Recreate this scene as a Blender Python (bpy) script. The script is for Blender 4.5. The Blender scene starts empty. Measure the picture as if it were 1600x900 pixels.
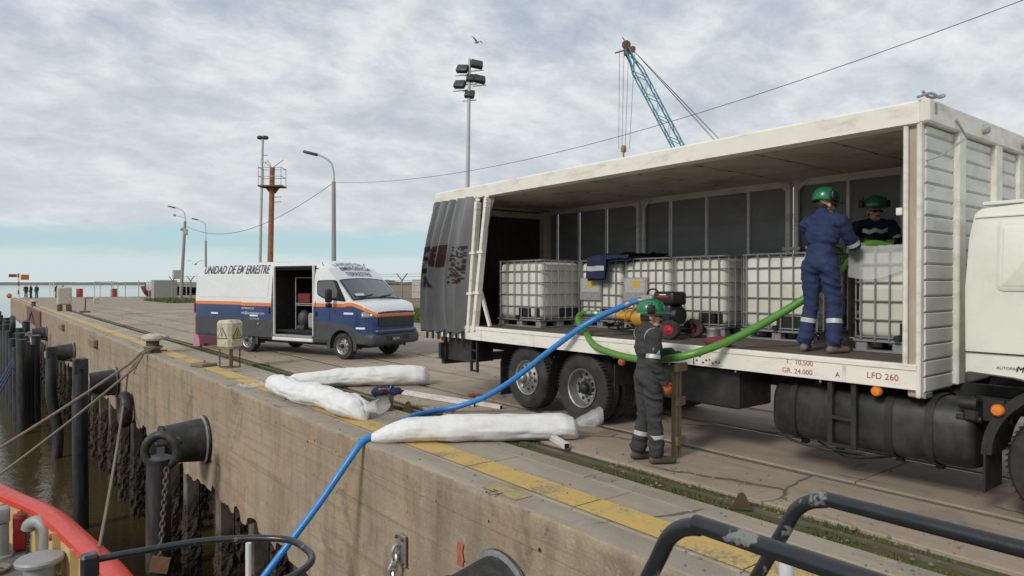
import bpy, bmesh, math, random
import numpy as np
from mathutils import Vector, Matrix, noise as mnoise
random.seed(7)
R_ = math.radians
SC = bpy.context.scene
COL = SC.collection

# ------------------------------------------------------------------ camera
cam_d = bpy.data.cameras.new('camera'); cam = bpy.data.objects.new('camera', cam_d); COL.objects.link(cam)
cam.location = (0, 0, 2.05)
cam.rotation_euler = (R_(90 - 0.43), 0, R_(-38.08))
cam_d.sensor_width = 36; cam_d.lens = 24.12; cam_d.clip_start = 0.05; cam_d.clip_end = 20000
SC.camera = cam

# ------------------------------------------------------------------ sky
SUN_EL, SUN_AZ = 33, 258      # azimuth: compass-like, measured from +Y towards +X
wd = bpy.data.worlds.new('World'); SC.world = wd; wd.use_nodes = True
nt = wd.node_tree; nt.nodes.clear()
def N(tree, t, **kw):
    n = tree.nodes.new(t)
    for k, v in kw.items():
        if k.startswith('i_'): n.inputs[int(k[2:])].default_value = v
        else: setattr(n, k, v)
    return n
out = N(nt, 'ShaderNodeOutputWorld'); bg = N(nt, 'ShaderNodeBackground'); bg.inputs[1].default_value = 0.1
sky = N(nt, 'ShaderNodeTexSky'); sky.sky_type = 'NISHITA'; sky.sun_disc = False
sky.sun_elevation = R_(SUN_EL); sky.sun_rotation = R_(SUN_AZ); sky.air_density = 1.0; sky.dust_density = 0.6; sky.ozone_density = 2.0
tc = N(nt, 'ShaderNodeTexCoord'); sp = N(nt, 'ShaderNodeSeparateXYZ'); nt.links.new(tc.outputs['Generated'], sp.inputs[0])
def wmath(op, a, b=None, c=None, clamp=False):
    n = N(nt, 'ShaderNodeMath'); n.operation = op; n.use_clamp = clamp
    for i, x in enumerate((a, b, c)):
        if x is None: continue
        if isinstance(x, (int, float)): n.inputs[i].default_value = x
        else: nt.links.new(x, n.inputs[i])
    return n.outputs[0]
zc = wmath('MAXIMUM', sp.outputs[2], 0.0)
dv = wmath('ADD', zc, 0.30)
px_ = wmath('DIVIDE', sp.outputs[0], dv); py_ = wmath('DIVIDE', sp.outputs[1], dv)
cb = N(nt, 'ShaderNodeCombineXYZ'); nt.links.new(px_, cb.inputs[0]); nt.links.new(py_, cb.inputs[1])
def wnoise(scale, detail, rough, rot=0, sx=1, sy=1, dist=0.0, loc=(0, 0, 0)):
    mp = N(nt, 'ShaderNodeMapping'); mp.inputs['Rotation'].default_value = (0, 0, R_(rot)); mp.inputs['Scale'].default_value = (sx, sy, 1); mp.inputs['Location'].default_value = loc
    nt.links.new(cb.outputs[0], mp.inputs[0])
    n = N(nt, 'ShaderNodeTexNoise'); n.inputs['Scale'].default_value = scale; n.inputs['Detail'].default_value = detail; n.inputs['Roughness'].default_value = rough; n.inputs['Distortion'].default_value = dist
    nt.links.new(mp.outputs[0], n.inputs['Vector']); return n.outputs['Fac']
n1 = wnoise(3.3, 11, 0.60, rot=35, sx=1.0, sy=1.25, dist=0.25)
n2 = wnoise(1.1, 5, 0.5, rot=-15, sx=1, sy=1.3, loc=(3, 1, 0))
n3 = wnoise(9.0, 8, 0.62, rot=20, sx=1, sy=1.2, dist=0.3, loc=(7, 2, 0))
tot = wmath('ADD', wmath('MULTIPLY', n1, 0.46), wmath('ADD', wmath('MULTIPLY', n2, 0.26), wmath('MULTIPLY', n3, 0.28)))
def wramp(fac, pts):
    r = N(nt, 'ShaderNodeValToRGB'); el = r.color_ramp.elements
    while len(el) < len(pts): el.new(0.5)
    for e, (p, c) in zip(el, pts): e.position = p; e.color = (*c, 1)
    nt.links.new(fac, r.inputs[0]); return r.outputs[0]
cloud = wramp(tot, [(0.40, (0.44, 0.505, 0.60)), (0.46, (0.53, 0.59, 0.665)), (0.505, (0.625, 0.68, 0.73)), (0.555, (0.75, 0.785, 0.80)), (0.63, (0.90, 0.90, 0.89))])
def wmix(fac, a, b, blend='MIX'):
    m = N(nt, 'ShaderNodeMix'); m.data_type = 'RGBA'; m.blend_type = blend
    for i, x in ((0, fac), (6, a), (7, b)):
        if isinstance(x, (int, float)): m.inputs[i].default_value = x
        elif isinstance(x, tuple): m.inputs[i].default_value = (*x, 1)
        else: nt.links.new(x, m.inputs[i])
    return m.outputs[2]
cloud10 = wmix(1.0, cloud, (10, 10, 10), 'MULTIPLY')
# low in the sky the cloud deck ends and a strip of clear sky shows, with pale sea air under it
edge = wmath('ADD', sp.outputs[2], wmath('MULTIPLY', wmath('SUBTRACT', n1, 0.5), 0.035))
cover = N(nt, 'ShaderNodeMapRange'); cover.inputs[1].default_value = 0.060; cover.inputs[2].default_value = 0.084; cover.interpolation_type = 'SMOOTHSTEP'
nt.links.new(edge, cover.inputs[0])
soft = N(nt, 'ShaderNodeMapRange'); soft.inputs[1].default_value = 0.10; soft.inputs[2].default_value = 0.34
nt.links.new(sp.outputs[2], soft.inputs[0])
lowcloud = wmix(0.55, cloud10, (7.0, 7.4, 7.5)); cl = wmix(soft.outputs[0], lowcloud, cloud10)
clear = wmix(0.75, sky.outputs[0], (4.7, 6.9, 7.6))
hz = N(nt, 'ShaderNodeMapRange'); hz.inputs[1].default_value = 0.050; hz.inputs[2].default_value = 0.030; hz.interpolation_type = 'SMOOTHSTEP'
nt.links.new(edge, hz.inputs[0])
clear2 = wmix(wmath('MULTIPLY', hz.outputs[0], 0.85), clear, (6.6, 7.5, 7.5))
fin = wmix(cover.outputs[0], clear2, cl)
nt.links.new(fin, bg.inputs[0]); nt.links.new(bg.outputs[0], out.inputs[0])

# ------------------------------------------------------------------ sun (veiled by cloud) and exposure
sd = bpy.data.lights.new('sun', 'SUN'); sun = bpy.data.objects.new('sun', sd); COL.objects.link(sun)
sd.energy = 2.1; sd.angle = R_(14); sd.color = (1, 0.95, 0.87)
a_, e_ = R_(SUN_AZ), R_(SUN_EL)
sv = Vector((math.sin(a_) * math.cos(e_), math.cos(a_) * math.cos(e_), math.sin(e_)))
sun.rotation_euler = sv.to_track_quat('Z', 'Y').to_euler()
vs = SC.view_settings; vs.view_transform = 'Standard'; vs.look = 'None'; vs.exposure = 0.0; vs.gamma = 1.0; vs.use_curve_mapping = False
SC.cycles.max_bounces = 6; SC.cycles.transparent_max_bounces = 12

# ------------------------------------------------------------------ mesh helpers
def frame_of(d):
    d = Vector(d).normalized(); up = Vector((0, 0, 1)) if abs(d.z) < 0.95 else Vector((1, 0, 0))
    a = d.cross(up).normalized(); return a, d.cross(a).normalized(), d
class MB:
    def __init__(s): s.v = []; s.f = []; s.m = []
    def add(s, vs, fs, mi=0):
        o = len(s.v); s.v += [Vector(p) for p in vs]; s.f += [[i + o for i in f] for f in fs]; s.m += [mi] * len(fs); return s
    def box(s, c, d, mi=0, R=None, bev=0.0):
        x, y, z = d[0] / 2, d[1] / 2, d[2] / 2
        if bev > 0:
            b = min(bev, x * .9, y * .9, z * .9); vs = []; idx = {}
            for sx in (-1, 1):
                for sy in (-1, 1):
                    for sz in (-1, 1):
                        for k in range(3):
                            p = [sx * x, sy * y, sz * z]
                            for q in range(3):
                                if q != k: p[q] -= (sx, sy, sz)[q] * b
                            idx[sx, sy, sz, k] = len(vs); vs.append(Vector(p))
            fs = []
            for k in range(3):
                a, bb = [q for q in range(3) if q != k]
                for sg in (-1, 1):
                    q4 = []
                    for u, w in ((-1, -1), (1, -1), (1, 1), (-1, 1)):
                        t = [0, 0, 0]; t[k] = sg; t[a] = u; t[bb] = w; q4.append(idx[t[0], t[1], t[2], k])
                    fs.append(q4)
                for u in (-1, 1):
                    for w in (-1, 1):
                        t0 = [0, 0, 0]; t1 = [0, 0, 0]; t0[k] = -1; t1[k] = 1
                        for t in (t0, t1): t[a] = u; t[bb] = w
                        fs.append([idx[(*t0, a)], idx[(*t1, a)], idx[(*t1, bb)], idx[(*t0, bb)]])
            for sx in (-1, 1):
                for sy in (-1, 1):
                    for sz in (-1, 1): fs.append([idx[sx, sy, sz, k] for k in range(3)])
            ff = []
            for f in fs:
                n = (vs[f[1]] - vs[f[0]]).cross(vs[f[2]] - vs[f[0]]); cc = sum((vs[i] for i in f), Vector()) / len(f)
                ff.append(f if n.dot(cc) > 0 else f[::-1])
            fs = ff
        else:
            vs = [Vector((a, b, cc)) for cc in (-z, z) for b in (-y, y) for a in (-x, x)]
            fs = [[0, 2, 3, 1], [4, 5, 7, 6], [0, 1, 5, 4], [2, 6, 7, 3], [0, 4, 6, 2], [1, 3, 7, 5]]
        if R is not None: vs = [R @ p for p in vs]
        c = Vector(c); return s.add([p + c for p in vs], fs, mi)
    def bar(s, p0, p1, w, h, mi=0, bev=0.0):
        p0, p1 = Vector(p0), Vector(p1); a, b, d = frame_of(p1 - p0)
        M3 = Matrix((a, b, d)).transposed(); return s.box((p0 + p1) / 2, (w, h, (p1 - p0).length), mi, M3, bev)
    def tube(s, pts, r, n=8, mi=0, caps=True, closed=False, sx=1.0):
        pts = [Vector(p) for p in pts]; L = len(pts); rr = r if isinstance(r, (list, tuple)) else [r] * L
        a, b, d = frame_of(pts[1] - pts[0]); vs = []
        for i, p in enumerate(pts):
            t = (pts[min(i + 1, L - 1)] - pts[max(i - 1, 0)]) if not closed else (pts[(i + 1) % L] - pts[i - 1])
            t.normalize(); a = (a - t * a.dot(t)).normalized(); b = t.cross(a)
            for k in range(n):
                th = 2 * math.pi * k / n; vs.append(p + (a * math.cos(th) * sx + b * math.sin(th)) * rr[i])
        fs = []
        for i in range(L if closed else L - 1):
            i2 = (i + 1) % L
            for k in range(n): fs.append([i * n + k, i * n + (k + 1) % n, i2 * n + (k + 1) % n, i2 * n + k])
        if caps and not closed: fs += [list(range(n))[::-1], [(L - 1) * n + k for k in range(n)]]
        return s.add(vs, fs, mi)
    def cyl(s, p0, p1, r0, r1=None, n=16, mi=0, caps=True):
        return s.tube([p0, p1], [r0, r0 if r1 is None else r1], n, mi, caps)
    def lathe(s, prof, o=(0, 0, 0), axis=(0, 0, 1), n=24, mi=0, caps=False):
        a, b, d = frame_of(axis); o = Vector(o); vs = []
        for r, h in prof:
            for k in range(n):
                th = 2 * math.pi * k / n; vs.append(o + d * h + (a * math.cos(th) + b * math.sin(th)) * r)
        fs = []
        for i in range(len(prof) - 1):
            for k in range(n): fs.append([i * n + k, i * n + (k + 1) % n, (i + 1) * n + (k + 1) % n, (i + 1) * n + k])
        if caps: fs += [list(range(n))[::-1], [(len(prof) - 1) * n + k for k in range(n)]]
        return s.add(vs, fs, mi)
    def prism(s, poly, o, u, w, d, mi=0):
        o, u, w, d = Vector(o), Vector(u), Vector(w), Vector(d); n = len(poly)
        vs = [o + u * a + w * b for a, b in poly] + [o + u * a + w * b + d for a, b in poly]
        fs = [list(range(n))[::-1], [n + i for i in range(n)]] + [[i, (i + 1) % n, n + (i + 1) % n, n + i] for i in range(n)]
        if u.cross(w).dot(d) < 0: fs = [f[::-1] for f in fs]
        return s.add(vs, fs, mi)
    def ell(s, c, r, n=12, mi=0, R=None):
        c = Vector(c); vs = []; m = n // 2 + 1
        if isinstance(r, (int, float)): r = (r, r, r)
        for i in range(m + 1):
            ph = math.pi * i / m
            for k in range(n):
                th = 2 * math.pi * k / n; p = Vector((r[0] * math.sin(ph) * math.cos(th), r[1] * math.sin(ph) * math.sin(th), -r[2] * math.cos(ph)))
                vs.append(c + (R @ p if R is not None else p))
        fs = []
        for i in range(m):
            for k in range(n):
                q = [i * n + k, i * n + (k + 1) % n, (i + 1) * n + (k + 1) % n, (i + 1) * n + k]
                if i == 0: q = [q[0], q[2], q[3]]
                elif i == m - 1: q = [q[0], q[1], q[2]]
                fs.append(q)
        return s.add(vs, fs, mi)
    def grid(s, fn, nu, nv, mi=0, flip=False, skip=None):
        vs = [fn(i, j) for i in range(nu) for j in range(nv)]; fs = []
        for i in range(nu - 1):
            for j in range(nv - 1):
                if skip and skip(i, j): continue
                f = [i * nv + j, (i + 1) * nv + j, (i + 1) * nv + j + 1, i * nv + j + 1]; fs.append(f[::-1] if flip else f)
        return s.add(vs, fs, mi)
    def build(s, name, mats, parent=None, world=False, smooth=35, fixn=False):
        me = bpy.data.meshes.new(name)
        off = Vector(parent_world(parent)) if (parent is not None and world) else Vector()
        me.from_pydata([tuple(p - off) for p in s.v], [], s.f)
        mats = mats if isinstance(mats, (list, tuple)) else [mats]
        for m in mats: me.materials.append(m)
        if len(mats) > 1: me.polygons.foreach_set('material_index', s.m)
        if fixn:
            bm = bmesh.new(); bm.from_mesh(me); bmesh.ops.remove_doubles(bm, verts=bm.verts, dist=1e-5); bmesh.ops.recalc_face_normals(bm, faces=bm.faces); bm.to_mesh(me); bm.free()
        if smooth:
            me.polygons.foreach_set('use_smooth', [True] * len(me.polygons)); me.set_sharp_from_angle(angle=R_(smooth))
        me.update()
        return link(name, me, parent)
def parent_world(p):
    v = Vector()
    while p is not None: v += Vector(p.location); p = p.parent
    return v
def link(name, me, parent=None):
    o = bpy.data.objects.new(name, me); COL.objects.link(o)
    if parent is not None: o.parent = parent
    return o
def tag(o, label=None, cat=None, group=None, kind=None):
    if label: o['label'] = label
    if cat: o['category'] = cat
    if group: o['group'] = group
    if kind: o['kind'] = kind
    return o
def thing(name, label, cat, loc=(0, 0, 0), rotz=0.0, group=None):
    o = bpy.data.objects.new(name, None); COL.objects.link(o); o.location = loc; o.rotation_euler = (0, 0, rotz); o.empty_display_size = 0.2
    return tag(o, label, cat, group)
def copy_tree(o, parent=None):
    c = o.copy(); COL.objects.link(c)
    if parent is not None: c.parent = parent
    for ch in [x for x in list(COL.objects) if x.parent == o]: copy_tree(ch, c)
    return c
def spline(pts, n=8):
    pts = [Vector(p) for p in pts]; P = [pts[0] * 2 - pts[1]] + pts + [pts[-1] * 2 - pts[-2]]; o = []
    for i in range(1, len(P) - 2):
        for k in range(n):
            t = k / n; a, b, c, d = P[i - 1:i + 3]
            o.append(0.5 * ((2 * b) + (c - a) * t + (2 * a - 5 * b + 4 * c - d) * t * t + (3 * b - a - 3 * c + d) * t ** 3))
    return o + [pts[-1]]
def sag(a, b, drop, n=14):
    a, b = Vector(a), Vector(b); return [a.lerp(b, t / n) - Vector((0, 0, drop * 4 * (t / n) * (1 - t / n))) for t in range(n + 1)]
def text_geo(txt, size, shear=0.0, xs=1.0, align='LEFT', bold=0.0):
    cu = bpy.data.curves.new('t', 'FONT'); cu.body = txt; cu.size = size; cu.shear = shear; cu.align_x = align; cu.resolution_u = 3; cu.offset = bold
    o = bpy.data.objects.new('t', cu); COL.objects.link(o); dg = bpy.context.evaluated_depsgraph_get(); dg.update()
    me = bpy.data.meshes.new_from_object(o.evaluated_get(dg)); vs = [(v.co.x * xs, v.co.y) for v in me.vertices]; fs = [list(p.vertices) for p in me.polygons]
    bpy.data.objects.remove(o); bpy.data.curves.remove(cu); bpy.data.meshes.remove(me); return vs, fs
def lettering(txt, size, o, u, w, mat, parent, shear=0.0, xs=1.0, align='LEFT', world=False, name='lettering', warp=None, bold=0.0):
    vs, fs = text_geo(txt, size, shear, xs, align, bold); o, u, w = Vector(o), Vector(u).normalized(), Vector(w).normalized()
    P = [o + u * a + w * b for a, b in vs]
    if warp: P = [warp(p) for p in P]
    return MB().add(P, fs).build(name, mat, parent, world, smooth=None)

# ------------------------------------------------------------------ materials
def lnk(t, a, b): t.links.new(a, b)
def new_mat(name):
    m = bpy.data.materials.new(name); m.use_nodes = True; t = m.node_tree; b = t.nodes['Principled BSDF']; return m, t, b
def noise_n(t, vec, scale, detail=4, rough=0.55, dist=0.0, sc=None):
    if sc is not None:
        mp = N(t, 'ShaderNodeMapping'); mp.inputs['Scale'].default_value = sc; lnk(t, vec, mp.inputs[0]); vec = mp.outputs[0]
    n = N(t, 'ShaderNodeTexNoise'); n.inputs['Scale'].default_value = scale; n.inputs['Detail'].default_value = detail; n.inputs['Roughness'].default_value = rough; n.inputs['Distortion'].default_value = dist
    lnk(t, vec, n.inputs['Vector']); return n.outputs['Fac']
def rng(t, v, a, b, c=0.0, d=1.0):
    n = N(t, 'ShaderNodeMapRange'); n.inputs[1].default_value = a; n.inputs[2].default_value = b; n.inputs[3].default_value = c; n.inputs[4].default_value = d; lnk(t, v, n.inputs[0]); return n.outputs[0]
def mixc(t, f, a, b, blend='MIX'):
    m = N(t, 'ShaderNodeMix'); m.data_type = 'RGBA'; m.blend_type = blend
    for i, x in ((0, f), (6, a), (7, b)):
        if isinstance(x, (int, float)): m.inputs[i].default_value = x
        elif isinstance(x, tuple): m.inputs[i].default_value = (*x[:3], 1)
        else: lnk(t, x, m.inputs[i])
    return m.outputs[2]
def mth(t, op, a, b=None, clamp=False):
    n = N(t, 'ShaderNodeMath'); n.operation = op; n.use_clamp = clamp
    for i, x in enumerate((a, b)):
        if x is None: continue
        if isinstance(x, (int, float)): n.inputs[i].default_value = x
        else: lnk(t, x, n.inputs[i])
    return n.outputs[0]
def bump(t, b, h, strength=0.3, dist=0.01):
    n = N(t, 'ShaderNodeBump'); n.inputs['Strength'].default_value = strength; n.inputs['Distance'].default_value = dist; lnk(t, h, n.inputs['Height']); lnk(t, n.outputs[0], b.inputs['Normal'])
MATS = {}
def M(name, col, rough=0.6, metal=0.0, var=0.12, scale=5.0, dirt=None, damt=0.5, dscale=3.0, dlo=0.48, dhi=0.7, dsc=None, bmp=0.0, bscale=40.0, coat=0.0, trans=0.0, alpha=1.0, rvar=0.1, world=False, spec=0.5, sss=0.0, rnd=0.0, emit=None):
    m, t, b = new_mat(name); g = N(t, 'ShaderNodeTexCoord'); ob = g.outputs['Object']
    if world: ob = N(t, 'ShaderNodeNewGeometry').outputs['Position']
    n = noise_n(t, ob, scale, 5, 0.6)
    c = mixc(t, n, tuple(x * (1 - var * 1.6) for x in col), tuple(min(1, x * (1 + var * 1.6)) for x in col))
    if rnd:
        oi = N(t, 'ShaderNodeObjectInfo'); f = rng(t, oi.outputs['Random'], 0, 1, 1 - rnd, 1 + rnd)
        cc = N(t, 'ShaderNodeCombineColor'); [lnk(t, f, cc.inputs[i]) for i in range(3)]; c = mixc(t, 1.0, c, cc.outputs[0], 'MULTIPLY')
    if dirt:
        d = noise_n(t, ob, dscale, 7, 0.65, 0.3, dsc); f = rng(t, d, dlo, dhi, 0, damt); c = mixc(t, f, c, dirt)
    lnk(t, c, b.inputs['Base Color'])
    r = noise_n(t, ob, scale * 2.3, 3, 0.5); lnk(t, rng(t, r, 0.3, 0.7, max(0.02, rough - rvar), min(1, rough + rvar)), b.inputs['Roughness'])
    b.inputs['Metallic'].default_value = metal; b.inputs['Coat Weight'].default_value = coat; b.inputs['Coat Roughness'].default_value = 0.08
    b.inputs['Transmission Weight'].default_value = trans; b.inputs['Alpha'].default_value = alpha; b.inputs['Specular IOR Level'].default_value = spec
    if sss: b.inputs['Subsurface Weight'].default_value = sss; b.inputs['Subsurface Radius'].default_value = (0.02, 0.012, 0.008)
    if bmp: bump(t, b, noise_n(t, ob, bscale, 6, 0.65), bmp, 0.01)
    MATS[name] = m; return m
# ---- special surfaces
def mat_pavement(name, base, stain, crack=True, rnd=0.10):
    m, t, b = new_mat(name); P = N(t, 'ShaderNodeNewGeometry').outputs['Position']
    big = noise_n(t, P, 0.55, 6, 0.6, 0.4); mid = noise_n(t, P, 3.0, 8, 0.68, 0.35, (1.5, 0.22, 1)); spot = noise_n(t, P, 1.3, 8, 0.62, 0.8); fine = noise_n(t, P, 60, 4, 0.7)
    c = mixc(t, rng(t, big, 0.35, 0.68), base, tuple(x * 0.72 for x in base))
    c = mixc(t, rng(t, mid, 0.48, 0.72, 0, 0.65), c, stain)
    c = mixc(t, rng(t, spot, 0.58, 0.70, 0, 0.6), c, tuple(x * 0.42 for x in base)); c = mixc(t, rng(t, spot, 0.40, 0.30, 0, 0.45), c, tuple(min(1, x * 1.35) for x in base))
    grit = noise_n(t, P, 140, 3, 0.6); c = mixc(t, rng(t, grit, 0.60, 0.72, 0, 0.5), c, tuple(x * 0.35 for x in base))
    c = mixc(t, rng(t, fine, 0.35, 0.75, 0, 0.35), c, tuple(x * 1.5 for x in base))
    oi = N(t, 'ShaderNodeObjectInfo'); f = rng(t, oi.outputs['Random'], 0, 1, 1 - rnd, 1 + rnd); cc = N(t, 'ShaderNodeCombineColor'); [lnk(t, f, cc.inputs[i]) for i in range(3)]
    c = mixc(t, 1.0, c, cc.outputs[0], 'MULTIPLY')
    h = mth(t, 'ADD', mth(t, 'MULTIPLY', mid, 0.6), mth(t, 'MULTIPLY', fine, 0.5))
    if crack:
        vo = N(t, 'ShaderNodeTexVoronoi'); vo.feature = 'DISTANCE_TO_EDGE'; vo.inputs['Scale'].default_value = 0.42
        wob = N(t, 'ShaderNodeTexNoise'); wob.inputs['Scale'].default_value = 2.2; wob.inputs['Detail'].default_value = 6; lnk(t, P, wob.inputs['Vector'])
        va = N(t, 'ShaderNodeVectorMath'); va.operation = 'MULTIPLY_ADD'; va.inputs[1].default_value = (.32, .32, 0); lnk(t, wob.outputs['Color'], va.inputs[0]); lnk(t, P, va.inputs[2]); lnk(t, va.outputs[0], vo.inputs['Vector'])
        ck = mth(t, 'MULTIPLY', rng(t, vo.outputs['Distance'], 0.004, 0.011, 1, 0), rng(t, big, 0.47, 0.53))
        c = mixc(t, mth(t, 'MULTIPLY', ck, 0.75), c, (0.035, 0.03, 0.022)); h = mth(t, 'SUBTRACT', h, mth(t, 'MULTIPLY', ck, 0.8))
    lnk(t, c, b.inputs['Base Color']); b.inputs['Roughness'].default_value = 0.88; bump(t, b, h, 0.55, 0.012); return m
PAVE = mat_pavement('apron_concrete', (0.33, 0.262, 0.198), (0.150, 0.108, 0.076))
COPE = mat_pavement('edge_concrete', (0.32, 0.275, 0.218), (0.19, 0.152, 0.112))
def mat_yellow():
    m, t, b = new_mat('worn_yellow_paint'); P = N(t, 'ShaderNodeNewGeometry').outputs['Position']
    w = noise_n(t, P, 26, 8, 0.75); w2 = noise_n(t, P, 1.7, 4, 0.6); f = rng(t, mth(t, 'ADD', mth(t, 'MULTIPLY', w, 0.75), mth(t, 'MULTIPLY', w2, 0.6)), 0.56, 0.66)
    c = mixc(t, rng(t, noise_n(t, P, 5, 5), 0.3, 0.7), (0.56, 0.37, 0.085), (0.47, 0.34, 0.13)); c = mixc(t, f, (0.24, 0.20, 0.15), c)
    lnk(t, c, b.inputs['Base Color']); b.inputs['Roughness'].default_value = 0.8; bump(t, b, w, 0.4, 0.006); return m
YEL = mat_yellow()
def mat_wall():
    m, t, b = new_mat('weathered_wall_concrete'); P = N(t, 'ShaderNodeNewGeometry').outputs['Position']
    st = noise_n(t, P, 2.4, 7, 0.65, 0.3, (1, 1, 0.16)); big = noise_n(t, P, 0.8, 5, 0.6, 0.5); fine = noise_n(t, P, 34, 6, 0.7); ru = noise_n(t, P, 1.1, 6, 0.6, 0.2, (1, 1, 0.22)); sp_ = noise_n(t, P, 7, 6, 0.7)
    c = mixc(t, rng(t, big, 0.34, 0.66), (0.42, 0.33, 0.225), (0.30, 0.245, 0.18))
    c = mixc(t, rng(t, st, 0.48, 0.72, 0, 0.75), c, (0.155, 0.118, 0.080))
    c = mixc(t, rng(t, ru, 0.52, 0.68, 0, 0.50), c, (0.40, 0.235, 0.105))
    hl = noise_n(t, P, 2.0, 5, 0.7, 0.15, (0.15, 0.15, 5.5)); c = mixc(t, rng(t, hl, 0.54, 0.66, 0, 0.45), c, (0.17, 0.125, 0.082)); c = mixc(t, rng(t, hl, 0.44, 0.34, 0, 0.30), c, (0.46, 0.37, 0.26))
    pat = noise_n(t, P, 0.9, 9, 0.7, 1.2, (1, 1, .7)); c = mixc(t, rng(t, pat, 0.56, 0.64, 0, 0.55), c, (0.13, 0.105, 0.08))
    c = mixc(t, rng(t, sp_, 0.60, 0.68, 0, 0.5), c, (0.50, 0.43, 0.34))
    c = mixc(t, rng(t, sp_, 0.38, 0.30, 0, 0.6), c, (0.08, 0.065, 0.05))
    c = mixc(t, rng(t, fine, 0.35, 0.7, 0, 0.45), c, (0.17, 0.135, 0.098))
    lnk(t, c, b.inputs['Base Color']); b.inputs['Roughness'].default_value = 0.9
    bump(t, b, mth(t, 'ADD', mth(t, 'MULTIPLY', fine, 0.6), mth(t, 'MULTIPLY', sp_, 0.7)), 0.85, 0.015); return m
WALL = mat_wall()
def mat_soil():
    m, t, b = new_mat('mossy_soil'); P = N(t, 'ShaderNodeNewGeometry').outputs['Position']
    g = noise_n(t, P, 2.6, 6, 0.65, 0.3, (1, 0.5, 1)); f = noise_n(t, P, 40, 4, 0.7)
    c = mixc(t, rng(t, g, 0.44, 0.56), (0.085, 0.066, 0.045), (0.085, 0.100, 0.022)); c = mixc(t, rng(t, f, 0.3, 0.7, 0, 0.5), c, (0.05, 0.048, 0.025))
    lnk(t, c, b.inputs['Base Color']); b.inputs['Roughness'].default_value = 0.95; bump(t, b, f, 0.9, 0.03); return m
SOIL = mat_soil()
def mat_water():
    m, t, b = new_mat('harbour_water'); P = N(t, 'ShaderNodeNewGeometry').outputs['Position']
    n = noise_n(t, P, 0.9, 5, 0.6, 0.6); n2 = noise_n(t, P, 5, 3, 0.5)
    c = mixc(t, n, (0.050, 0.038, 0.016), (0.075, 0.056, 0.024)); lnk(t, c, b.inputs['Base Color'])
    b.inputs['Roughness'].default_value = 0.06; b.inputs['IOR'].default_value = 1.33
    bump(t, b, mth(t, 'ADD', n, mth(t, 'MULTIPLY', n2, 0.35)), 0.22, 0.12); return m
WATER = mat_water()
GRASS = M('short_grass', (0.085, 0.110, 0.028), 0.85, var=0.35, scale=1.2, world=True, dirt=(0.15, 0.13, 0.05), damt=0.7, dscale=2.0)
FIELD = M('dry_field', (0.17, 0.135, 0.085), 0.95, var=0.25, scale=0.05, world=True, dirt=(0.09, 0.085, 0.04), damt=0.7, dscale=0.09)
BLACKRUB = M('black_rubber', (0.020, 0.020, 0.021), 0.55, var=0.3, scale=6, dirt=(0.10, 0.095, 0.085), damt=0.45, dscale=5, bmp=0.25, bscale=25)
BLACKPIPE = M('black_plastic_pipe', (0.022, 0.023, 0.027), 0.42, var=0.25, scale=3, dirt=(0.11, 0.105, 0.10), damt=0.55, dscale=4, dsc=(1, 1, 0.12), bmp=0.12, bscale=18)
GALV = M('galvanised_steel', (0.42, 0.43, 0.44), 0.45, 0.75, var=0.2, scale=9, dirt=(0.20, 0.13, 0.08), damt=0.5, dscale=6)
GREYSTEEL = M('grey_painted_steel', (0.33, 0.34, 0.35), 0.5, 0.2, var=0.15, scale=7, dirt=(0.16, 0.12, 0.09), damt=0.5, dscale=8)
RUST = M('rusty_steel', (0.17, 0.085, 0.042), 0.85, 0.1, var=0.35, scale=9, dirt=(0.07, 0.045, 0.03), damt=0.7, dscale=8, bmp=0.3)
RUSTCOL = M('rusty_orange_column', (0.30, 0.12, 0.05), 0.85, 0.0, var=0.25, scale=3, dirt=(0.13, 0.07, 0.04), damt=0.6, dscale=2)
PILEC = M('pile_concrete', (0.17, 0.142, 0.105), 0.9, var=0.25, scale=3, world=True, dirt=(0.05, 0.045, 0.03), damt=0.85, dscale=1.4, dlo=.40, dhi=.6, bmp=0.3)
MUSSEL = M('mussel_crust', (0.050, 0.036, 0.026), 0.85, var=0.5, scale=22, dirt=(0.085, 0.065, 0.048), damt=0.7, dscale=14)
ROPE = M('weathered_rope', (0.20, 0.165, 0.125), 0.95, var=0.3, scale=30, bmp=0.5, bscale=90)
ROPEB = M('blue_rope', (0.035, 0.055, 0.12), 0.9, var=0.4, scale=30, bmp=0.5, bscale=90)
STONEW = M('painted_stone', (0.50, 0.45, 0.37), 0.85, var=0.2, scale=9, dirt=(0.20, 0.15, 0.10), damt=0.8, dscale=7, bmp=0.4)
BOXCONC = M('box_concrete', (0.50, 0.46, 0.34), 0.85, var=0.15, scale=8, dirt=(0.22, 0.17, 0.10), damt=0.75, dscale=9, bmp=0.3)
TIMBER = M('old_timber', (0.22, 0.165, 0.105), 0.85, var=0.3, scale=6, dirt=(0.10, 0.075, 0.05), damt=0.6, dscale=5, dsc=(6, 6, 0.5), bmp=0.3)
SHADE_EARTH = M('shade_dark_earth', (0.03, 0.027, 0.022), 0.95, var=0.3)  # near-black paints the shade under the quay; also the soil in slab joints

# ---- land and water
def struct(o): o['kind'] = 'structure'; return o
b = MB(); b.add([(4.62, -30, -.06), (4.62, 118, -.06), (22, 118, -.06), (46, 150, -.06), (75, 300, -.06), (160, 900, -.06), (700, 4000, -.06), (9000, 4000, -.06), (9000, -400, -.06), (4.62, -400, -.06)], [list(range(10))[::-1]])
struct(b.build('ground', FIELD, smooth=None))
b = MB(); b.add([(-9000, -3000, -6.1), (9000, -3000, -6.1), (9000, 9000, -6.1), (-9000, 9000, -6.1)], [[0, 1, 2, 3]]); struct(b.build('water', WATER, smooth=None))
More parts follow.
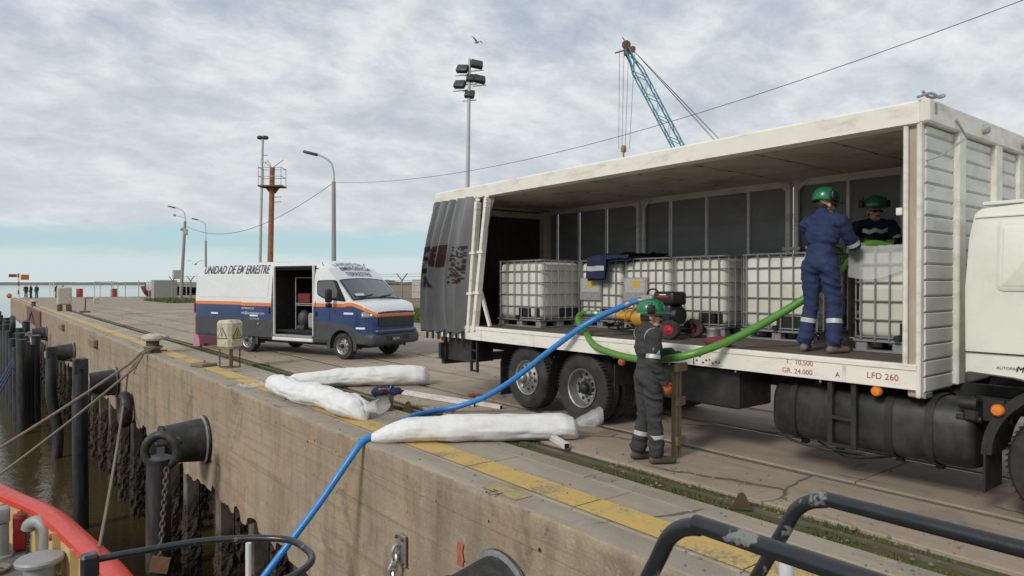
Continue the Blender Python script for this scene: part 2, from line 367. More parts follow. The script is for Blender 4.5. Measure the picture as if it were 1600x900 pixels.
# quay body behind the wall: deck slab and a bank coloured near-black as painted shade beneath
b = MB(); b.box((17.3, 44, -0.58), (25.4, 148, 0.92)); struct(b.build('quay_deck', PILEC, smooth=None))
b = MB(); b.prism([(7.2, -8), (8.2, -1.05), (30, -1.05), (30, -8)], (0, -30, 0), (1, 0, 0), (0, 0, 1), (0, 147.9, 0)); struct(b.build('embankment', SHADE_EARTH, smooth=None))
# far shore
b = MB(); pts = []
for i in range(161):
    x = -3800 + i * 55; pts.append((x, 3600 - abs(x) * .1, 4 + 7 * abs(mnoise.noise(Vector((x * .0021, 3, 0)))) + 3 * mnoise.noise(Vector((x * .02, 1, 0)))))
b.grid(lambda i, j: Vector((pts[i][0], pts[i][1] + j * 60, (-6.3, pts[i][2], -6.3)[j])), 161, 3); SHORE = M('far_shore_scrub', (0.12, 0.125, 0.10), 0.95, var=0.3, scale=0.01, world=True); struct(b.build('far_shore', SHORE, smooth=None))
b = MB()
for i in range(120):
    a = i / 119; x = 260 + a * 1100; y = 640 - a * 80
    b.ell((x, y, 0.3), (9 + 8 * random.random(), 6, 2.2 + 3.0 * random.random()), 8)
tag(b.build('far_scrub', SHORE), 'low dark line of scrub at the edge of the field', 'scrub', kind='stuff')

# ---- pavement slabs
STRIPS = [(4.265, 5.055, 1.75, COPE), (5.075, 5.36, 3.5, COPE), (5.80, 6.985, 3.9, PAVE), (7.125, 8.43, 4.3, PAVE), (8.57, 9.88, 4.3, PAVE), (10.02, 12.6, 4.3, PAVE), (12.62, 15.2, 4.3, PAVE), (15.22, 17.8, 4.3, PAVE)]
pav = tag(bpy.data.objects.new('pavement', None), kind='structure'); COL.objects.link(pav)
cache = {}
for si, (x0, x1, L, mt) in enumerate(STRIPS):
    y = -5.95 + (0.62 if L == 1.75 else random.random() * 2)
    if si == 0: y = 4.57 - 6 * 1.75
    while y < 61:
        k = (si, mt.name)
        if k not in cache:
            mb = MB(); mb.box((0, 0, -0.03), (x1 - x0, L - 0.014, 0.06), bev=0.007); o = mb.build('slab', mt, pav, smooth=None); cache[k] = o.data
        else: o = link('slab', cache[k], pav)
        o.location = ((x0 + x1) / 2, y + L / 2, random.uniform(-0.004, 0.003)); o.rotation_euler = (random.uniform(-.0008, .0008), random.uniform(-.0015, .0015), 0)
        y += L
b = MB(); b.add([(4.3, 60.5, -.012), (17.8, 60.5, -.012), (17.5, 117.9, -.012), (4.3, 117.9, -.012)], [[0, 1, 2, 3]]); b.build('far_apron', PAVE, pav, smooth=None)
b = MB(); b.add([(5.3, -6, -.034), (17.9, -6, -.034), (17.9, 61, -.034), (5.3, 61, -.034)], [[0, 1, 2, 3]]); b.build('groove_soil', SOIL, pav, smooth=None)
b = MB(); b.add([(4.2, -6, -.055), (5.4, -6, -.055), (5.4, 61, -.055), (4.2, 61, -.055)], [[0, 1, 2, 3]]); b.build('joint_bed', SHADE_EARTH, pav, smooth=None)
# yellow safety line, broken as the slabs are
b = MB(); y = 4.57 - 6 * 1.75
while y < 116:
    if not (11.9 < y < 12.6):
        b.add([(4.305, y + .006, .0065), (4.665, y + .006, .0065), (4.665, y + 1.742, .0065), (4.305, y + 1.742, .0065)], [[0, 1, 2, 3]])
    y += 1.75
b.build('yellow_line', YEL, pav, smooth=None)
b = MB(); b.add([(4.0, 5.05, .006), (4.2, 5.05, .006), (4.2, 5.6, .006), (4.0, 5.6, .006)], [[0, 1, 2, 3]]); b.build('stencil_patch', M('faded_yellow', (0.36, 0.28, 0.13), .9, var=.3, scale=15), pav, smooth=None)
lettering('12', 0.2, (4.04, 5.25, .009), (0, 1, 0), (-1, 0, 0), M('stencil_black', (.05, .045, .035), .9), pav)
# rails let into the ground
RAILM = M('worn_rail', (0.20, 0.16, 0.125), 0.5, 0.6, var=0.3, scale=4)
for x in (5.60, 7.055, 8.50, 9.95):
    b = MB(); b.box((x, 27, -.020), (.055, 66, .026)); b.box((x + .045, 27, -.026), (.012, 66, .018)); b.build('rail', RAILM, pav, smooth=None)
# moss and grass in the rail grooves
def blades(name, spots, h0, h1, w, label, mat=GRASS):
    vs, fs = [], []
    for (x, y, z, k) in spots:
        a = random.random() * 6.28; h = random.uniform(h0, h1) * k; l = random.uniform(-.6, .6) * h; l2 = random.uniform(-.6, .6) * h; ww = w * random.uniform(.6, 1.4); o = len(vs)
        vs += [(x - ww * math.cos(a), y - ww * math.sin(a), z), (x + ww * math.cos(a), y + ww * math.sin(a), z), (x + l, y + l2, z + h)]; fs.append([o, o + 1, o + 2])
    return tag(MB().add(vs, fs).build(name, mat, smooth=None), label, 'grass', kind='stuff')
spots = []
for _ in range(60000):
    y = 1.5 + 50 * random.random() ** 1.9; x = random.gauss(5.57, .15)
    if not 5.37 < x < 5.79: continue
    g = mnoise.noise(Vector((x * 2.2, y * .75, 4))) + .5 * mnoise.noise(Vector((x * 6, y * 3, 9)))
    if g < -0.24 or abs(x - 5.60) < .028: continue
    spots.append((x, y, -.034, min(1, .55 + g)))
for xr in (7.055, 8.5, 9.95):
    for _ in range(6000):
        y = 2 + 50 * random.random(); x = random.uniform(xr - .065, xr + .065)
        if mnoise.noise(Vector((xr, y * .7, 2))) > 0.12 and abs(x - xr) > .03: spots.append((x, y, -.034, .6))
blades('groove_grass', spots, .03, .06, .006, 'short moss and grass growing along the sunken rails')
spots = []
for _ in range(26000):
    x = random.uniform(17.9, 27); y = random.uniform(24, 60)
    if x < 18.2 + .4 * mnoise.noise(Vector((y * .5, 0, 0))): continue
    spots.append((x, y, -.06, .6 + .6 * mnoise.noise(Vector((x * .4, y * .3, 2))) + .3))
for _ in range(3500):
    spots.append((random.uniform(15.5, 19.5), random.uniform(76, 90), -.03, 1.1))
blades('verge_grass', spots, .15, .42, .05, 'rough green grass on the verge before the fence', M('verge_grass', (0.085, 0.125, 0.025), .9, var=.4, scale=.8, world=True, dirt=(.17, .15, .06), damt=.6, dscale=.7))

# ---- quay wall
def wall_bottom(y): return -2.32 + .07 * (1 if mnoise.noise(Vector((y * 1.3, 21, 0))) > .1 else -1) + .20 * mnoise.noise(Vector((y * .55, 1, 0))) + .09 * mnoise.noise(Vector((y * 2.4, 7, 0))) + .04 * mnoise.noise(Vector((y * 7, 3, 0)))
ZR = [-.035, -.09, -.16, -.24, -.335, -.345, -.355, -.45, -.55, -.65, -.79, -.80, -.81, -.92, -1.05, -1.15, -1.245, -1.255, -1.265, -1.4, -1.55, -1.695, -1.705, -1.715, -1.85, -2.0, -2.12]
YW = [-12 + i * .1 for i in range(400)] + [28 + i * .4 for i in range(226)]
JO = [14.95 + 6.1 * k for k in range(-5, 18)]
def wallpt(i, j):
    y = YW[i]; nz = lambda s, k: mnoise.noise(Vector((y * s, k, j * .31)))
    chip = max(0, mnoise.noise(Vector((y * 1.7, 5, 0))) - .15) * .09 + max(0, mnoise.noise(Vector((y * 6, 2, 0)))) * .02
    dj = min(abs(y - q) for q in JO); jg = .03 if dj < .05 else 0
    if j == 0: return Vector((4.245, y, -.002))
    if j == 1: return Vector((4.12, y, .002 - .25 * jg + .003 * nz(2, 1)))
    if j == 2: return Vector((3.975 + chip, y, -.001 - .25 * jg + .003 * nz(2, 1)))
    if j == 3: return Vector((3.942 + chip * .8, y, -.014 - chip * .15))
    if j < 4 + len(ZR):
        z = ZR[j - 4]; gro = .022 if z in (-.345, -.80, -1.255, -1.705) else 0
        zb = wall_bottom(y); z = max(z, zb + .02) if z > -2.0 else zb + (.12 if j == 4 + len(ZR) - 2 else .0)
        return Vector((3.93 + gro + jg + .006 * mnoise.noise(Vector((y * .7, 3, 0))) + .004 * nz(5, 8) + (chip * .5 if j == 4 else 0) + (.05 * max(0, nz(2.5, 11)) if j > 26 else 0), y, z))
    if j == 4 + len(ZR): return Vector((4.58, y, wall_bottom(y) + .04))
    return Vector((4.6, y, -1.0))
wq = thing('quay_wall', 'long weathered concrete quay wall with ragged lower edge above the piles', 'wall', (3.93, 10, 0))
b = MB(); b.grid(wallpt, len(YW), 6 + len(ZR), flip=False); b.m = [0 if (i % (5 + len(ZR))) < 3 else 1 for i in range(len(b.f))]; b.build('wall_face', [COPE, WALL], wq, True, smooth=50)
b = MB(); b.box((4.3, 118.2, -1.2), (.7, .4, 2.4)); b.build('end_face', WALL, wq, True, smooth=None)
HOLE_SHADE = M('hole_shade', (.012, .010, .008), 1)  # near-black discs and plates painted in for the shade inside holes
b = MB()
for k in range(60):
    y = -1 + k * .62 + random.uniform(-.2, .2); z = -.22 - random.random() * .12
    r = random.uniform(.012, .022); b.lathe([(r, 0), (r * .9, .004)], (3.934, y, z), (-1, 0, 0), 7, caps=True)
b.build('tie_hole_shade', HOLE_SHADE, wq, True, smooth=None)['kind'] = 'stuff'
b = MB(); b.grid(lambda i, j: Vector((3.916, 5.80 + .11 * i + .02 * (j % 2), -.62 - .08 * j)), 2, 4); b.build('red_paint_daub', M('red_daub', (.36, .10, .075), .9, var=.4, scale=20), wq, True, smooth=None)
# darker red far end of the wall (a brick-red faced stretch)
b = MB(); b.box((3.86, 70, -.75), (.12, 16, 1.3), bev=.02); b.build('red_facing', M('red_facing', (.17, .085, .065), .9, var=.3, scale=2), wq, True, smooth=None)

# ---- piles with mussels
mus = MB(); random.seed(11)
def crust(i, j):
    z = -6.4 + 3.0 * i / 44; th = 2 * math.pi * j / 20; f = min(1, max(0, (-3.45 - z + .45 * mnoise.noise(Vector((math.cos(th), math.sin(th), 5)))) / .9)); q = 5; c, s_ = math.cos(th), math.sin(th); k = (abs(c) ** q + abs(s_) ** q) ** (-1 / q)
    r = (.165 + f * (.05 + .055 * mnoise.noise(Vector((c * 3, s_ * 3, z * 4))) + .035 * mnoise.noise(Vector((c * 8, s_ * 8, z * 11))))) * k; return Vector((r * c, r * s_, z))
mus.grid(lambda i, j: crust(i, j % 20), 45, 21)
for k in range(420):
    z = -6.3 + 2.75 * random.random() ** 1.2; th = random.random() * 6.283; p = crust(int((z + 6.4) / 3 * 44), int(th / 6.283 * 20)); r = random.uniform(.014, .032)
    Rm = Matrix.Rotation(random.random() * 6, 3, 'Z') @ Matrix.Rotation(random.random() * 3, 3, 'X')
    q = [Rm @ Vector(v) for v in ((r, 0, 0), (-r, 0, 0), (0, r * .6, 0), (0, -r * .6, 0), (0, 0, r * 1.7), (0, 0, -r * 1.7))]
    mus.add([v + p for v in q], [[0, 2, 4], [2, 1, 4], [1, 3, 4], [3, 0, 4], [2, 0, 5], [1, 2, 5], [3, 1, 5], [0, 3, 5]])
first = None
for k in range(-4, 22):
    y = 13.7 + 2.6 * k + random.uniform(-.25, .25)
    for row, x in enumerate((4.42, 6.1)):
        if row: y += 1.3
        t_ = thing('concrete_pile', 'square concrete pile crusted with mussels under the front of the quay' if not row else 'dark square concrete pile standing in the back row under the quay', 'pile', (x, y, 0), R_(random.uniform(-4, 4)), 'front piles under the quay' if not row else 'back piles under the quay')
        if first is None:
            sh = MB(); sh.box((0, 0, -4.6), (.34, .34, 7.3), bev=.03); first = [sh.build('shaft', PILEC, t_).data, mus.build('mussels', MUSSEL, t_, smooth=None).data]
        else: link('shaft', first[0], t_); link('mussels', first[1], t_)
        for c in [o for o in COL.objects if o.parent == t_ and o.name.startswith('mussels')]: c['kind'] = 'stuff'

# ---- rubber fenders and black pipe piles along the wall
CHAIN = M('rusty_chain', (.16, .13, .11), .7, .5, var=.3, scale=20)
def chain(b, p0, p1, link_l=.11, r=.012, drop=0):
    pts = sag(p0, p1, drop, max(2, int((Vector(p1) - Vector(p0)).length / (link_l * .72))))
    for i in range(len(pts) - 1):
        c = (pts[i] + pts[i + 1]) / 2; a, bb, d = frame_of(pts[i + 1] - pts[i]); w = a if i % 2 else bb
        b.tube([c + d * (link_l / 2 * math.cos(q)) + w * (link_l * .3 * math.sin(q)) for q in [2 * math.pi * k / 10 for k in range(10)]], r, 5, closed=True)
FL = ['nearest black rubber fender by the chain plate low on the quay wall', 'black rubber cone fender beside the rusty plate hanging on a chain', 'black rubber cone fender under the ropes of the white topped bollard', 'third black cone fender along the wall beyond the bollard', 'smallest black cone fender far along the quay wall']
for i, (y, z) in enumerate([(5.15, -1.0), (15.75, -1.33), (27.4, -1.42), (40.4, -1.42), (57, -1.45)]):
    f = thing('rubber_fender', FL[i], 'fender', (3.93, y, z), 0, 'cone fenders on the quay wall'); f.scale = (.6 if i == 0 else 1, 1, 1)
    b = MB(); b.lathe([(.0, .012), (.50, .012), (.52, .04), (.50, .07)], (0, 0, 0), (-1, 0, 0), 32); b.build('wall_flange', BLACKRUB, f)
    b = MB(); b.lathe([(.47, .05), (.455, .12), (.42, .45), (.385, .80), (.39, .84), (.34, .86), (.0, .86)], (0, 0, 0), (-1, 0, 0), 32); b.build('rubber_cone', BLACKRUB, f)
    b = MB(); b.lathe([(.515, .071), (.515, .085), (.455, .10)], (0, 0, 0), (-1, 0, 0), 32); b.build('steel_ring', GALV, f)
    b = MB(); b.lathe([(.385, .862), (.40, .87), (.40, .90), (.15, .905), (0, .905)], (0, 0, 0), (-1, 0, 0), 28); b.build('front_plate', BLACKRUB if i < 2 else GREYSTEEL, f)
    if i >= 2:
        b = MB(); b.box((-1.08, 0, -.05), (.34, .34, .30), bev=.02); b.box((-1.0, 0, .13), (.2, .5, .06), bev=.01); b.build('bracket', GREYSTEEL, f)
        b = MB(); chain(b, (-.85, -.3, -.25), (-.05, -.5, -.15), drop=.18); b.build('chain', CHAIN, f)
    else:
        b = MB()
        for k in range(8): th = k * math.pi / 4; b.cyl((-.07, .47 * math.cos(th), .47 * math.sin(th)), (-.10, .47 * math.cos(th), .47 * math.sin(th)), .022, n=6)
        b.build('bolts', GALV, f)['kind'] = 'stuff'
PL = ['black plastic pipe pile with a ring top beside the hanging rusty plate', 'tall black pipe pile standing in the water under the mooring ropes', 'leaning black pipe pile with pale worn foot', 'black pipe pile far along the wall by the blue ropes', 'farthest black pipe pile standing before the red stretch of wall']
for i, (x, y, top, lean) in enumerate([(2.82, 14.75, -1.35, 0), (2.75, 26.7, -.75, 0), (2.8, 38.2, -1.2, .012), (2.8, 48.5, -1.0, 0), (2.8, 58.0, -.6, 0)]):
    p = thing('pipe_pile', PL[i], 'pile', (x, y, -6.1), 0, 'pipe piles in front of the wall')
    b = MB(); H_ = top + 6.1
    pts = [(0, 0, -1.5), (lean * 20, 0, 1.0), (-.02, 0, H_ * .6), (0, 0, H_ - .3), (0, -.02, H_)]
    b.tube(spline(pts, 6), .225, 20); b.build('pipe', BLACKPIPE, p)
    if i == 0:
        b = MB(); c = Vector((.02, -.05, H_ + .12)); dn = Vector((-.55, -.83, 0)); a1 = Vector((-dn.y, dn.x, 0)); pts = [c + a1 * (.30 * math.cos(q)) + Vector((0, 0, .32 * math.sin(q))) for q in [2 * math.pi * k / 28 for k in range(28)]]
        b.tube(pts, .085, 12, closed=True, sx=1.0); b.build('ring', BLACKRUB, p)
        b = MB(); b.box((.15, .0, H_ + .28), (.5, .34, .10), bev=.03); b.build('top_pad', BLACKRUB, p)
    elif i < 3:
        b = MB(); b.box((.0, 0, H_ + .05), (.42, .42, .5), bev=.03); b.build('cap', BLACKRUB if i == 1 else BLACKPIPE, p)
# close-set black fender piles farther along the quay
fp0 = None
for k in range(40):
    y = 45.5 + k * 1.45; x = 2.25 - .010 * (y - 45) + .25 * ((k * 7) % 3 - 1)
    t_ = thing('fender_pile', 'black fender pile in the close row far along the quay wall', 'pile', (x, y, -6.1), 0, 'close row of far fender piles')
    if fp0 is None: fp0 = MB().cyl((0, 0, -1), (0, 0, 5.1), .24, n=12).build('shaft', BLACKPIPE, t_).data
    else: link('shaft', fp0, t_).scale = (1, 1, 1 - .05 * (k % 4))
    if k == 6:
        b = MB(); b.tube([(0, .42 * math.cos(q), 5.5 + .42 * math.sin(q)) for q in [2 * math.pi * i / 20 for i in range(20)]], .16, 10, closed=True); b.build('tyre', BLACKRUB, t_); t_['label'] = 'black fender pile topped by a tyre at the far left edge'; del t_['group']
# plate on a chain
pt = thing('hanging_plate', 'rusty square steel plate hanging on a chain before the black pipe pile', 'plate', (2.72, 14.2, -3.25))
b = MB(); b.box((0, 0, 0), (.33, .06, .30), R=Matrix.Rotation(R_(-25), 3, 'Z') @ Matrix.Rotation(R_(12), 3, 'Y'), bev=.006); b.build('plate', RUST, pt)
b = MB(); chain(b, (0, 0, .1), (.16, .2, 1.75), .13, .016); b.build('chain', CHAIN, pt)
# wall bracket with shackle chain near the front fender
wb = thing('wall_bracket', 'grey steel bracket with shackle and chain bolted to the quay wall', 'bracket', (3.9, 7.05, -1.05))
b = MB(); b.box((-.01, 0, 0), (.03, .2, .36), bev=.006); b.build('plate', GALV, wb)
b = MB(); [b.cyl((-.02, y, z), (-.055, y, z), .018, n=6) for y in (-.07, .07) for z in (-.14, .14)]; b.build('bolts', RUST, wb)['kind'] = 'stuff'
b = MB(); chain(b, (-.07, 0, .05), (-.16, .02, -.45), .14, .02); b.build('chain', GALV, wb)
ty = thing('tyre_fender', 'black rubber tyre top hanging on the chain under the wall bracket', 'tyre', (3.66, 7.1, -1.95))
b = MB(); b.tube([(.0, .42 * math.cos(q), .42 * math.sin(q)) for q in [2 * math.pi * k / 30 for k in range(30)]], .17, 12, closed=True, sx=.8); b.build('tyre_body', BLACKRUB, ty)
ty = thing('tyre_fender', 'old tyre hung on the quay wall by a rope below the bollard', 'tyre', (3.72, 24.6, -1.95))
b = MB(); b.tube([(.0, .38 * math.cos(q), .44 * math.sin(q)) for q in [2 * math.pi * k / 30 for k in range(30)]], .17, 12, closed=True, sx=.8); b.build('tyre_body', BLACKRUB, ty)
b = MB(); b.tube([(.0, 0, .3), (.05, -.3, 1.2), (.28, -1.9, 2.0)], .03, 6); b.tube([(-.1, .05, -.4), (-.1, 0, .4)], .03, 6); b.build('lashing', ROPE, ty)
tk = MB(); tk.box((3.84, 33.0, -.42), (.2, 1.6, .34), bev=.05); tag(tk.build('timber_fender', TIMBER), 'short mossy timber block bolted high on the quay wall', 'timber')
tk = MB(); tk.box((3.84, 46.0, -.42), (.2, 1.5, .34), bev=.05); tag(tk.build('timber_fender', TIMBER), 'dark timber block on the wall beyond the mossy one', 'timber')

# ---- bollards, ropes
def bollard(loc, label, s=1.0):
    t_ = thing('bollard', label, 'bollard', loc); b = MB()
    b.lathe([(.24 * s, 0), (.22 * s, .05), (.18 * s, .12), (.175 * s, .30), (.19 * s, .36)], n=20); b.build('post', M('rust_brown_iron', (.10, .075, .055), .8, .2, var=.3, scale=8) if 'rust_brown_iron' not in MATS else MATS['rust_brown_iron'], t_)
    b = MB(); b.lathe([(.18 * s, .34), (.29 * s, .37), (.31 * s, .43), (.28 * s, .50), (.17 * s, .55), (0, .56)], n=22); b.ell((.27 * s, -.05, .45), (.16 * s, .14 * s, .075), 12); b.build('cap', STONEW, t_); return t_
bollard((4.12, 22.4, 0), 'white capped bollard on the quay edge with ropes round its neck')
bollard((4.12, 74, 0), 'far bollard with blue mooring ropes near the end of the quay', .9)
def rope(name, pts, r, mat, label, n=6): return tag(MB().tube(pts, r, n).build(name, mat), label, 'rope')
ring = [(4.12 + .21 * math.cos(q), 22.4 + .21 * math.sin(q), .16 + .02 * math.sin(q * 2)) for q in [k * .45 for k in range(15)]]
rope('mooring_rope', spline(ring + [(3.86, 22.1, .10), (3.5, 22.2, -.25)], 3)[:-1] + sag((3.5, 22.2, -.25), (-1.5, 22.4, -3.4), .12), .04, ROPE, 'upper grey mooring rope running from the white capped bollard down to the boat')
rope('mooring_rope', [(4.30, 22.5, .12), (4.05, 22.1, .12), (3.84, 22.05, .05)] + sag((3.6, 22.0, -.35), (-1.4, 21.2, -4.0), .15), .035, ROPE, 'lower mooring rope from the white capped bollard crossing the black fender')
rope('mooring_rope', sag((3.68, 24.5, -1.7), (1.93, 15.75, -3.2), .15), .035, ROPE, 'steep rope from the hanging tyre down to the red boat rail')
for k in range(3): rope('mooring_rope', sag((4.1, 73.8, .25), (-1.1 - .25 * k, 24.6, -2.85 - .1 * k), 1.6 + .5 * k), .05, ROPEB, ['upper blue mooring rope at the far left along the quay', 'middle blue mooring rope at the far left along the quay', 'lower blue mooring rope at the far left along the quay'][k])
b = MB(); b.cyl((4.15, 22.9, .03), (4.55, 22.6, .03), .02, n=6); tag(b.build('iron_bar', RUST), 'short iron bar lying beside the white capped bollard', 'bar')

# ---- things standing on the quay edge
eb = thing('electrical_box', 'concrete electrical box on thin legs with two lightning warning triangles', 'electrical box', (4.88, 17.35, 0), R_(29.3))
b = MB(); b.box((0, 0, .80), (.47, .47, .70), bev=.07); b.build('housing', BOXCONC, eb)
for x in (-.16, .16):
    for y in (-.16, .16): MB().cyl((x, y, 0), (x, y, .47), .018, n=6).build('leg', RUST, eb)
MB().cyl((-.05, -.1, 0), (-.05, -.1, .47), .035, n=8).build('conduit', RUST, eb)
MB().lathe([(.26, -.01), (.25, .012), (0, .014)], n=14).build('base_plate', RUST, eb)
SIGNY = M('warning_yellow', (.46, .37, .06), .7, var=.25, scale=14, dirt=(.3, .26, .16), damt=.6, dscale=10); SIGNK = M('warning_black', (.03, .028, .02), .7)
SIGNW = M('warning_faded', (.45, .41, .31), .8, var=.15, scale=14)
for sx, face in ((0, 'x'), (1, 'y')):
    mp = (lambda a, z, d: Vector((-.236 - d, -a, z))) if face == 'x' else (lambda a, z, d: Vector((a, -.236 - d, z)))
    tri = lambda r, d, c: [mp(r * math.sin(q), c + r * math.cos(q), d) for q in (0, 2.094, 4.189)]
    MB().add(tri(.19, .003, .80), [[0, 2, 1] if face == 'x' else [0, 1, 2]]).build('warning_border', SIGNK, eb, smooth=None)
    MB().add(tri(.155, .006, .80), [[0, 2, 1] if face == 'x' else [0, 1, 2]]).build('warning_sign', SIGNW if face == 'x' else SIGNY, eb, smooth=None)
    MB().add([mp(a, z, .009) for a, z in ((.01, .89), (.025, .89), (.0, .81), (.03, .81), (-.02, .73), (-.005, .79), (-.03, .79))], [[0, 1, 2, 6], [2, 3, 4, 5]]).build('lightning_bolt', SIGNK, eb, smooth=None)
b = MB(); b.box((0, 0, .04), (.42, .5, .09), bev=.02); b.cyl((0, 0, .08), (.02, 0, .15), .02, n=6); o = b.build('cover_block', TIMBER); o.location = (4.42, 17.9, .004); o.rotation_euler = (0, 0, .3); tag(o, 'small brown block lying on the yellow line beside the electrical box', 'block')
LUGM = M('dark_lug', (.07, .042, .028), .8, var=.3)
for (x, y, l) in ((5.5, 9.75, 'small rusty triangular lug on the ground behind the bucket'), (5.5, 3.62, 'rusty triangular steel lug with a hole standing in the grass groove')):
    o = MB(); o.prism([(-.09, 0), (.09, 0), (.03, .14), (0, .155), (-.03, .14)], (0, 0, 0), (.6, -.8, 0), (0, 0, 1), (.02, .016, 0)); q = o.build('steel_lug', LUGM, smooth=None); q.location = (x, y, -.02); tag(q, l, 'lug')

# loose grit and small stones on the paving
random.seed(21); b = MB()
for _ in range(900):
    x = random.choice((random.uniform(4.0, 7.0), random.uniform(5.2, 6.2), random.uniform(5, 16))); y = 2 + 20 * random.random() ** 1.4; r = random.uniform(.006, .022); a = random.random() * 6
    q = [(r * math.cos(a + k * 1.57) * random.uniform(.7, 1.3), r * math.sin(a + k * 1.57) * random.uniform(.7, 1.3)) for k in range(4)]
    b.add([(x + u, y + v, .001) for u, v in q] + [(x + random.uniform(-.3, .3) * r, y, .002 + r * .9)], [[0, 1, 4], [1, 2, 4], [2, 3, 4], [3, 0, 4]])
tag(b.build('loose_grit', M('grit', (.17, .14, .11), .9, var=.4, scale=9, world=True), smooth=None), 'loose grit and small stones scattered over the quay paving', 'grit', kind='stuff')
# ================================================================== lorry
TW = M('lorry_white_paint', (0.70, 0.67, 0.60), 0.5, var=0.06, scale=3, dirt=(0.25, 0.20, 0.14), damt=0.55, dscale=2.2, dlo=.5, dhi=.78, dsc=(1, 1, 2.5))
TWL = M('lorry_white_rail', (0.76, 0.73, 0.65), 0.5, var=0.06, scale=4, dirt=(0.30, 0.24, 0.17), damt=0.5, dscale=2.6, dlo=.53, dhi=.75, dsc=(1, .8, 3))
TWIN = M('lorry_inside_panel', (0.58, 0.51, 0.41), 0.65, var=0.1, scale=2, dirt=(0.17, 0.12, 0.08), damt=0.6, dscale=1.6)
TCAB = M('cab_cream_paint', (0.72, 0.72, 0.63), 0.32, var=0.03, scale=2, coat=0.35, dirt=(0.40, 0.37, 0.29), damt=0.25, dscale=2)
TGREY = M('grey_tarpaulin', (0.17, 0.172, 0.18), 0.42, var=0.1, scale=4, dirt=(0.19, 0.18, 0.17), damt=0.4, dscale=3)
TGREYIN = M('grey_side_cloth', (0.21, 0.21, 0.218), 0.6, var=0.15, scale=2.5, dirt=(0.13, 0.12, 0.11), damt=0.5, dscale=2.0, dsc=(1, .6, 3), bmp=0.5, bscale=5)
DARKBROWN = M('dark_brown_board', (0.045, 0.030, 0.024), 0.7, var=0.3, scale=2)
CHAS = M('black_chassis', (0.016, 0.016, 0.017), 0.6, var=0.3, scale=5, dirt=(0.06, 0.052, 0.045), damt=0.5, dscale=3)
TANK = M('dusty_black_tank', (0.016, 0.016, 0.017), 0.5, var=0.2, scale=3, dirt=(0.075, 0.07, 0.062), damt=0.6, dscale=3.2, dlo=.42, dhi=.7)
TYRE = M('tyre_rubber', (0.020, 0.0195, 0.019), 0.75, var=0.2, scale=6, dirt=(0.075, 0.066, 0.055), damt=0.6, dscale=4, dlo=.42, dhi=.7)
RIM = M('dull_wheel_rim', (0.40, 0.40, 0.39), 0.4, 0.8, var=0.12, scale=8, dirt=(0.11, 0.09, 0.07), damt=0.65, dscale=6)
ORANGE = M('orange_lens', (0.75, 0.20, 0.015), 0.25, var=0.1, coat=0.5)
REDTXT = M('dark_red_lettering', (0.36, 0.025, 0.03), 0.6, var=0.2, scale=40)
BLKTXT = M('black_lettering', (0.03, 0.03, 0.032), 0.6)
DECKW = M('worn_deck_boards', (0.105, 0.085, 0.068), 0.85, var=0.3, scale=3, dirt=(0.05, 0.04, 0.03), damt=0.6, dscale=2, dsc=(6, .4, 1))
LX0, LX1, LY0, LY1, DZ, RT = 6.85, 9.60, 2.66, 11.05, 1.29, 3.73
lorry = thing('lorry', 'white curtain sided lorry standing open along the quay with tanks on its deck', 'lorry', (8.2, 6.5, 0))
def LP(name, mb, mat, parent=None, **k): return mb.build(name, mat, parent or lorry, world=True, **k)
def box1(name, c, d, mat, parent=None, bev=.004, R=None): b = MB(); b.box(c, d, 0, R, bev); return LP(name, b, mat, parent)
# deck
for k in range(11):
    w = (LX1 - LX0 - .18) / 11; box1('deck_board', (LX0 + .09 + w * (k + .5), (LY0 + LY1) / 2, DZ - .03), (w - .006, LY1 - LY0 - .1, .05), DECKW)
b = MB(); b.prism([(0, -.235), (.07, -.235), (.07, .0), (.0, .0), (-.012, -.01), (-.012, -.05), (0, -.062)], (LX0, LY0 + .02, DZ), (1, 0, 0), (0, 0, 1), (0, LY1 - LY0 - .04, 0)); rail = LP('side_rail', b, TWL, smooth=None)
for y in (3.35, 5.0, 6.6, 8.2, 9.6): box1('rail_joint', (LX0 - .0035, y, DZ - .148), (.006, .035, .165), TW, rail, bev=0)
box1('side_rail', (LX1 - .035, (LY0 + LY1) / 2, DZ - .115), (.07, LY1 - LY0 - .04, .23), TW)
box1('rear_sill', (8.22, LY1 - .03, DZ - .12), (2.6, .08, .23), TW)
lettering('LFD 260', .085, (LX0 - .004, 3.13, 1.125), (0, -1, 0), (0, 0, 1), REDTXT, lorry, world=True)
lettering('T.  10.500', .075, (LX0 - .004, 3.98, 1.185), (0, -1, 0), (0, 0, 1), REDTXT, lorry, world=True)
lettering('GR. 24.000', .075, (LX0 - .004, 4.02, 1.09), (0, -1, 0), (0, 0, 1), REDTXT, lorry, world=True)
lettering('A', .07, (LX0 - .004, 3.44, 1.10), (0, -1, 0), (0, 0, 1), BLKTXT, lorry, world=True)
b = MB(); b.box((LX0 - .003, 4.98, 1.12), (.005, .42, .09)); LP('faded_sticker', b, TW)
b = MB()
for k in range(9): b.box((LX0 - .007, 5.17 - k * .045, 1.10 + .05 * random.random() * (k % 3)), (.004, .012 + .016 * random.random(), .02 + .05 * (k == 0)))
LP('sticker_remains', b, BLKTXT)['kind'] = 'stuff'
for y in (5.55, 4.6, 3.6, 6.5): box1('rail_hook', (LX0 + .01, y, DZ - .25), (.03, .015, .04), GALV)
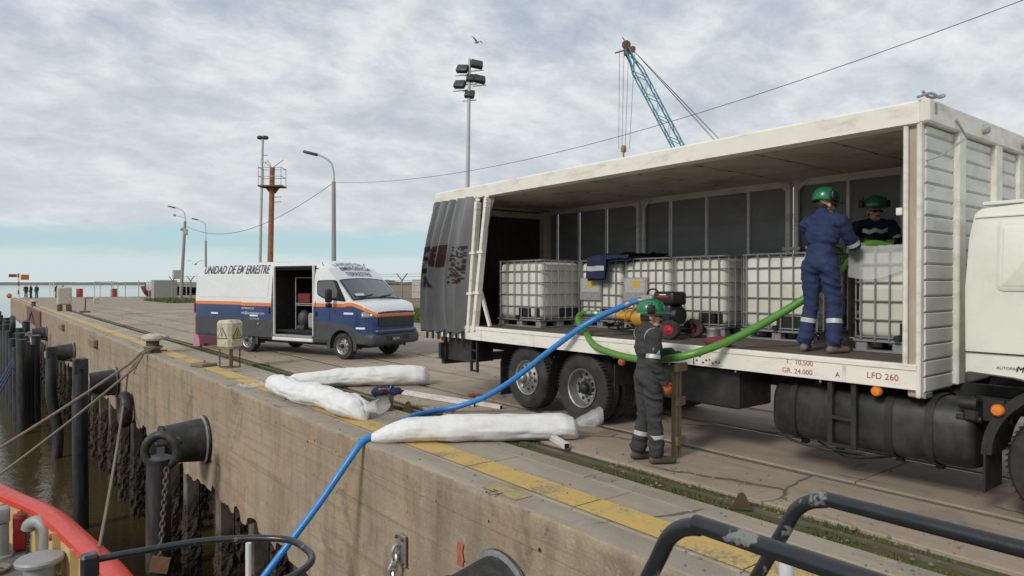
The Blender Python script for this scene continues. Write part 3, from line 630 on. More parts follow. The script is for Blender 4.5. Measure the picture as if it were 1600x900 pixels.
# roof
b = MB(); b.prism([(-.012, 0), (.10, -.02), (.10, .19), (.03, .215), (-.012, .19)], (LX0, LY0, RT - .205), (1, 0, 0), (0, 0, 1), (0, LY1 - LY0 + .03, 0)); LP('roof_fascia', b, TWL, smooth=None)
b = MB(); b.box((LX1 - .05, (LY0 + LY1) / 2, RT - .11), (.11, LY1 - LY0, .2), bev=.01); b.box((LX1 - .08, (LY0 + LY1) / 2, RT - .235), (.06, LY1 - LY0 - .3, .06)); LP('roof_fascia', b, TW)
box1('roof_fascia', (8.225, LY1 - .02, RT - .11), (2.55, .1, .2), TW)
box1('roof_sheet', (8.225, (LY0 + LY1) / 2, RT - .022), (2.54, LY1 - LY0 - .08, .03), TW)
for k in range(9):
    L = (LY1 - LY0 - .26) / 9; yc = LY0 + .13 + L * (k + .5)
    box1('roof_panel', (8.225, yc, RT - .155), (2.54, L - .030, .03), TWIN, bev=.006)
    if k: box1('roof_bow', (8.225, LY0 + .13 + L * k, RT - .135), (2.54, .05, .02), DARKBROWN, bev=.003)
b = MB()
for k in range(1, 9):
    for u in (7.4, 8.2, 9.0): b.ell((u + random.uniform(-.3, .3), LY0 + .13 + (LY1 - LY0 - .26) / 9 * k, RT - .174), (.05, .02, .003), 8)
LP('rust_mark', b, RUST)['kind'] = 'stuff'
# front wall: posts, top beam, boards
def post(name, x0, x1, y0, y1, z0=1.05, z1=RT - .2, mat=TW, bev=.012): return box1(name, ((x0 + x1) / 2, (y0 + y1) / 2, (z0 + z1) / 2), (x1 - x0, y1 - y0, z1 - z0), mat, bev=bev)
TPOST = M('stained_corner_post', (0.46, 0.40, 0.31), 0.6, var=0.1, scale=3, dirt=(0.16, 0.11, 0.07), damt=0.6, dscale=1.6, dsc=(1, 1, .35), dlo=.45, dhi=.7)
post('corner_post', 6.90, 7.0, LY0 + .01, LY0 + .12, .98, RT - .19, TPOST)
post('corner_post_edge', 6.852, 6.93, LY0 - .01, LY0 + .035, .98, RT - .19)
post('door_jamb', 6.855, 6.90, LY0 + .108, LY0 + .152, 1.05, RT - .2)
box1('latch_plate', (6.845, LY0 + .175, 2.72), (.03, .05, .07), TWL)
for x0, x1 in ((7.58, 7.76), (8.60, 8.80)): post('front_post', x0, x1, LY0 - .075, LY0 + .05)
post('corner_post', 9.40, 9.60, LY0 - .06, LY0 + .1, .98)
b = MB(); b.box((8.225, LY0 - .005, RT - .1), (2.75, .15, .215), bev=.015); LP('top_beam', b, TW)
for x in (8.2, 9.42): MB().lathe([(.05, 0), (.05, .04), (.03, .06), (0, .065)], (x, LY0 - .08, RT - .1), (0, -1, 0), 14).build('clearance_lamp', GREYSTEEL, lorry, True)
TWB = M('front_board_paint', (0.62, 0.615, 0.585), 0.5, var=0.05, scale=3, dirt=(0.34, 0.31, 0.27), damt=0.45, dscale=2.4, dsc=(1, 1, 2))
for bx0, bx1 in ((6.935, 7.575), (7.765, 8.595), (8.805, 9.395)):
    z = 1.02
    while z < RT - .24:
        h = min(.150, RT - .22 - z); b = MB(); b.prism([(0, 0), (-.024, .024), (-.024, h - .010), (-.016, h - .003), (.05, h - .003), (.05, 0)], (bx0, LY0 + .0, z), (0, 1, 0), (0, 0, 1), (bx1 - bx0, 0, 0)); LP('wall_board', b, TWB, smooth=None); z += .150
box1('inner_wall', (8.2, LY0 + .075, 2.3), (2.4, .03, 2.5), TWIN)
b = MB(); b.tube([(6.93, LY0 - .02, 3.18), (7.0, LY0 - .12, 3.22), (7.56, LY0 - .12, 3.44)], .010, 6); b.tube([(7.45, LY0 - .09, 3.62), (7.6, LY0 - .13, 3.46)], .012, 6); LP('loose_wire', b, GREYSTEEL)
b = MB(); b.tube(spline([(6.8, LY0, 3.75), (6.95, LY0 - .05, 3.80), (7.02, LY0 - .1, 3.76), (7.12, LY0 - .1, 3.80), (7.0, LY0 - .03, 3.77), (6.9, LY0, 3.82)], 4), .014, 6); LP('tied_cord', b, GREYSTEEL)
box1('hinge', (6.99, LY0 - .06, 3.66), (.06, .05, .1), GREYSTEEL); box1('hinge', (9.56, LY0 - .06, 3.63), (.1, .08, .12), GREYSTEEL)
# far side: cloth panels between uprights
ys = [10.95, 10.62, 9.97, 9.21, 8.33, 7.68, 6.93, 6.15, 5.42, 4.6, 3.9, 3.2, 2.78]
for i in range(len(ys) - 1):
    yc, L = (ys[i] + ys[i + 1]) / 2, ys[i] - ys[i + 1]
    b = MB(); n = 14
    b.grid(lambda u, v: Vector((9.535 + .022 * mnoise.noise(Vector((i * 3.1 + u * .25, v * .75, i))) * math.sin(math.pi * u / 9), yc - L / 2 + .01 + (L - .02) * u / 9, 1.3 + 2.28 * v / n)), 10, n + 1, flip=True); LP('side_panel', b, TGREYIN, smooth=60)
    if i:
        wide = i in (4, 8); y = ys[i]
        if wide:
            for dy in (-.085, .045): box1('upright', (9.47, y + dy, 2.4), (.06, .07, 2.24), TW)
            for z in (1.9, 2.55): box1('upright_clip', (9.44, y - .02, z), (.03, .28, .05), TW)
            for s_ in (-1, 1): MB().prism([(0, 0), (.18 * s_, .16), (.02 * s_, .16)], (9.45, y - .02 + .06 * s_, 3.36), (0, 1, 0), (0, 0, 1), (.02, 0, 0)).build('gusset', TW, lorry, True, smooth=None)
        else: box1('upright', (9.505, y, 2.42), (.03, .045, 2.26), TW, bev=.003)
post('rear_corner_post', 9.36, 9.55, LY1 - .2, LY1 - .02, 1.25, RT - .2, TWIN); post('rear_corner_post', 6.87, 6.97, LY1 - .12, LY1 - .0, 1.05, RT - .2, TGREY)
box1('rear_door', (7.63, LY1 - .03, 2.4), (1.28, .04, 2.25), DARKBROWN); box1('rear_door', (8.83, LY1 - .03, 2.4), (1.1, .04, 2.25), DARKBROWN)
box1('rear_header', (8.2, LY1 - .1, 3.43), (2.5, .06, .12), TWIN)
# gathered curtain and the two leaning side posts
def curt(s, v):
    z = 3.55 - 2.40 * v; y0 = 11.05 + .40 * v ** .8 - .12 * max(0, v - .9); y1 = 9.72 + .28 * v; y = y0 + (y1 - y0) * s
    am = (.045 + .065 * min(1, v * 2.0)) * (.75 + .5 * abs(math.sin(3.7 * s + .6))); ph = 2 * math.pi * (5.4 * s ** .9) + .7 * math.sin(2.2 * v + s * 3)
    x = 6.80 - .13 * math.sin(math.pi * min(1, v * .9)) * (.5 + .5 * math.sin(math.pi * s)) + am * math.sin(ph) + .008 * math.sin(2.3 * ph + 3 * v)
    y += .035 * math.cos(ph) * min(1, v * 2) + .02 * mnoise.noise(Vector((s * 9, v * 4, 0)))
    return Vector((min(x, 6.92) , y, z + .02 * math.sin(ph + 1) * v))
cb_ = MB(); cb_.grid(lambda i, j: curt(i / 120, j / 40), 121, 41); curtain = LP('curtain', cb_, TGREY, smooth=80)
CS = -1 if ((curt(.504, .5) - curt(.5, .5)).cross(curt(.5, .51) - curt(.5, .5))).x > 0 else 1
def on_curtain(mb, name, mat):
    me = bpy.data.meshes.new('t'); me.from_pydata([tuple(p) for p in mb.v], [], mb.f); bm = bmesh.new(); bm.from_mesh(me); bmesh.ops.triangulate(bm, faces=bm.faces)
    for _ in range(4):
        es = [e for e in bm.edges if e.calc_length() > .02]
        if es: bmesh.ops.subdivide_edges(bm, edges=es, cuts=1); bmesh.ops.triangulate(bm, faces=bm.faces)
    vs = []
    for v in bm.verts:
        s, w = v.co.x, v.co.y; p = curt(s, w); n = (curt(s + .004, w) - p).cross(curt(s, w + .01) - p).normalized() * CS; vs.append(p + n * .009)
    fs = [[q.index for q in f.verts] for f in bm.faces]; bm.free(); bpy.data.meshes.remove(me)
    return MB().add(vs, fs).build(name, mat, curtain, True, smooth=60)
MAROON = M('maroon_print', (0.040, 0.012, 0.016), 0.6, var=0.2, scale=20)
for txt, size, s0, v0 in (('ger', 1.0, .04, .50), ('-HAL', .36, .06, .66)):
    x_ = 0
    for ch in txt:
        vs, fs = text_geo(ch, size, 0, 1.0, bold=.018 * size); on_curtain(MB().add([(s0 + (a + x_) * .40, v0 - bb * .34, 0) for a, bb in vs], fs), 'curtain_letter', MAROON); x_ += max(a for a, bb in vs) + .06 * size
mb = MB(); random.seed(3)
for i in range(15):
    for j in range(26):
        if random.random() < .47: s, v = .70 + i * .0165, .36 + j * .0105; mb.add([(s, v, 0), (s + .0165, v, 0), (s + .0165, v + .0105, 0), (s, v + .0105, 0)], [[0, 1, 2, 3]])
on_curtain(mb, 'curtain_print', MAROON)['kind'] = 'stuff'
b = MB()
for k in range(7): y = 11.3 - k * .2; b.box((6.80, y, 1.10), (.03, .05, .20), bev=.004)
LP('curtain_strap', b, CHAS)['kind'] = 'stuff'
b = MB(); b.grid(lambda i, j: Vector((6.9 + .05 * math.sin(i * 1.1) * (1 - j / 12), 9.62 - .45 * (i / 10) * (1 - (j / 12) ** .8), 3.52 - 1.0 * j / 12)), 11, 13); LP('curtain_flap', b, TGREY, smooth=80)
for (p0, p1) in (((6.90, 9.76, 3.56), (6.86, 9.97, 1.2)), ((6.88, 9.45, 3.56), (6.86, 9.80, 1.22))):
    P = spline([p0, Vector(p0).lerp(Vector(p1), .1) + Vector((-.03, -.05, 0)), Vector(p0).lerp(Vector(p1), .4), p1], 5); o = MB()
    for i in range(len(P) - 1): o.bar(P[i], P[i + 1], .075, .10)
    so = LP('side_post', o, TWL, smooth=None)
    for f in (.42, .72): box1('post_clip', Vector(p0).lerp(Vector(p1), f) + Vector((-.05, 0, 0)), (.03, .17, .045), TWL, so)
b = MB(); b.bar((6.95, 9.75, 1.9), (7.0, 9.55, 1.3), .05, .05); LP('post_stay', b, TW)
# chassis and underneath
for x in (7.75, 8.70): box1('chassis_beam', (x, 5.0, .93), (.10, 11.8, .26), CHAS)
for y in (10.6, 9.2, 7.9, 6.4, 5.0, 3.4, 2.0): box1('cross_member', (8.22, y, .93), (.9, .1, .18), CHAS)
for y in (10.3, 9.5, 8.7, 7.9, 7.1, 6.3, 5.5, 4.7, 3.9, 3.1): box1('deck_bearer', (8.22, y, 1.16), (2.5, .08, .17), CHAS)
box1('rear_crossbar', (8.22, 11.02, .60), (2.5, .10, .16), CHAS); box1('rear_lamp_panel', (7.25, 10.98, .78), (.75, .08, .30), CHAS)
for y in (10.05, 10.95): box1('guard_leg', (6.99, y, .84), (.06, .07, .42), CHAS)
box1('side_box', (7.25, 10.5, .82), (.5, .75, .40), CHAS); box1('tail_lamp', (6.93, 11.0, 1.0), (.05, .05, .08), ORANGE)
b = MB(); [b.bar((6.94, y, 1.04), (6.94, y, .48), .04, .04) for y in (10.02, 9.84)]; [b.bar((6.94, 10.02, z), (6.94, 9.84, z), .03, .03) for z in (.5, .68, .86)]; LP('rear_step', b, CHAS)
box1('tool_box', (7.35, 5.28, .80), (.7, 1.25, .46), CHAS, bev=.02)
b = MB(); b.bar((7.0, 6.12, .62), (7.0, 5.98, .28), .03, .03); b.bar((7.0, 5.98, .28), (7.0, 5.76, .62), .03, .03); LP('guard_bracket', b, CHAS)
# mudguards
def guard(cy, r, a0, a1, x0=6.92, x1=7.5, cz=.55):
    b = MB(); n = 18; b.grid(lambda i, j: Vector((x0 + (x1 - x0) * min(j, 1) if j < 2 else x0 + (x1 - x0) * (3 - j), cy + (r + (.02 if j >= 2 else 0)) * math.cos(a0 + (a1 - a0) * i / n), cz + (r + (.02 if j >= 2 else 0)) * math.sin(a0 + (a1 - a0) * i / n))), n + 1, 4); return LP('mudguard', b, CHAS, smooth=60)
guard(8.5, .64, R_(95), R_(10)); guard(7.24, .64, R_(170), R_(110)); guard(7.24, .64, R_(75), R_(-2))
box1('mud_flap', (7.2, 9.17, .46), (.52, .02, .58), CHAS); box1('mud_flap', (7.2, 6.58, .78), (.5, .02, .3), CHAS)
def wheel(cx, cy, cz, r, w, style, side=-1, name='wheel'):
    """outer face at cx, axle along x"""
    ax = (side, 0, 0); o = (cx, cy, cz); rr = r * .56
    b = MB(); b.lathe([(rr * .97, -.03), (rr, -.005), (rr * .985, .004), (rr * .93, -.004), (rr * .90, -.03), (rr * .86, -.09 if style == 'concave' else -.05), (rr * .80, -.13 if style == 'concave' else -.045), (rr * .52, -.135 if style == 'concave' else -.005), (rr * .46, -.14 if style == 'concave' else .0), (0, -.14 if style == 'concave' else .0)], o, ax, 40)
    wh = LP(name, b, RIM)
    b = MB(); b.lathe([(rr * .96, -w), (r * .8, -w - .005), (r * .955, -w + .012), (r, -w + .045), (r, -w * .5 - .012), (r * .985, -w * .5 - .006), (r * .985, -w * .5 + .006), (r, -w * .5 + .012), (r, -.045), (r * .985, -.03), (r * .955, -.010), (r * .93, -.004), (r * .92, -.008), (r * .80, .006), (r * .68, .002), (rr * 1.02, -.012), (rr * .96, -.03)], o, ax, 56); LP('tyre', b, TYRE, wh)
    b = MB(); n = 60
    for k in range(n):
        th = 2 * math.pi * k / n; c = Vector((cx - side * (.03 + w * .0), cy, cz)); d = Vector((0, math.cos(th), math.sin(th)))
        for u in (.03, w - .03): b.bar(Vector((cx - side * (u - .022), cy, cz)) + d * (r - .004), Vector((cx - side * (u + .05 * (1 if u < .1 else -1)), cy, cz)) + d * (r + .001), .028, .012)
    LP('tread_block', b, TYRE, wh, smooth=None)['kind'] = 'stuff'
    hz = -.135 if style == 'concave' else -.0
    b = MB(); b.lathe([(rr * .42, hz), (rr * .40, hz + .03), (rr * .28, hz + .045), (rr * .25, hz + .12), (rr * .16, hz + .14), (0, hz + .145)], o, ax, 20); LP('hub', b, RIM if style != 'concave' else CHAS, wh)
    d = MB(); nb = MB()
    for k in range(10):
        th = 2 * math.pi * k / 10 + .2; q = Vector((cx, cy + rr * .66 * math.cos(th), cz + rr * .66 * math.sin(th))); zz = hz + (.0 if style == 'concave' else -.022)
        d.lathe([(rr * .095, 0), (0, .001)], q + Vector((side * (zz + .006), 0, 0)), ax, 10)
        q2 = Vector((cx, cy + rr * .49 * math.cos(th + .3), cz + rr * .49 * math.sin(th + .3))); nb.cyl(q2 + Vector((side * hz, 0, 0)), q2 + Vector((side * (hz + .035), 0, 0)), .016, n=6)
    LP('rim_hole_shade', d, HOLE_SHADE, wh)['kind'] = 'stuff'; LP('wheel_nuts', nb, RIM, wh)['kind'] = 'stuff'
    return wh
wheel(6.955, 8.5, .535, .50, .30, 'convex'); wheel(6.955, 7.24, .515, .515, .29, 'concave')
wheel(7.30, 7.24, .515, .515, .29, 'concave', name='inner_wheel')
for cy in (8.5, 7.24): wheel(9.5, cy, .515, .515, .62, 'concave', side=1)
wheel(6.97, 1.50, .515, .515, .30, 'convex'); wheel(9.45, 1.50, .515, .515, .30, 'convex', side=1)
for y in (8.5, 7.24, 1.5): b = MB(); b.cyl((7.2, y, .52), (9.3, y, .52), .11, n=12); LP('axle', b, CHAS)
b = MB(); b.ell((8.2, 7.24, .52), (.22, .28, .26), 14); LP('differential', b, CHAS)
# fuel tank
tp = [(-.30 + .14, -.31), (.30 - .1, -.31), (.30, -.2), (.30, .2), (.2, .31), (-.16, .31), (-.30, .17), (-.30, -.17)]
b = MB(); nn = 18; prof = [(-1.0, .82), (-.985, .93), (-.93, 1.0), (.93, 1.0), (.985, .93), (1.0, .82)]
def tanksec(i, j):
    t, s_ = prof[i]; th = 2 * math.pi * j / 24; cx_, sy_ = math.cos(th), math.sin(th); q = 3.4
    k = (abs(cx_) ** q + abs(sy_) ** q) ** (-1 / q); return Vector((7.30 + .33 * k * cx_ * s_, 3.24 + t * .98, .66 + .315 * k * sy_ * s_))
b.grid(lambda i, j: tanksec(i, j % 24), 6, 25); b.add([tanksec(0, j) for j in range(24)], [list(range(24))]); b.add([tanksec(5, j) for j in range(24)], [list(range(24))[::-1]]); tank = LP('fuel_tank', b, TANK, smooth=50)
for y in (3.97, 3.58, 2.98, 2.62):
    o = MB(); pts = []
    for j in range(25):
        th = 2 * math.pi * j / 24; q = 3.4; k = (abs(math.cos(th)) ** q + abs(math.sin(th)) ** q) ** (-1 / q); pts.append((.345 * k * math.cos(th), .33 * k * math.sin(th)))
    o.grid(lambda i, j: Vector((7.30 + pts[j][0], y + (-.035, .035)[i], .66 + pts[j][1])), 2, 25, flip=True); o.box((7.25, y, .31), (.08, .06, .06)); LP('tank_strap', o, CHAS, tank, smooth=50)
b = MB(); b.cyl((7.15, 3.75, .95), (7.1, 3.75, 1.03), .06, n=14); LP('tank_cap', b, CHAS, tank)
b = MB(); [b.bar((6.915, y, 1.06), (6.915, y, .38), .05, .04) for y in (3.52, 3.28)]; [b.bar((6.915, 3.52, z), (6.915, 3.28, z), .05, .035) for z in (.40, .68)]; LP('side_ladder', b, CHAS)
for y, z in ((3.05, 1.0), (2.05, .96), (6.38, .98)):
    b = MB(); b.lathe([(.05, 0), (.052, .03), (.04, .05), (0, .055)], (6.90, y, z), (-1, 0, 0), 16); LP('marker_lamp', b, ORANGE); box1('lamp_bracket', (6.93, y, z + .03), (.05, .08, .1), CHAS)
b = MB(); b.tube(spline([(7.1, 4.2, .36), (7.05, 3.9, .31), (7.1, 3.4, .29), (7.2, 3.0, .33)], 5), .012, 6); b.tube(spline([(7.2, 3.8, .33), (7.3, 3.5, .2), (7.4, 3.0, .3)], 5), .01, 6); LP('fuel_line', b, CHAS)
box1('underside_bracket', (7.0, LY0 + .02, 1.0), (.16, .1, .05), GALV); box1('cab_latch', (7.15, 2.15, .92), (.14, .3, .2), CHAS)
# cab: built from a side outline with tumblehome
prof = [(2.30, 1.26), (2.315, 2.0), (2.29, 2.45), (2.25, 2.66), (2.20, 2.70), (.9, 2.78), (.5, 2.76), (.22, 2.2), (.08, 1.55), (.02, 1.0), (.05, .55), (.8, .55), (.82, 1.02), (1.1, 1.2), (1.75, 1.2), (1.95, 1.24)]
b = MB(); sec = [(6.90, 0), (6.875, .0), (6.885, 1), (6.95, 2)]
n = len(prof); cx_ = 8.22
def cabv(x, k, p):
    y, z = p; tz = max(0, (z - 1.6)) * .05; inn = (.05, .012, 0.0)[k]
    yy = y + (1.15 - y) * inn * .6; zz = z + (1.7 - z) * inn * .6; return Vector((x + (tz if x < cx_ else -tz), yy, zz))
rows = [(6.915, 0), (6.885, 1), (6.91, 2)]; lay = [cabv(6.885, 0, p) for p in prof], [cabv(6.905, 2, p) for p in prof], [cabv(2 * cx_ - 6.905, 2, p) for p in prof], [cabv(2 * cx_ - 6.885, 0, p) for p in prof]
vs = sum(lay, []); fs = [list(range(n)), [3 * n + i for i in range(n)][::-1]] + [[r * n + i, (r + 1) * n + i, (r + 1) * n + (i + 1) % n, r * n + (i + 1) % n] for r in range(3) for i in range(n)]
b.add(vs, fs); cab = LP('cab', b, TCAB, smooth=40, fixn=True)
# pressed panel, seams and letters on the cab flank
def cabx(z): return 6.883 + max(0, (z - 1.6)) * .05
def flank(poly, d): return [Vector((cabx(z) - d, y, z)) for y, z in poly]
def rr4(y0, y1, z0, z1, r=.05, n=4):
    o = []
    for cy, cz, a in ((y1 - r, z1 - r, 0), (y0 + r, z1 - r, 90), (y0 + r, z0 + r, 180), (y1 - r, z0 + r, 270)):
        for k in range(n + 1): t = R_(a + 90 * k / n); o.append((cy + r * math.cos(t), cz + r * math.sin(t)))
    return o
def ringpanel(name, y0, y1, z0, z1, d, w, mat, r=.05):
    A, B = flank(rr4(y0, y1, z0, z1, r), d[0]), flank(rr4(y0 + w, y1 - w, z0 + w, z1 - w, max(.01, r - w * .6)), d[1]); m = len(A); b = MB(); b.add(A + B, [[i, (i + 1) % m, m + (i + 1) % m, m + i] for i in range(m)] + [[m + i for i in range(m)]]); return LP(name, b, mat, cab, smooth=30, fixn=False)
ringpanel('pressed_panel', 1.28, 2.07, 1.98, 2.585, (.002, .014), .022, TCAB)
ringpanel('pressed_panel', 1.66, 2.03, 2.02, 2.53, (.015, .022), .012, TCAB, .02); ringpanel('pressed_panel', 1.32, 1.64, 2.02, 2.53, (.015, .022), .012, TCAB, .02)
b = MB(); b.box((6.880, 1.55, 1.445), (.012, 1.50, .010)); LP('panel_seam', b, CHAS, cab)
b = MB(); b.box((cabx(2.62) - .004, 1.6, 2.625), (.012, 1.28, .012), R=None); LP('roof_gutter', b, TCAB, cab)
box1('roof_edge', (7.1, 1.55, 2.745), (.25, 1.3, .03), TCAB, cab)
lettering('AUTOPARTES', .035, (6.876, 2.06, 1.315), (0, -1, 0), (0, 0, 1), BLKTXT, cab, world=True); lettering('Mo', .075, (6.876, 1.925, 1.30), (0, -1, 0), (0, 0, 1), BLKTXT, cab, world=True, shear=.3)
box1('side_window', (6.90, .72, 2.1), (.02, .7, .6), M('dark_glass', (.02, .024, .026), .08), cab, bev=.01); box1('windscreen', (8.22, .27, 2.2), (2.2, .03, .7), MATS['dark_glass'], cab, R=Matrix.Rotation(R_(-20), 3, 'X'), bev=.01)
b = MB(); n = 20
b.grid(lambda i, j: Vector(((6.90, 6.90, 7.4)[j], 1.50 + (.68, .60, .60)[j] * math.cos(R_(172) * i / n), .56 + (.68, .60, .60)[j] * math.sin(R_(172) * i / n))), n + 1, 3, flip=True); b.grid(lambda i, j: Vector(((6.90, 7.4)[j], 1.50 + .68 * math.cos(R_(172) * i / n), .56 + .68 * math.sin(R_(172) * i / n))), n + 1, 2); LP('wheel_arch', b, CHAS, smooth=40)
box1('mud_flap', (7.1, 2.15, .44), (.42, .02, .42), CHAS)
# grab hardware under the box front
b = MB(); b.box((7.05, 2.28, .92), (.2, .12, .2), bev=.02); b.cyl((6.95, 2.22, .98), (6.95, 2.36, .98), .05, n=12); b.cyl((7.0, 2.2, .84), (7.0, 2.4, .84), .03, n=10); LP('air_coupling', b, CHAS)

# ================================================================== tanks on the deck
HDPE = M('milky_plastic', (0.70, 0.70, 0.63), 0.42, var=0.05, scale=2, sss=0.15, dirt=(0.52, 0.49, 0.39), damt=0.5, dscale=1.8, rnd=.10)
def liquid_level(m):
    t = m.node_tree; b = t.nodes['Principled BSDF']; src = b.inputs['Base Color'].links[0].from_socket
    oi = N(t, 'ShaderNodeObjectInfo'); sz = N(t, 'ShaderNodeSeparateXYZ'); tcn = N(t, 'ShaderNodeTexCoord'); lnk(t, tcn.outputs['Object'], sz.inputs[0])
    lev = rng(t, oi.outputs['Random'], 0, 1, .35, 1.0); f = rng(t, mth(t, 'SUBTRACT', lev, sz.outputs[2]), -.008, .012, 0, .45); lnk(t, mixc(t, f, src, (.50, .48, .37)), b.inputs['Base Color'])
liquid_level(HDPE)
CAGE = M('cage_galvanised', (0.31, 0.31, 0.315), 0.5, 0.5, var=0.15, scale=12)
BLKPL = M('black_plastic', (0.014, 0.014, 0.015), 0.5, var=0.2)
LABW = M('label_white', (0.42, 0.42, 0.41), 0.5, var=0.1, scale=20, dirt=(.25, .25, .26), damt=.7, dscale=25); LABY = M('label_yellow', (0.60, 0.36, 0.03), 0.5, var=0.1)
def rbox(c, d, r, seg=4):
    bm = bmesh.new(); bmesh.ops.create_cube(bm, size=1); bmesh.ops.scale(bm, vec=d, verts=bm.verts); bmesh.ops.bevel(bm, geom=list(bm.edges), offset=r, segments=seg, affect='EDGES', profile=.5)
    vs = [v.co + Vector(c) for v in bm.verts]; bm.verts.index_update(); fs = [[v.index for v in f.verts] for f in bm.faces]; bm.free(); return vs, fs
def ibc(cx, cy, lx, ly, label, plate=False, rot=0.0, narrow=False):
    t_ = thing('tank_container', label, 'tank', (cx, cy, DZ - .004), rot, 'caged plastic tanks on the lorry deck')
    H_ = 1.15; b = MB(); b.add(*rbox((0, 0, .155 + .48), (lx - .07, ly - .07, .96), .085)); b.build('bottle', HDPE, t_, smooth=45)
    MB().lathe([(.12, 1.10), (.12, 1.135), (.10, 1.145), (0, 1.147)], n=20).build('lid', BLKPL, t_)
    b = MB(); X, Y = lx / 2 - .012, ly / 2 - .012; r = .0100
    def loop(z, rr=r):
        c = .07; P = []
        for sx, sy, a in ((1, 1, 0), (-1, 1, 90), (-1, -1, 180), (1, -1, 270)):
            for k in range(4): t = R_(a + 30 * k); P.append((sx * (X - c) + c * math.cos(t), sy * (Y - c) + c * math.sin(t), z))
        b.tube(P, rr, 6, closed=True)
    for z in (.165, .36, .565, .77, .965): loop(z)
    loop(1.145, .014)
    nx, ny = 6, 6
    for k in range(nx):
        x = -X + .09 + (2 * X - .18) * k / (nx - 1)
        for s_ in (-1, 1): b.tube([(x, s_ * (Y + .012), .14), (x, s_ * (Y + .012), 1.14)], r, 6)
    for k in range(ny):
        y = -Y + .09 + (2 * Y - .18) * k / (ny - 1)
        for s_ in (-1, 1): b.tube([(s_ * (X + .012), y, .14), (s_ * (X + .012), y, 1.14)], r, 6)
    b.build('cage', CAGE, t_)
    for k in range(3):
        x = (-1, 0, 1)[k] * (lx / 2 - .1)
        for y in (-ly / 2 + .09, 0, ly / 2 - .09): b = MB(); b.box((x, y, .06), (.15, .13, .11), bev=.015); b.build('pallet_foot', CAGE, t_)
    b = MB(); b.box((0, 0, .128), (lx - .02, ly - .02, .025)); [b.box((x, 0, .015), (.12, ly - .02, .022)) for x in (-lx / 2 + .08, lx / 2 - .08)]; [b.box((0, y, .016), (lx - .02, .10, .020)) for y in (-ly / 2 + .07, ly / 2 - .07)]; b.build('pallet', CAGE, t_, smooth=None)
    for (x, y, dx, dy) in ((-lx / 2 + .036, ly * .12 - .3, .012, .34), (-lx / 2 + .036, -ly / 2 + .12, .012, .12), (lx * .1, -ly / 2 + .036, .32, .012), (lx / 2 - .14, -ly / 2 + .036, .16, .012)):
        b = MB(); b.box((x, y, .245), (dx, dy, .17), bev=.03); b.build('recess_shade', BLKPL, t_)  # black blocks set on the bottle to paint the shade of its gaps
    b = MB(); b.cyl((-lx / 2 + .04, -.02, .17), (-lx / 2 - .05, -.02, .17), .035, n=12); b.build('valve', BLKPL, t_)
    if plate:
        b = MB(); b.box((-lx / 2 - .012, ly * .18, .66), (.006, .50, .38)); p = b.build('label_plate', GREYSTEEL, t_, smooth=None)
        b = MB(); b.box((-lx / 2 - .017, ly * .18, .72), (.003, .42, .22)); b.build('sticker', LABW, p, smooth=None)
        b = MB(); b.box((-lx / 2 - .020, ly * .18 - .02, .745), (.003, .15, .11)); b.build('yellow_mark', LABY, p, smooth=None)
    return t_
ibc(7.95, 9.35, 1.0, 1.2, 'caged white tank farthest left, beside the gathered grey curtain')
ibc(8.82, 8.25, 1.0, 1.0, 'caged white tank with the navy jacket lying over its top', True)
ibc(8.80, 7.22, 1.0, .96, 'caged white tank with yellow label right behind the pump', True)
ibc(8.82, 6.24, 1.0, .96, 'caged white tank between the pump engine and the blue overalled worker')
ibc(8.80, 4.98, 1.0, 1.05, 'caged white tank partly hidden behind the blue worker\'s legs')
ibc(8.25, 3.23, 1.0, .96, 'caged white tank at the right end with clear film over its top')
FILM = M('clear_film', (0.75, 0.76, 0.75), 0.18, var=0.05, alpha=0.42, bmp=0.6, bscale=14)
b = MB()
def film(i, j):
    u = i / 40; v = j / 30; y = 3.735 - 1.0 * u; L = v * 1.38
    cr = .013 * abs(mnoise.noise(Vector((u * 9 + v * 6, v * 10 - u * 3, 2)))) + .008 * mnoise.noise(Vector((u * 22, v * 22, 5)))
    drop = .34 + .05 * math.sin(u * 6) - .10 * u
    if L < .98: return Vector((8.72 - L, y, DZ + 1.165 + cr * 1.6))
    return Vector((7.728 - cr, y, DZ + 1.165 - (L - .98) / .40 * drop))
b.grid(film, 41, 31, flip=True); tag(b.build('plastic_film', FILM, smooth=80), 'crumpled clear plastic film draped over the right hand tank', 'film')

# jacket thrown over a tank
NAVY = M('navy_cloth', (0.014, 0.022, 0.060), 0.9, var=0.25, scale=8, bmp=0.35, bscale=14); REFL = M('reflective_tape', (0.50, 0.51, 0.52), 0.35, 0.2, var=0.1, scale=20)
jk = thing('jacket', 'navy work jacket with reflective bands thrown over a tank top', 'jacket', (8.35, 8.0, DZ + 1.16))
def jfun(u, v, d=0):
    y = .36 - .95 * u; n = mnoise.noise(Vector((u * 5, v * 6, 1))); x = -.12 + .9 * v if v > .3 else -.12 - (.3 - v) * .12; z = (.05 + .07 * n + .05 * math.sin(u * 7)) if v > .3 else .05 - (.3 - v) * 1.25 * (1 if u < .45 else .15) + .03 * n
    return Vector((x - .03 * n - d - (.06 if v < .35 else 0), y + .12 * (.3 - v) * math.sin(u * 9) * (v < .3), z + d))
b = MB(); b.grid(lambda i, j: jfun(i / 30, j / 24), 31, 25, flip=True); b.grid(lambda i, j: jfun(i / 30, j / 24, -.04) , 31, 25); b.build('cloth', NAVY, jk, smooth=80)
b = MB(); b.grid(lambda i, j: jfun(.02 + .40 * i / 14, .10 + .06 * j, .006), 15, 2, flip=True); b.build('reflective_band', REFL, jk, smooth=80); b = MB(); b.grid(lambda i, j: jfun(.50 + .2 * i / 8, .38 + .10 * j, .008), 9, 2, flip=True); b.build('reflective_band', REFL, jk, smooth=80)
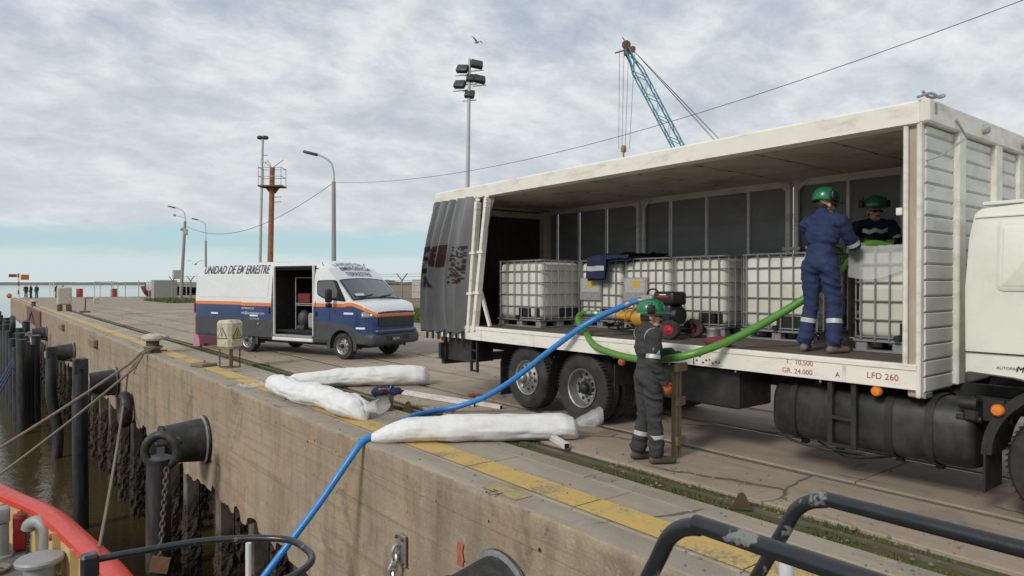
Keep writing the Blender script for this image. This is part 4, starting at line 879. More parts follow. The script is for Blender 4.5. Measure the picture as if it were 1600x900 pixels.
# small things on the deck
b = MB(); b.lathe([(0, 0), (.085, 0), (.09, .01), (.085, .02), (.085, .16), (.092, .17), (.085, .18), (.07, .175), (0, .17)], n=20); o = b.build('metal_can', GALV); o.location = (7.45, 5.32, DZ); tag(o, 'small round metal can standing on the lorry deck by the green hose', 'can')
b = MB(); b.ell((0, 0, .05), (.13, .19, .07), 16); 
for v in b.v: v += Vector((mnoise.noise(v * 9) * .03, mnoise.noise(v * 9 + Vector((5, 0, 0))) * .03, mnoise.noise(v * 12) * .025))
o = b.build('red_net_bag', M('red_net', (.16, .03, .045), .9, var=.4, scale=30, bmp=.5, bscale=60)); o.location = (7.06, 4.98, DZ); tag(o, 'dark red bundle lying at the edge of the lorry deck under the green hose', 'bundle')
# ================================================================== van
VW = M('van_white', (0.68, 0.69, 0.68), 0.25, var=0.02, coat=0.5, dirt=(.5, .49, .46), damt=.25, dscale=1.5); VO = M('van_orange', (0.72, 0.19, 0.03), 0.3, var=0.04, coat=0.4)
VB = M('van_blue', (0.013, 0.034, 0.125), 0.25, var=0.06, coat=0.5, dirt=(.06, .08, .16), damt=.3, dscale=2); VG = M('van_grey_plastic', (0.050, 0.054, 0.060), 0.55, var=0.1, dirt=(.09, .085, .08), damt=.5, dscale=3)
VGL = M('van_glass', (0.035, 0.042, 0.045), 0.05, var=0.1, coat=1.0, spec=0.9); VBLK = M('van_black_trim', (0.012, 0.012, 0.013), 0.4); VIN = M('van_inside_shade', (0.022, 0.019, 0.018), 0.8, var=.3)
VLET = M('navy_lettering', (0.03, 0.045, 0.11), 0.45); VLW = M('white_lettering', (0.75, 0.76, 0.77), 0.5); CHROME = M('bright_metal', (.6, .61, .62), .25, .9, var=.05)
ED = math.atan2(-.937, .35)
van = thing('van', 'white, orange and blue high roof van with its side door slid open', 'van', (7.277, 21.21, 0), ED)
def lerp_t(tab, x):
    if x <= tab[0][0]: return tab[0][1]
    for (a, u), (b_, v) in zip(tab, tab[1:]):
        if x <= b_: t = (x - a) / (b_ - a); return u + (v - u) * t
    return tab[-1][1]
ZT = [(-2.55, 2.48), (-2.48, 2.60), (-2.2, 2.67), (0, 2.69), (2.5, 2.69), (2.9, 2.67), (3.1, 2.62), (3.3, 2.50), (3.64, 2.19), (3.70, 2.13), (4.25, 1.62), (4.30, 1.605), (4.55, 1.555), (4.75, 1.49), (4.87, 1.42), (4.94, 1.30)]
WX = [(-2.55, .93), (-2.5, .975), (-2.4, 1.0), (3.7, 1.0), (4.1, .995), (4.4, .985), (4.65, .95), (4.82, .88), (4.94, .74)]
ZS = [(-2.55, 1.40), (3.95, 1.40), (4.1, 1.43), (4.3, 1.43), (4.6, 1.34), (4.8, 1.25), (4.94, 1.14)]
ZG = [(-2.55, 1.01), (3.4, 1.01), (4.2, .92), (4.5, .72), (4.94, .60)]
def tumb(z): return 1 - .0 if z < 1.5 else 1 - .045 * ((z - 1.5) / .65) - .06 * max(0, (z - 2.1) / .45) ** 2
def vsec(x):
    zt, w, zs, zg = lerp_t(ZT, x), lerp_t(WX, x), lerp_t(ZS, x), lerp_t(ZG, x); o = []
    for k in range(11): z = .42 + (zg - .42) * k / 10; o.append((w * (.97 if k == 0 else 1), z, 3))
    for k in range(1, 4): o.append((w * (1.0 if k < 3 else .998), zg + (zs - zg) * k / 3, 2))
    zu = min(zs + .095, zt - .02); o.append((w * .992, zu, 1))
    roof = x < 3.3; ze = max(zu + .005, zt - (.16 if roof else .05 if x < 4.27 else .03))
    for k in range(1, 9): z = zu + (ze - zu) * k / 8; o.append((w * tumb(z) * (.992 if x < 4.0 else .985), z, 0))
    we = o[-1][0]; n = 7
    for k in range(1, n + 1):
        t = k / n; o.append((we * (1 - t) ** (.75 if roof else 1.0), ze + (zt - ze) * (1 - (1 - t) ** 2.2), 0))
    return o
xs = sorted(set([-2.55, -2.53, -2.5, -2.45, -2.4] + [round(-2.3 + .08 * i, 3) for i in range(89)] + [3.1, 3.3, 3.64, 3.70, 4.25, 4.30, 4.9, 4.94])); xs = [x for x in xs if x <= 4.94]
secs = [vsec(x) for x in xs]; nr = len(secs[0]); AR = [(0.0, .36, .46), (3.9, .36, .47)]
for side in (-1, 1):
    b = MB(); b.v = [Vector((xs[i], side * secs[i][j][0], secs[i][j][1])) for i in range(len(xs)) for j in range(nr)]
    for i in range(len(xs) - 1):
        for j in range(nr - 1):
            xc = (xs[i] + xs[i + 1]) / 2; zc_ = (secs[i][j][1] + secs[i][j + 1][1]) / 2
            if any((xc - a) ** 2 + (zc_ - c) ** 2 < r * r and j < 12 for a, c, r in AR): continue
            if side < 0 and 1.16 < xc < 2.82 and .50 < zc_ < 2.50 and j < 24: continue
            f = [i * nr + j, (i + 1) * nr + j, (i + 1) * nr + j + 1, i * nr + j + 1]; b.f.append(f if side < 0 else f[::-1]); b.m.append(secs[i][j + 1][2] if j >= 10 else 3)
    for end, i in ((0, 0), (1, len(xs) - 1)):
        pass
    b.build('body_side', [VW, VO, VB, VG], van, smooth=28)
for i, nm, ml in ((0, 'rear_doors', VW), (len(xs) - 1, 'nose_panel', VB)):
    ring = [Vector((xs[i], s[0], s[1])) for s in secs[i]] + [Vector((xs[i], -s[0], s[1])) for s in secs[i][-2::-1]]; f = list(range(len(ring))); MB().add(ring, [f if i == 0 else f[::-1]]).build(nm, ml, van, smooth=None)
def vy(x, z): return lerp_t(WX, x) * tumb(z) * .995
def vpanel(name, poly, d, mat, parent=van, side=-1, sub=0):
    P = [Vector((x, side * (vy(x, z) + d), z)) for x, z in poly]; f = list(range(len(P))); nrm = (P[1] - P[0]).cross(P[2] - P[0]); return MB().add(P, [f]).build(name, mat, parent, smooth=None, fixn=False)
def rpoly(pts, r=.05, n=4):
    o = []; L = len(pts)
    for i in range(L):
        p, a, c = Vector((*pts[i], 0)), Vector((*pts[i - 1], 0)), Vector((*pts[(i + 1) % L], 0)); u, w = (a - p), (c - p); rr = min(r, u.length * .45, w.length * .45); s, e = p + u.normalized() * rr, p + w.normalized() * rr
        for k in range(n + 1): t = k / n; q = s * (1 - t) ** 2 + p * 2 * t * (1 - t) + e * t * t; o.append((q.x, q.y))
    return o
# sliding door, pushed back along the side
dx0, dx1 = -.16, 1.17; b = MB(); zr = [.50, .75, 1.01, 1.02, 1.2, 1.385, 1.39, 1.48, 1.485, 1.6, 1.8, 2.0, 2.14, 2.25, 2.35, 2.45, 2.52]
mi = [3, 3, 3, 2, 2, 2, 1, 1, 0, 0, 0, 0, 0, 0, 0, 0]
def dpt(i, j): x = dx0 + (dx1 - dx0) * i / 6; z = zr[j]; return Vector((x, -(1.0 * tumb(z) * .995 + .065), z - .012))
b.v = [dpt(i, j) for i in range(7) for j in range(len(zr))]; L = len(zr)
for i in range(6):
    for j in range(L - 1): b.f.append([i * L + j, (i + 1) * L + j, (i + 1) * L + j + 1, i * L + j + 1]); b.m.append(mi[j])
for i in (0, 6):
    o = len(b.v); b.v += [dpt(i, j) for j in range(L)] + [dpt(i, j) + Vector((0, .06, 0)) for j in range(L)]
    for j in range(L - 1): b.f.append([o + j, o + j + 1, o + L + j + 1, o + L + j]); b.m.append(4)
o = len(b.v); b.v += [dpt(i, L - 1) for i in range(7)] + [dpt(i, L - 1) + Vector((0, .06, 0)) for i in range(7)]
for i in range(6): b.f.append([o + i, o + i + 1, o + 8 + i, o + 7 + i]); b.m.append(0)
sdoor = b.build('sliding_door', [VW, VO, VB, VG, GREYSTEEL], van, smooth=25)
MB().box((1.10, -1.075, 1.25), (.035, .02, .16), bev=.006).build('door_handle', VBLK, sdoor)
# door opening: frame and what is inside
for (c, d) in (((1.19, -.96, 1.5), (.05, .07, 2.05)), ((2.80, -.96, 1.55), (.05, .07, 1.95)), ((2.0, -.90, 2.50), (1.62, .10, .06))): MB().box(c, d, bev=.012).build('door_frame', VW if d[2] > 1 else VBLK, van)
MB().box((1.98, -.98, .46), (1.66, .10, .10), bev=.02).build('door_sill', VW, van); MB().box((1.98, -.86, .55), (1.6, .3, .06), bev=.01).build('step', GREYSTEEL, van)
MB().box((1.98, -.74, .63), (1.6, .04, .14), bev=.01).build('step_riser', VBLK, van)
for c, d in (((2.0, .45, 1.5), (1.9, .04, 2.0)), ((1.10, -.2, 1.5), (.04, 1.3, 2.0)), ((2.88, -.2, 1.5), (.04, 1.3, 2.0)), ((2.0, -.2, 2.44), (1.85, 1.4, .03)), ((2.0, -.2, .68), (1.85, 1.4, .04))): MB().box(c, d).build('shade_panel', VIN, van, smooth=None)  # near-black panels added, putting the shade inside the van into their colour
b = MB(); [b.tube([(x, -.45, .7), (x, -.45, 2.2)], .016, 6) for x in (1.5, 2.65)]; [b.tube([(1.5, -.45, z), (2.65, -.45, z)], .016, 6) for z in (2.2, 1.45, 1.40)]; b.build('rack', GREYSTEEL, van)
MB().lathe([(0, .7), (.075, .7), (.08, .74), (.08, 1.18), (.05, 1.24), (.02, 1.26), (.02, 1.3), (0, 1.3)], (2.55, -.62, 0), n=16).build('extinguisher', M('red_enamel', (.42, .02, .02), .3, coat=.4), van)
MB().box((2.45, -.2, 1.72), (.32, .4, .4), bev=.03).build('yellow_case', M('case_yellow', (.42, .25, .03), .5), van); MB().box((1.75, -.2, 1.6), (.5, .4, .28), bev=.03).build('red_case', M('case_red', (.16, .03, .025), .5), van)
b = MB(); b.ell((1.7, -.3, 1.0), (.2, .2, .26), 12); b.cyl((1.6, -.45, .75), (1.9, -.45, .75), .08); b.build('hose_reel', VG, van); MB().box((2.1, -.2, .95), (.35, .4, .45), bev=.04).build('grey_case', GREYSTEEL, van)
# glass
vpanel('side_window', rpoly([(2.93, 2.12), (2.96, 1.72), (3.30, 1.60), (4.06, 1.545), (3.68, 2.13)], .09), .006, VBLK); vpanel('side_window_glass', rpoly([(2.96, 2.09), (2.99, 1.75), (3.31, 1.635), (3.86, 1.59), (3.57, 2.10)], .08), .010, VGL)
vpanel('side_window', rpoly([(2.93, 2.12), (3.60, 2.13), (3.98, 1.545), (3.30, 1.60), (2.96, 1.72)], .09), .006, VBLK, side=1)
def screen(y0, y1, t0, t1, d): return [Vector((3.56 + .71 * t + .59 * d, y, 2.12 - .535 * t + .8 * d - .035 * (abs(y) / .9) ** 2)) for t, y in ((t0, y0), (t0, y1), (t1, y1 * 1.06), (t1, y0 * 1.06))]
def screen_grid(name, m0, m1, ta, tb, d, mat):
    b = MB(); b.grid(lambda i, j: Vector((3.70 + .55 * (ta + (tb - ta) * j / 6) + .68 * d, (-1 + 2 * i / 16) * (m0 + (m1 - m0) * j / 6), 2.13 - .51 * (ta + (tb - ta) * j / 6) - .05 * (abs(-1 + 2 * i / 16)) ** 2 + .014 + .73 * d)), 17, 7); return b.build(name, mat, van, smooth=60)
screen_grid('windscreen_frame', .87, .94, -.06, 1.04, .012, VBLK); wsn = screen_grid('windscreen', .82, .89, .0, .96, .020, VGL)
b = MB(); b.tube([(4.26, -.75, 1.66), (4.19, -.1, 1.74)], .012, 5); b.tube([(4.27, .05, 1.66), (4.18, .7, 1.74)], .012, 5); b.build('wiper', VBLK, wsn)
b = MB(); b.add([(4.21, -.78, 1.70), (4.21, -.45, 1.71), (4.14, -.43, 1.775), (4.14, -.76, 1.765)], [[0, 1, 2, 3]]); b.build('papers', M('paper', (.45, .58, .56), .5), wsn, smooth=None)
# bonnet stripe
b = MB(); P = []
for k in range(15):
    x = 4.12 + (4.93 - 4.12) * k / 14; zs = lerp_t(ZS, x)
    P.append(x)
def edgept(x, up, s): w = lerp_t(WX, x); zt, zs = lerp_t(ZT, x), lerp_t(ZS, x); zu = min(zs + .095, zt - .02); return Vector((x + .004, s * (w * (.998 if not up else .90) + .006), (zs + .01 if not up else zu + .035)))
for s in (-1, 1): b = MB(); b.grid(lambda i, j: edgept(P[i], j, s), 15, 2, flip=s > 0); b.build('bonnet_stripe', VO, van, smooth=50)
MB().box((4.945, 0, 1.19), (.03, 1.44, .085), bev=.01).build('bonnet_stripe', VO, van)
# nose: grille, lamps, bumper, plate
b = MB(); b.box((4.955, 0, 1.01), (.03, 1.40, .25), bev=.02); gr = b.build('grille', VBLK, van)
for z in (.92, .97, 1.02, 1.07): MB().box((4.973, 0, z), (.012, 1.34, .012)).build('grille_bar', VG, gr, smooth=None)
b = MB(); b.add(*rbox((4.78, 0, .56), (.44, 1.90, .34), .12, 4)); b.build('bumper', VG, van, smooth=40)
b = MB(); b.add(*rbox((4.86, 0, .76), (.30, 1.60, .12), .05, 3)); b.build('bumper_blue', VB, van, smooth=40)
MB().box((5.0, 0, .58), (.01, .9, .12), bev=.004).build('lower_grille', VBLK, van)
MB().box((5.012, -.05, .555), (.012, .42, .13), bev=.004).build('number_plate', M('plate_dark', (.05, .05, .055), .4), van); lettering('AE 504', .085, (5.021, -.22, .53), (0, 1, 0), (0, 0, 1), VLW, van)
lettering('IVECO', .12, (4.95, -.24, 1.255), (0, 1, 0), (-.42, 0, .90), GREYSTEEL, van, xs=1.1)
for s in (-1, 1):
    R2 = Matrix.Rotation(R_(38 * s), 3, 'Z') @ Matrix.Rotation(R_(-24), 3, 'Y'); b = MB(); vs, fs = rbox((0, 0, 0), (.10, .46, .17), .045, 3); b.add([R2 @ v + Vector((4.77, s * .835, 1.20)) for v in vs], fs); hl = b.build('headlight', M('lamp_glass', (.30, .32, .34), .08, .4, coat=1) if 'lamp_glass' not in MATS else MATS['lamp_glass'], van, smooth=40)
    MB().ell((4.825, s * .835, 1.19), .055, 10).build('lamp_bowl', CHROME, hl)
    b = MB(); vs, fs = rbox((0, 0, 0), (.08, .20, .11), .03, 3); b.add([Matrix.Rotation(R_(38 * s), 3, 'Z') @ v + Vector((4.90, s * .72, .60)) for v in vs], fs); b.build('fog_lamp', VBLK, van, smooth=40)
    vv = [(0, 0, 0)]
    b = MB(); vs, fs = rbox((3.62, s * 1.20, 1.70), (.12, .20, .36), .05, 3); b.add(vs, fs); vs, fs = rbox((3.62, s * 1.19, 1.45), (.12, .18, .12), .04, 3); b.add(vs, fs); b.bar((3.66, s * .98, 1.62), (3.62, s * 1.15, 1.62), .06, .05); b.build('door_mirror', VBLK, van, smooth=40)
    for k in (0, 3.9):
        b = MB(); n = 20; fl = [(k + r * math.cos(R_(-12 + 204 * i / n)), .36 + r * math.sin(R_(-12 + 204 * i / n))) for i in range(n + 1) for r in (.43, .53)]
        P = [Vector((x, s * (min(1.0, lerp_t(WX, x)) + .014), z)) for x, z in fl]; b.v = P
        for i in range(n): f = [2 * i, 2 * i + 1, 2 * i + 3, 2 * i + 2]; b.f.append(f if s > 0 else f[::-1]); b.m.append(0)
        o = len(b.v); b.v += [P[2 * i] for i in range(n + 1)] + [P[2 * i] - Vector((0, s * .34, 0)) for i in range(n + 1)]
        for i in range(n): b.f.append([o + i, o + i + 1, o + n + 2 + i, o + n + 1 + i]); b.m.append(0)
        b.build('arch_flare', VG, van, smooth=50)
def vwheel(x, s):
    r = .355; o = (x, s * .965, r); ax = (0, s, 0); rr = r * .62
    wh = MB().lathe([(rr, -.02), (rr * 1.0, .0), (rr * .93, -.01), (rr * .86, -.05), (rr * .5, -.03), (rr * .42, .0), (0, .005)], o, ax, 30).build('wheel', RIM, van)
    MB().lathe([(rr * .98, -.22), (r * .95, -.215), (r, -.18), (r, -.035), (r * .96, -.006), (r * .8, .006), (rr * 1.02, -.006), (rr * .98, -.02)], o, ax, 40).build('tyre', TYRE, wh)
    d = MB()
    for k in range(8): th = 2 * math.pi * k / 8; d.lathe([(rr * .11, 0), (0, .001)], (x + rr * .68 * math.cos(th), s * (.965 - .036), r + rr * .68 * math.sin(th)), ax, 8)
    d.build('rim_hole_shade', HOLE_SHADE, wh)['kind'] = 'stuff'; MB().lathe([(rr * .30, .0), (rr * .26, .03), (0, .035)], o, ax, 14).build('hub', VBLK, wh)
for x in (0, 3.9):
    for s in (-1, 1): vwheel(x, s)
MB().box((1.9, 0, .38), (5.4, 1.5, .12)).build('underframe', CHAS, van, smooth=None)
MB().lathe([(.03, 0), (.03, .02), (0, .025)], (.62, -1.065, .86), (0, -1, 0), 10).build('side_marker', ORANGE, van)
for (x, z, w_) in ((-1.5, 1.10, .34), (.42, 1.07, .36), (4.15, 1.21, .34), (4.55, .83, .28)): 
    d_ = .075 if .1 < x < 1 else .012; vpanel('reflector_strip', [(x - w_ / 2, z), (x + w_ / 2, z), (x + w_ / 2, z + .05), (x - w_ / 2, z + .05)], d_, VLW)
MB().box((2.95, -1.01, 1.20), (.06, .03, .14), bev=.01).build('cab_door_handle', VBLK, van); MB().box((-2.53, -.965, 1.28), (.05, .06, .34), bev=.01).build('tail_lamp', M('tail_red', (.30, .02, .02), .3), van)
# seams and panel pressings
for x in (2.90, 3.45): MB().box((x, -1.0, 1.27 if x > 3 else 1.06), (.010, .008, .5 if x > 3 else 1.0)).build('door_seam', VBLK, van, smooth=None)
MB().box((0.0, -.999, 2.33), (2.2, .008, .010)).build('roof_seam', VG, van, smooth=None) if False else None
for x0, x1 in ((-2.30, -.20),): vpanel('pressed_panel', rpoly([(x0, 1.62), (x1, 1.62), (x1, 2.30), (x0 + .12, 2.30)], .07), .006, VW)
pp = vpanel('pressed_panel', rpoly([(-.08, 1.62), (1.0, 1.62), (1.06, 2.30), (-.08, 2.30)], .07), .072, VW)
def vside(d): return lambda p: Vector((p.x, -(vy(p.x, p.z) + d), p.z))
lettering('UNIDAD DE EM', .35, (-2.14, 0, 2.335), (1, 0, 0), (0, 0, 1), VLET, van, bold=.004, shear=.2, xs=.79, warp=vside(.012)); lettering('ERRESTRE', .35, (-.055, 0, 2.325), (1, 0, 0), (0, 0, 1), VLET, sdoor, bold=.004, shear=.2, xs=.68, warp=vside(.080))
lettering('@EMERGENCIAS', .075, (-.12, 0, 1.28), (1, 0, 0), (0, 0, 1), VLW, sdoor, warp=vside(.080)); lettering('info@lanchasdelsur.com', .105, (-.14, 0, 1.135), (1, 0, 0), (0, 0, 1), VLW, sdoor, xs=1.0, warp=vside(.080)); lettering('LANCHAS DEL SUR', .05, (.25, 0, .985), (1, 0, 0), (0, 0, 1), VLW, sdoor, warp=vside(.080))
def vtop(x, y):
    T = vsec(x)[-8:]; y = abs(y)
    for (w0, z0, _), (w1, z1, _) in zip(T, T[1:]):
        if w1 <= y <= w0: return z0 + (z1 - z0) * (w0 - y) / max(1e-6, w0 - w1)
    return T[0][1]
for k, (tx, sz) in enumerate((('UNIDAD DE', .17), ('EMERGENCIA', .17), ('TERRESTRE', .17))):
    lettering(tx, sz, (3.24 + .175 * k, -.60 + .07 * k, 0), (0, 1, 0), (-1, 0, 0), VLET, van, bold=.001, xs=1.15, warp=lambda p: Vector((p.x + .012, p.y, vtop(p.x, p.y) + .014)))
b = MB(); b.tube([(3.05, -.80, 2.44), (2.98, -.82, 2.62)], .008, 5); b.build('aerial', VBLK, van); MB().box((3.08, -.82, 2.45), (.10, .05, .05), bev=.015).build('aerial_foot', VBLK, van)
b = MB(); b.tube([(3.1, .72, 2.50), (3.04, .73, 2.60)], .02, 6); b.build('aerial', VBLK, van)

# pink crate behind the van
PINK = M('pink_plastic', (.50, .20, .27), .6, var=.15, scale=5, dirt=(.35, .2, .2), damt=.5, dscale=6)
pk = thing('pink_barrier', 'faded pink plastic barrier standing behind the van', 'barrier', (6.10, 24.0, 0), ED); pk.scale = (.8, .62, .85)
b = MB(); b.prism([(-.22, 0), (.22, 0), (.17, .3), (.10, .45), (.10, .95), (.06, 1.0), (-.06, 1.0), (-.10, .95), (-.10, .45), (-.17, .3)], (0, -.75, 0), (1, 0, 0), (0, 0, 1), (0, 1.5, 0)); b.build('shell', PINK, pk, smooth=30)
for y in (-.4, .4): MB().box((0, y, .05), (.46, .22, .08), bev=.02).build('foot_slot', VBLK, pk)

# ================================================================== people
SKIN = M('skin', (.50, .29, .205), .5, var=.08, scale=12, sss=.1); HAIR = M('dark_hair', (.02, .014, .011), .7, var=.3, scale=40); GREEN = M('green_helmet', (.006, .155, .055), .3, var=.08, coat=.4, dirt=(.05, .16, .09), damt=.3, dscale=8)
CHAR = M('charcoal_overall', (.034, .034, .037), .85, var=.15, scale=6, bmp=.35, bscale=22, dirt=(.06, .056, .052), damt=.4, dscale=5); BLUE = M('blue_overall', (.016, .030, .088), .85, var=.12, scale=6, bmp=.35, bscale=22, dirt=(.03, .045, .10), damt=.4, dscale=5)
BOOT = M('worn_boot', (.055, .042, .034), .8, var=.25, scale=12, dirt=(.13, .11, .09), damt=.6, dscale=9); BOOTT = M('tan_boot', (.16, .125, .09), .8, var=.25, scale=12); GORANGE = M('orange_glove', (.55, .13, .03), .7, var=.2, scale=20); GWHITE = M('pale_glove', (.45, .44, .42), .8, var=.1); GGREEN = M('green_glove', (.09, .22, .03), .6, var=.15)
LIPS = M('lips', (.30, .12, .09), .5)
def sd_cap(P, a, b, ra, rb):
    a, b = np.array(a), np.array(b); d = b - a; L = max(1e-9, float(d @ d)); t = np.clip(((P - a) @ d) / L, 0, 1); q = a + t[:, None] * d; return np.linalg.norm(P - q, axis=1) - (ra + (rb - ra) * t)
def sd_ell(P, c, r): q = (P - np.array(c)) / np.array(r); return (np.linalg.norm(q, axis=1) - 1) * min(r)
def grow(prims, name, mats, parent, voxel=.0075, cloth=(), iters=5):
    """prims: ('c',a,b,ra,rb,mat) tapered limbs or ('e',c,(r),mat) volumes -> one closed continuous skin"""
    b = MB()
    for p in prims:
        if p[0] == 'c':
            a, c = Vector(p[1]), Vector(p[2]); n = 6; L = (c - a).length; d = (c - a) / max(L, 1e-6); pts, rs = [], []
            for k in range(n): t = R_(-90 + 90 * k / (n - .0)); pts.append(a + d * p[3] * math.sin(t)); rs.append(max(.001, p[3] * math.cos(t)))
            pts.append(a); rs.append(p[3]); pts.append(c); rs.append(p[4])
            for k in range(1, n + 1): t = R_(90 * k / n); pts.append(c + d * p[4] * math.sin(t)); rs.append(max(.001, p[4] * math.cos(t)))
            b.tube(pts, rs, 16)
        else: b.ell(p[1], p[2], 22)
    me = bpy.data.meshes.new('t'); me.from_pydata([tuple(v) for v in b.v], [], b.f); o = bpy.data.objects.new('t', me); COL.objects.link(o)
    m = o.modifiers.new('r', 'REMESH'); m.mode = 'VOXEL'; m.voxel_size = voxel; m2 = o.modifiers.new('s', 'SMOOTH'); m2.factor = .5; m2.iterations = iters
    dg = bpy.context.evaluated_depsgraph_get(); dg.update(); res = bpy.data.meshes.new_from_object(o.evaluated_get(dg)); bpy.data.objects.remove(o); res.name = name
    nv = len(res.vertices); co = np.empty(nv * 3); res.vertices.foreach_get('co', co); co = co.reshape(-1, 3); nf = len(res.polygons); ce = np.empty(nf * 3); res.polygons.foreach_get('center', ce); ce = ce.reshape(-1, 3)
    def owner(P):
        D = np.stack([sd_cap(P, p[1], p[2], p[3], p[4]) if p[0] == 'c' else sd_ell(P, p[1], p[2]) for p in prims]); return np.array([p[-1] for p in prims])[D.argmin(0)]
    ov = owner(co); nn = np.empty(nv * 3); res.vertices.foreach_get('normal', nn); nn = nn.reshape(-1, 3); isc = np.isin(ov, cloth)
    for i in np.nonzero(isc)[0]:
        p = Vector(co[i]); h = .011 * mnoise.noise(Vector((p.x * 9, p.y * 9, p.z * 15))) + .013 * (.75 - 2.2 * abs(mnoise.noise(Vector((p.x * 6 + p.z * 4, p.y * 6, p.z * 11 + p.x * 5))))) + .003 * mnoise.noise(p * 38); co[i] += nn[i] * h
    res.vertices.foreach_set('co', co.ravel()); res.materials.clear()
    for mm in mats: res.materials.append(mm)
    res.polygons.foreach_set('material_index', owner(ce).astype(np.int32)); res.polygons.foreach_set('use_smooth', [True] * nf); res.update(); return link(name, res, parent)
def hand(pr, wrist, direc, palmn, m, side, curl=.9, s=1.0):
    w, d, pn = Vector(wrist), Vector(direc).normalized(), Vector(palmn).normalized(); pn = (pn - d * pn.dot(d)).normalized(); a = d.cross(pn) * side
    c = w + d * .05 * s
    for u in (-.026, -.009, .009, .026): pr.append(('c', w + a * u * .8, w + d * .088 * s + a * u * 1.15, .019, .014, m))
    for u, l in ((-.034, .062), (-.0115, .074), (.0115, .080), (.034, .072)):
        p0 = w + d * .09 * s + a * u; l *= s; c1 = curl * .5; p1 = p0 + (d * math.cos(c1) + pn * math.sin(c1)) * l * .45; c2 = curl * 1.1; p2 = p1 + (d * math.cos(c2) + pn * math.sin(c2)) * l * .33; c3 = curl * 1.6; p3 = p2 + (d * math.cos(c3) + pn * math.sin(c3)) * l * .25
        for q0, q1, r0, r1 in ((p0, p1, .0105, .0098), (p1, p2, .0098, .009), (p2, p3, .009, .0078)): pr.append(('c', q0, q1, r0, r1, m))
    t0 = w + d * .025 * s + a * .03; t1 = t0 + (a * .75 + d * .6 + pn * .35).normalized() * .045 * s; t2 = t1 + (a * .1 + d * .85 + pn * .6).normalized() * .036 * s
    pr.append(('c', t0, t1, .015, .0125, m)); pr.append(('c', t1, t2, .0125, .0095, m))
def person(name, label, loc, face, J, mats, voxel=.0075, detail=True):
    """mats index: 0 cloth 1 skin 2 hair 3 boot 4 glove right 5 glove left 6 lips"""
    t_ = thing(name, label, 'person', loc, math.atan2(-face[0], face[1])); pr = []
    V = Vector; hip, chest, neck, head = V(J['hip']), V(J['chest']), V(J['neck']), V(J['head'])
    up = (chest - hip).normalized()
    pr += [('e', hip + V((0, -.012, .0)), (.172, .135, .125), 0), ('e', hip.lerp(chest, .38), (.158, .122, .16), 0), ('e', chest, (.188, .130, .175), 0), ('e', chest + up * .10 + V((0, -.012, 0)), (.165, .105, .10), 0)]
    for s, k in ((1, 'R'), (-1, 'L')):
        sh, el, wr = V(J['sh' + k]), V(J['el' + k]), V(J['wr' + k]); hp, kn, an = hip + V((s * .095, 0, -.03)), V(J['kn' + k]), V(J['an' + k]); toe = V(J['toe' + k])
        pr += [('c', neck.lerp(sh, .15), sh, .075, .078, 0), ('c', sh, sh.lerp(el, .5), .080, .068, 0), ('c', sh.lerp(el, .5), el, .068, .058, 0), ('c', el, wr, .058, .042, 0), ('c', hp, hp.lerp(kn, .5), .108, .092, 0), ('c', hp.lerp(kn, .5), kn, .092, .077, 0), ('c', kn, kn.lerp(an, .5), .077, .076, 0), ('c', kn.lerp(an, .5), an + V((0, -.01, .035)), .078, .079, 0)]
        hd = V(J.get('hd' + k, wr - el)); hand(pr, wr + hd.normalized() * .012, hd, V(J.get('pn' + k, (-s, 0, 0))), 4 if s > 0 else 5, s, J.get('curl' + k, .8))
        f = (toe - an); f.z = 0; f.normalize(); b0 = V((an.x, an.y, toe.z))
        pr += [('c', an + V((0, 0, .10)), an + V((0, 0, -.01)), .060, .056, 3), ('c', b0 - f * .055 + V((0, 0, .042)), b0 + f * .06 + V((0, 0, .045)), .043, .046, 3), ('c', b0 + f * .05 + V((0, 0, .044)), b0 + f * .165 + V((0, 0, .036)), .047, .036, 3)]
    Rh = Matrix.Rotation(R_(J.get('turn', 0)), 3, 'Z') @ Matrix.Rotation(R_(J.get('nod', 0)), 3, 'X'); H = lambda x, y, z: head + Rh @ V((x, y, z))
    pr += [('c', neck + V((0, -.01, -.03)), head + V((0, -.02, -.06)), .062, .055, 1), ('c', neck + V((0, -.012, -.03)), neck + V((0, -.012, .035)), .080, .073, 0)]
    pr += [('e', H(0, -.01, .03), (.076, .098, .095), 1), ('c', H(0, .045, -.045), H(0, .03, .02), .048, .062, 1), ('c', H(-.028, .058, -.083), H(.028, .058, -.083), .026, .026, 1), ('c', H(0, .092, .018), H(0, .112, -.022), .009, .0145, 1), ('c', H(-.03, .082, .034), H(.03, .082, .034), .014, .014, 1), ('e', H(.032, .082, -.018), (.022, .016, .02), 1), ('e', H(-.032, .082, -.018), (.022, .016, .02), 1), ('c', H(-.018, .092, -.052), H(.018, .092, -.052), .0085, .0085, 6), ('e', H(0, -.045, .0), (.074, .066, .085), 2)]
    for s in (1, -1): pr += [('e', H(s * .078, -.005, -.008), (.014, .024, .033), 1)]
    body = grow(pr, 'body', mats, t_, voxel, cloth=(0,))
    # helmet
    b = MB(); Lr = [(.128, .0), (.130, .02), (.126, .06), (.108, .10), (.075, .128), (.035, .140), (0, .143)]
    b.lathe(Lr, (0, 0, 0), n=28); o = len(b.v) * 0
    for v in b.v: v.y *= 1.14
    n = 28; o = len(b.v)
    for k in range(n + 1):
        th = 2 * math.pi * k / n; fr = max(0, math.sin(th)); e = .012 + .055 * fr ** 1.6; r = .128
        b.v += [Vector((r * math.cos(th), r * 1.14 * math.sin(th), .004)), Vector(((r + e) * math.cos(th), (r + e) * 1.14 * math.sin(th), -.012 - .012 * fr)), Vector((r * .97 * math.cos(th), r * 1.11 * math.sin(th), -.014))]
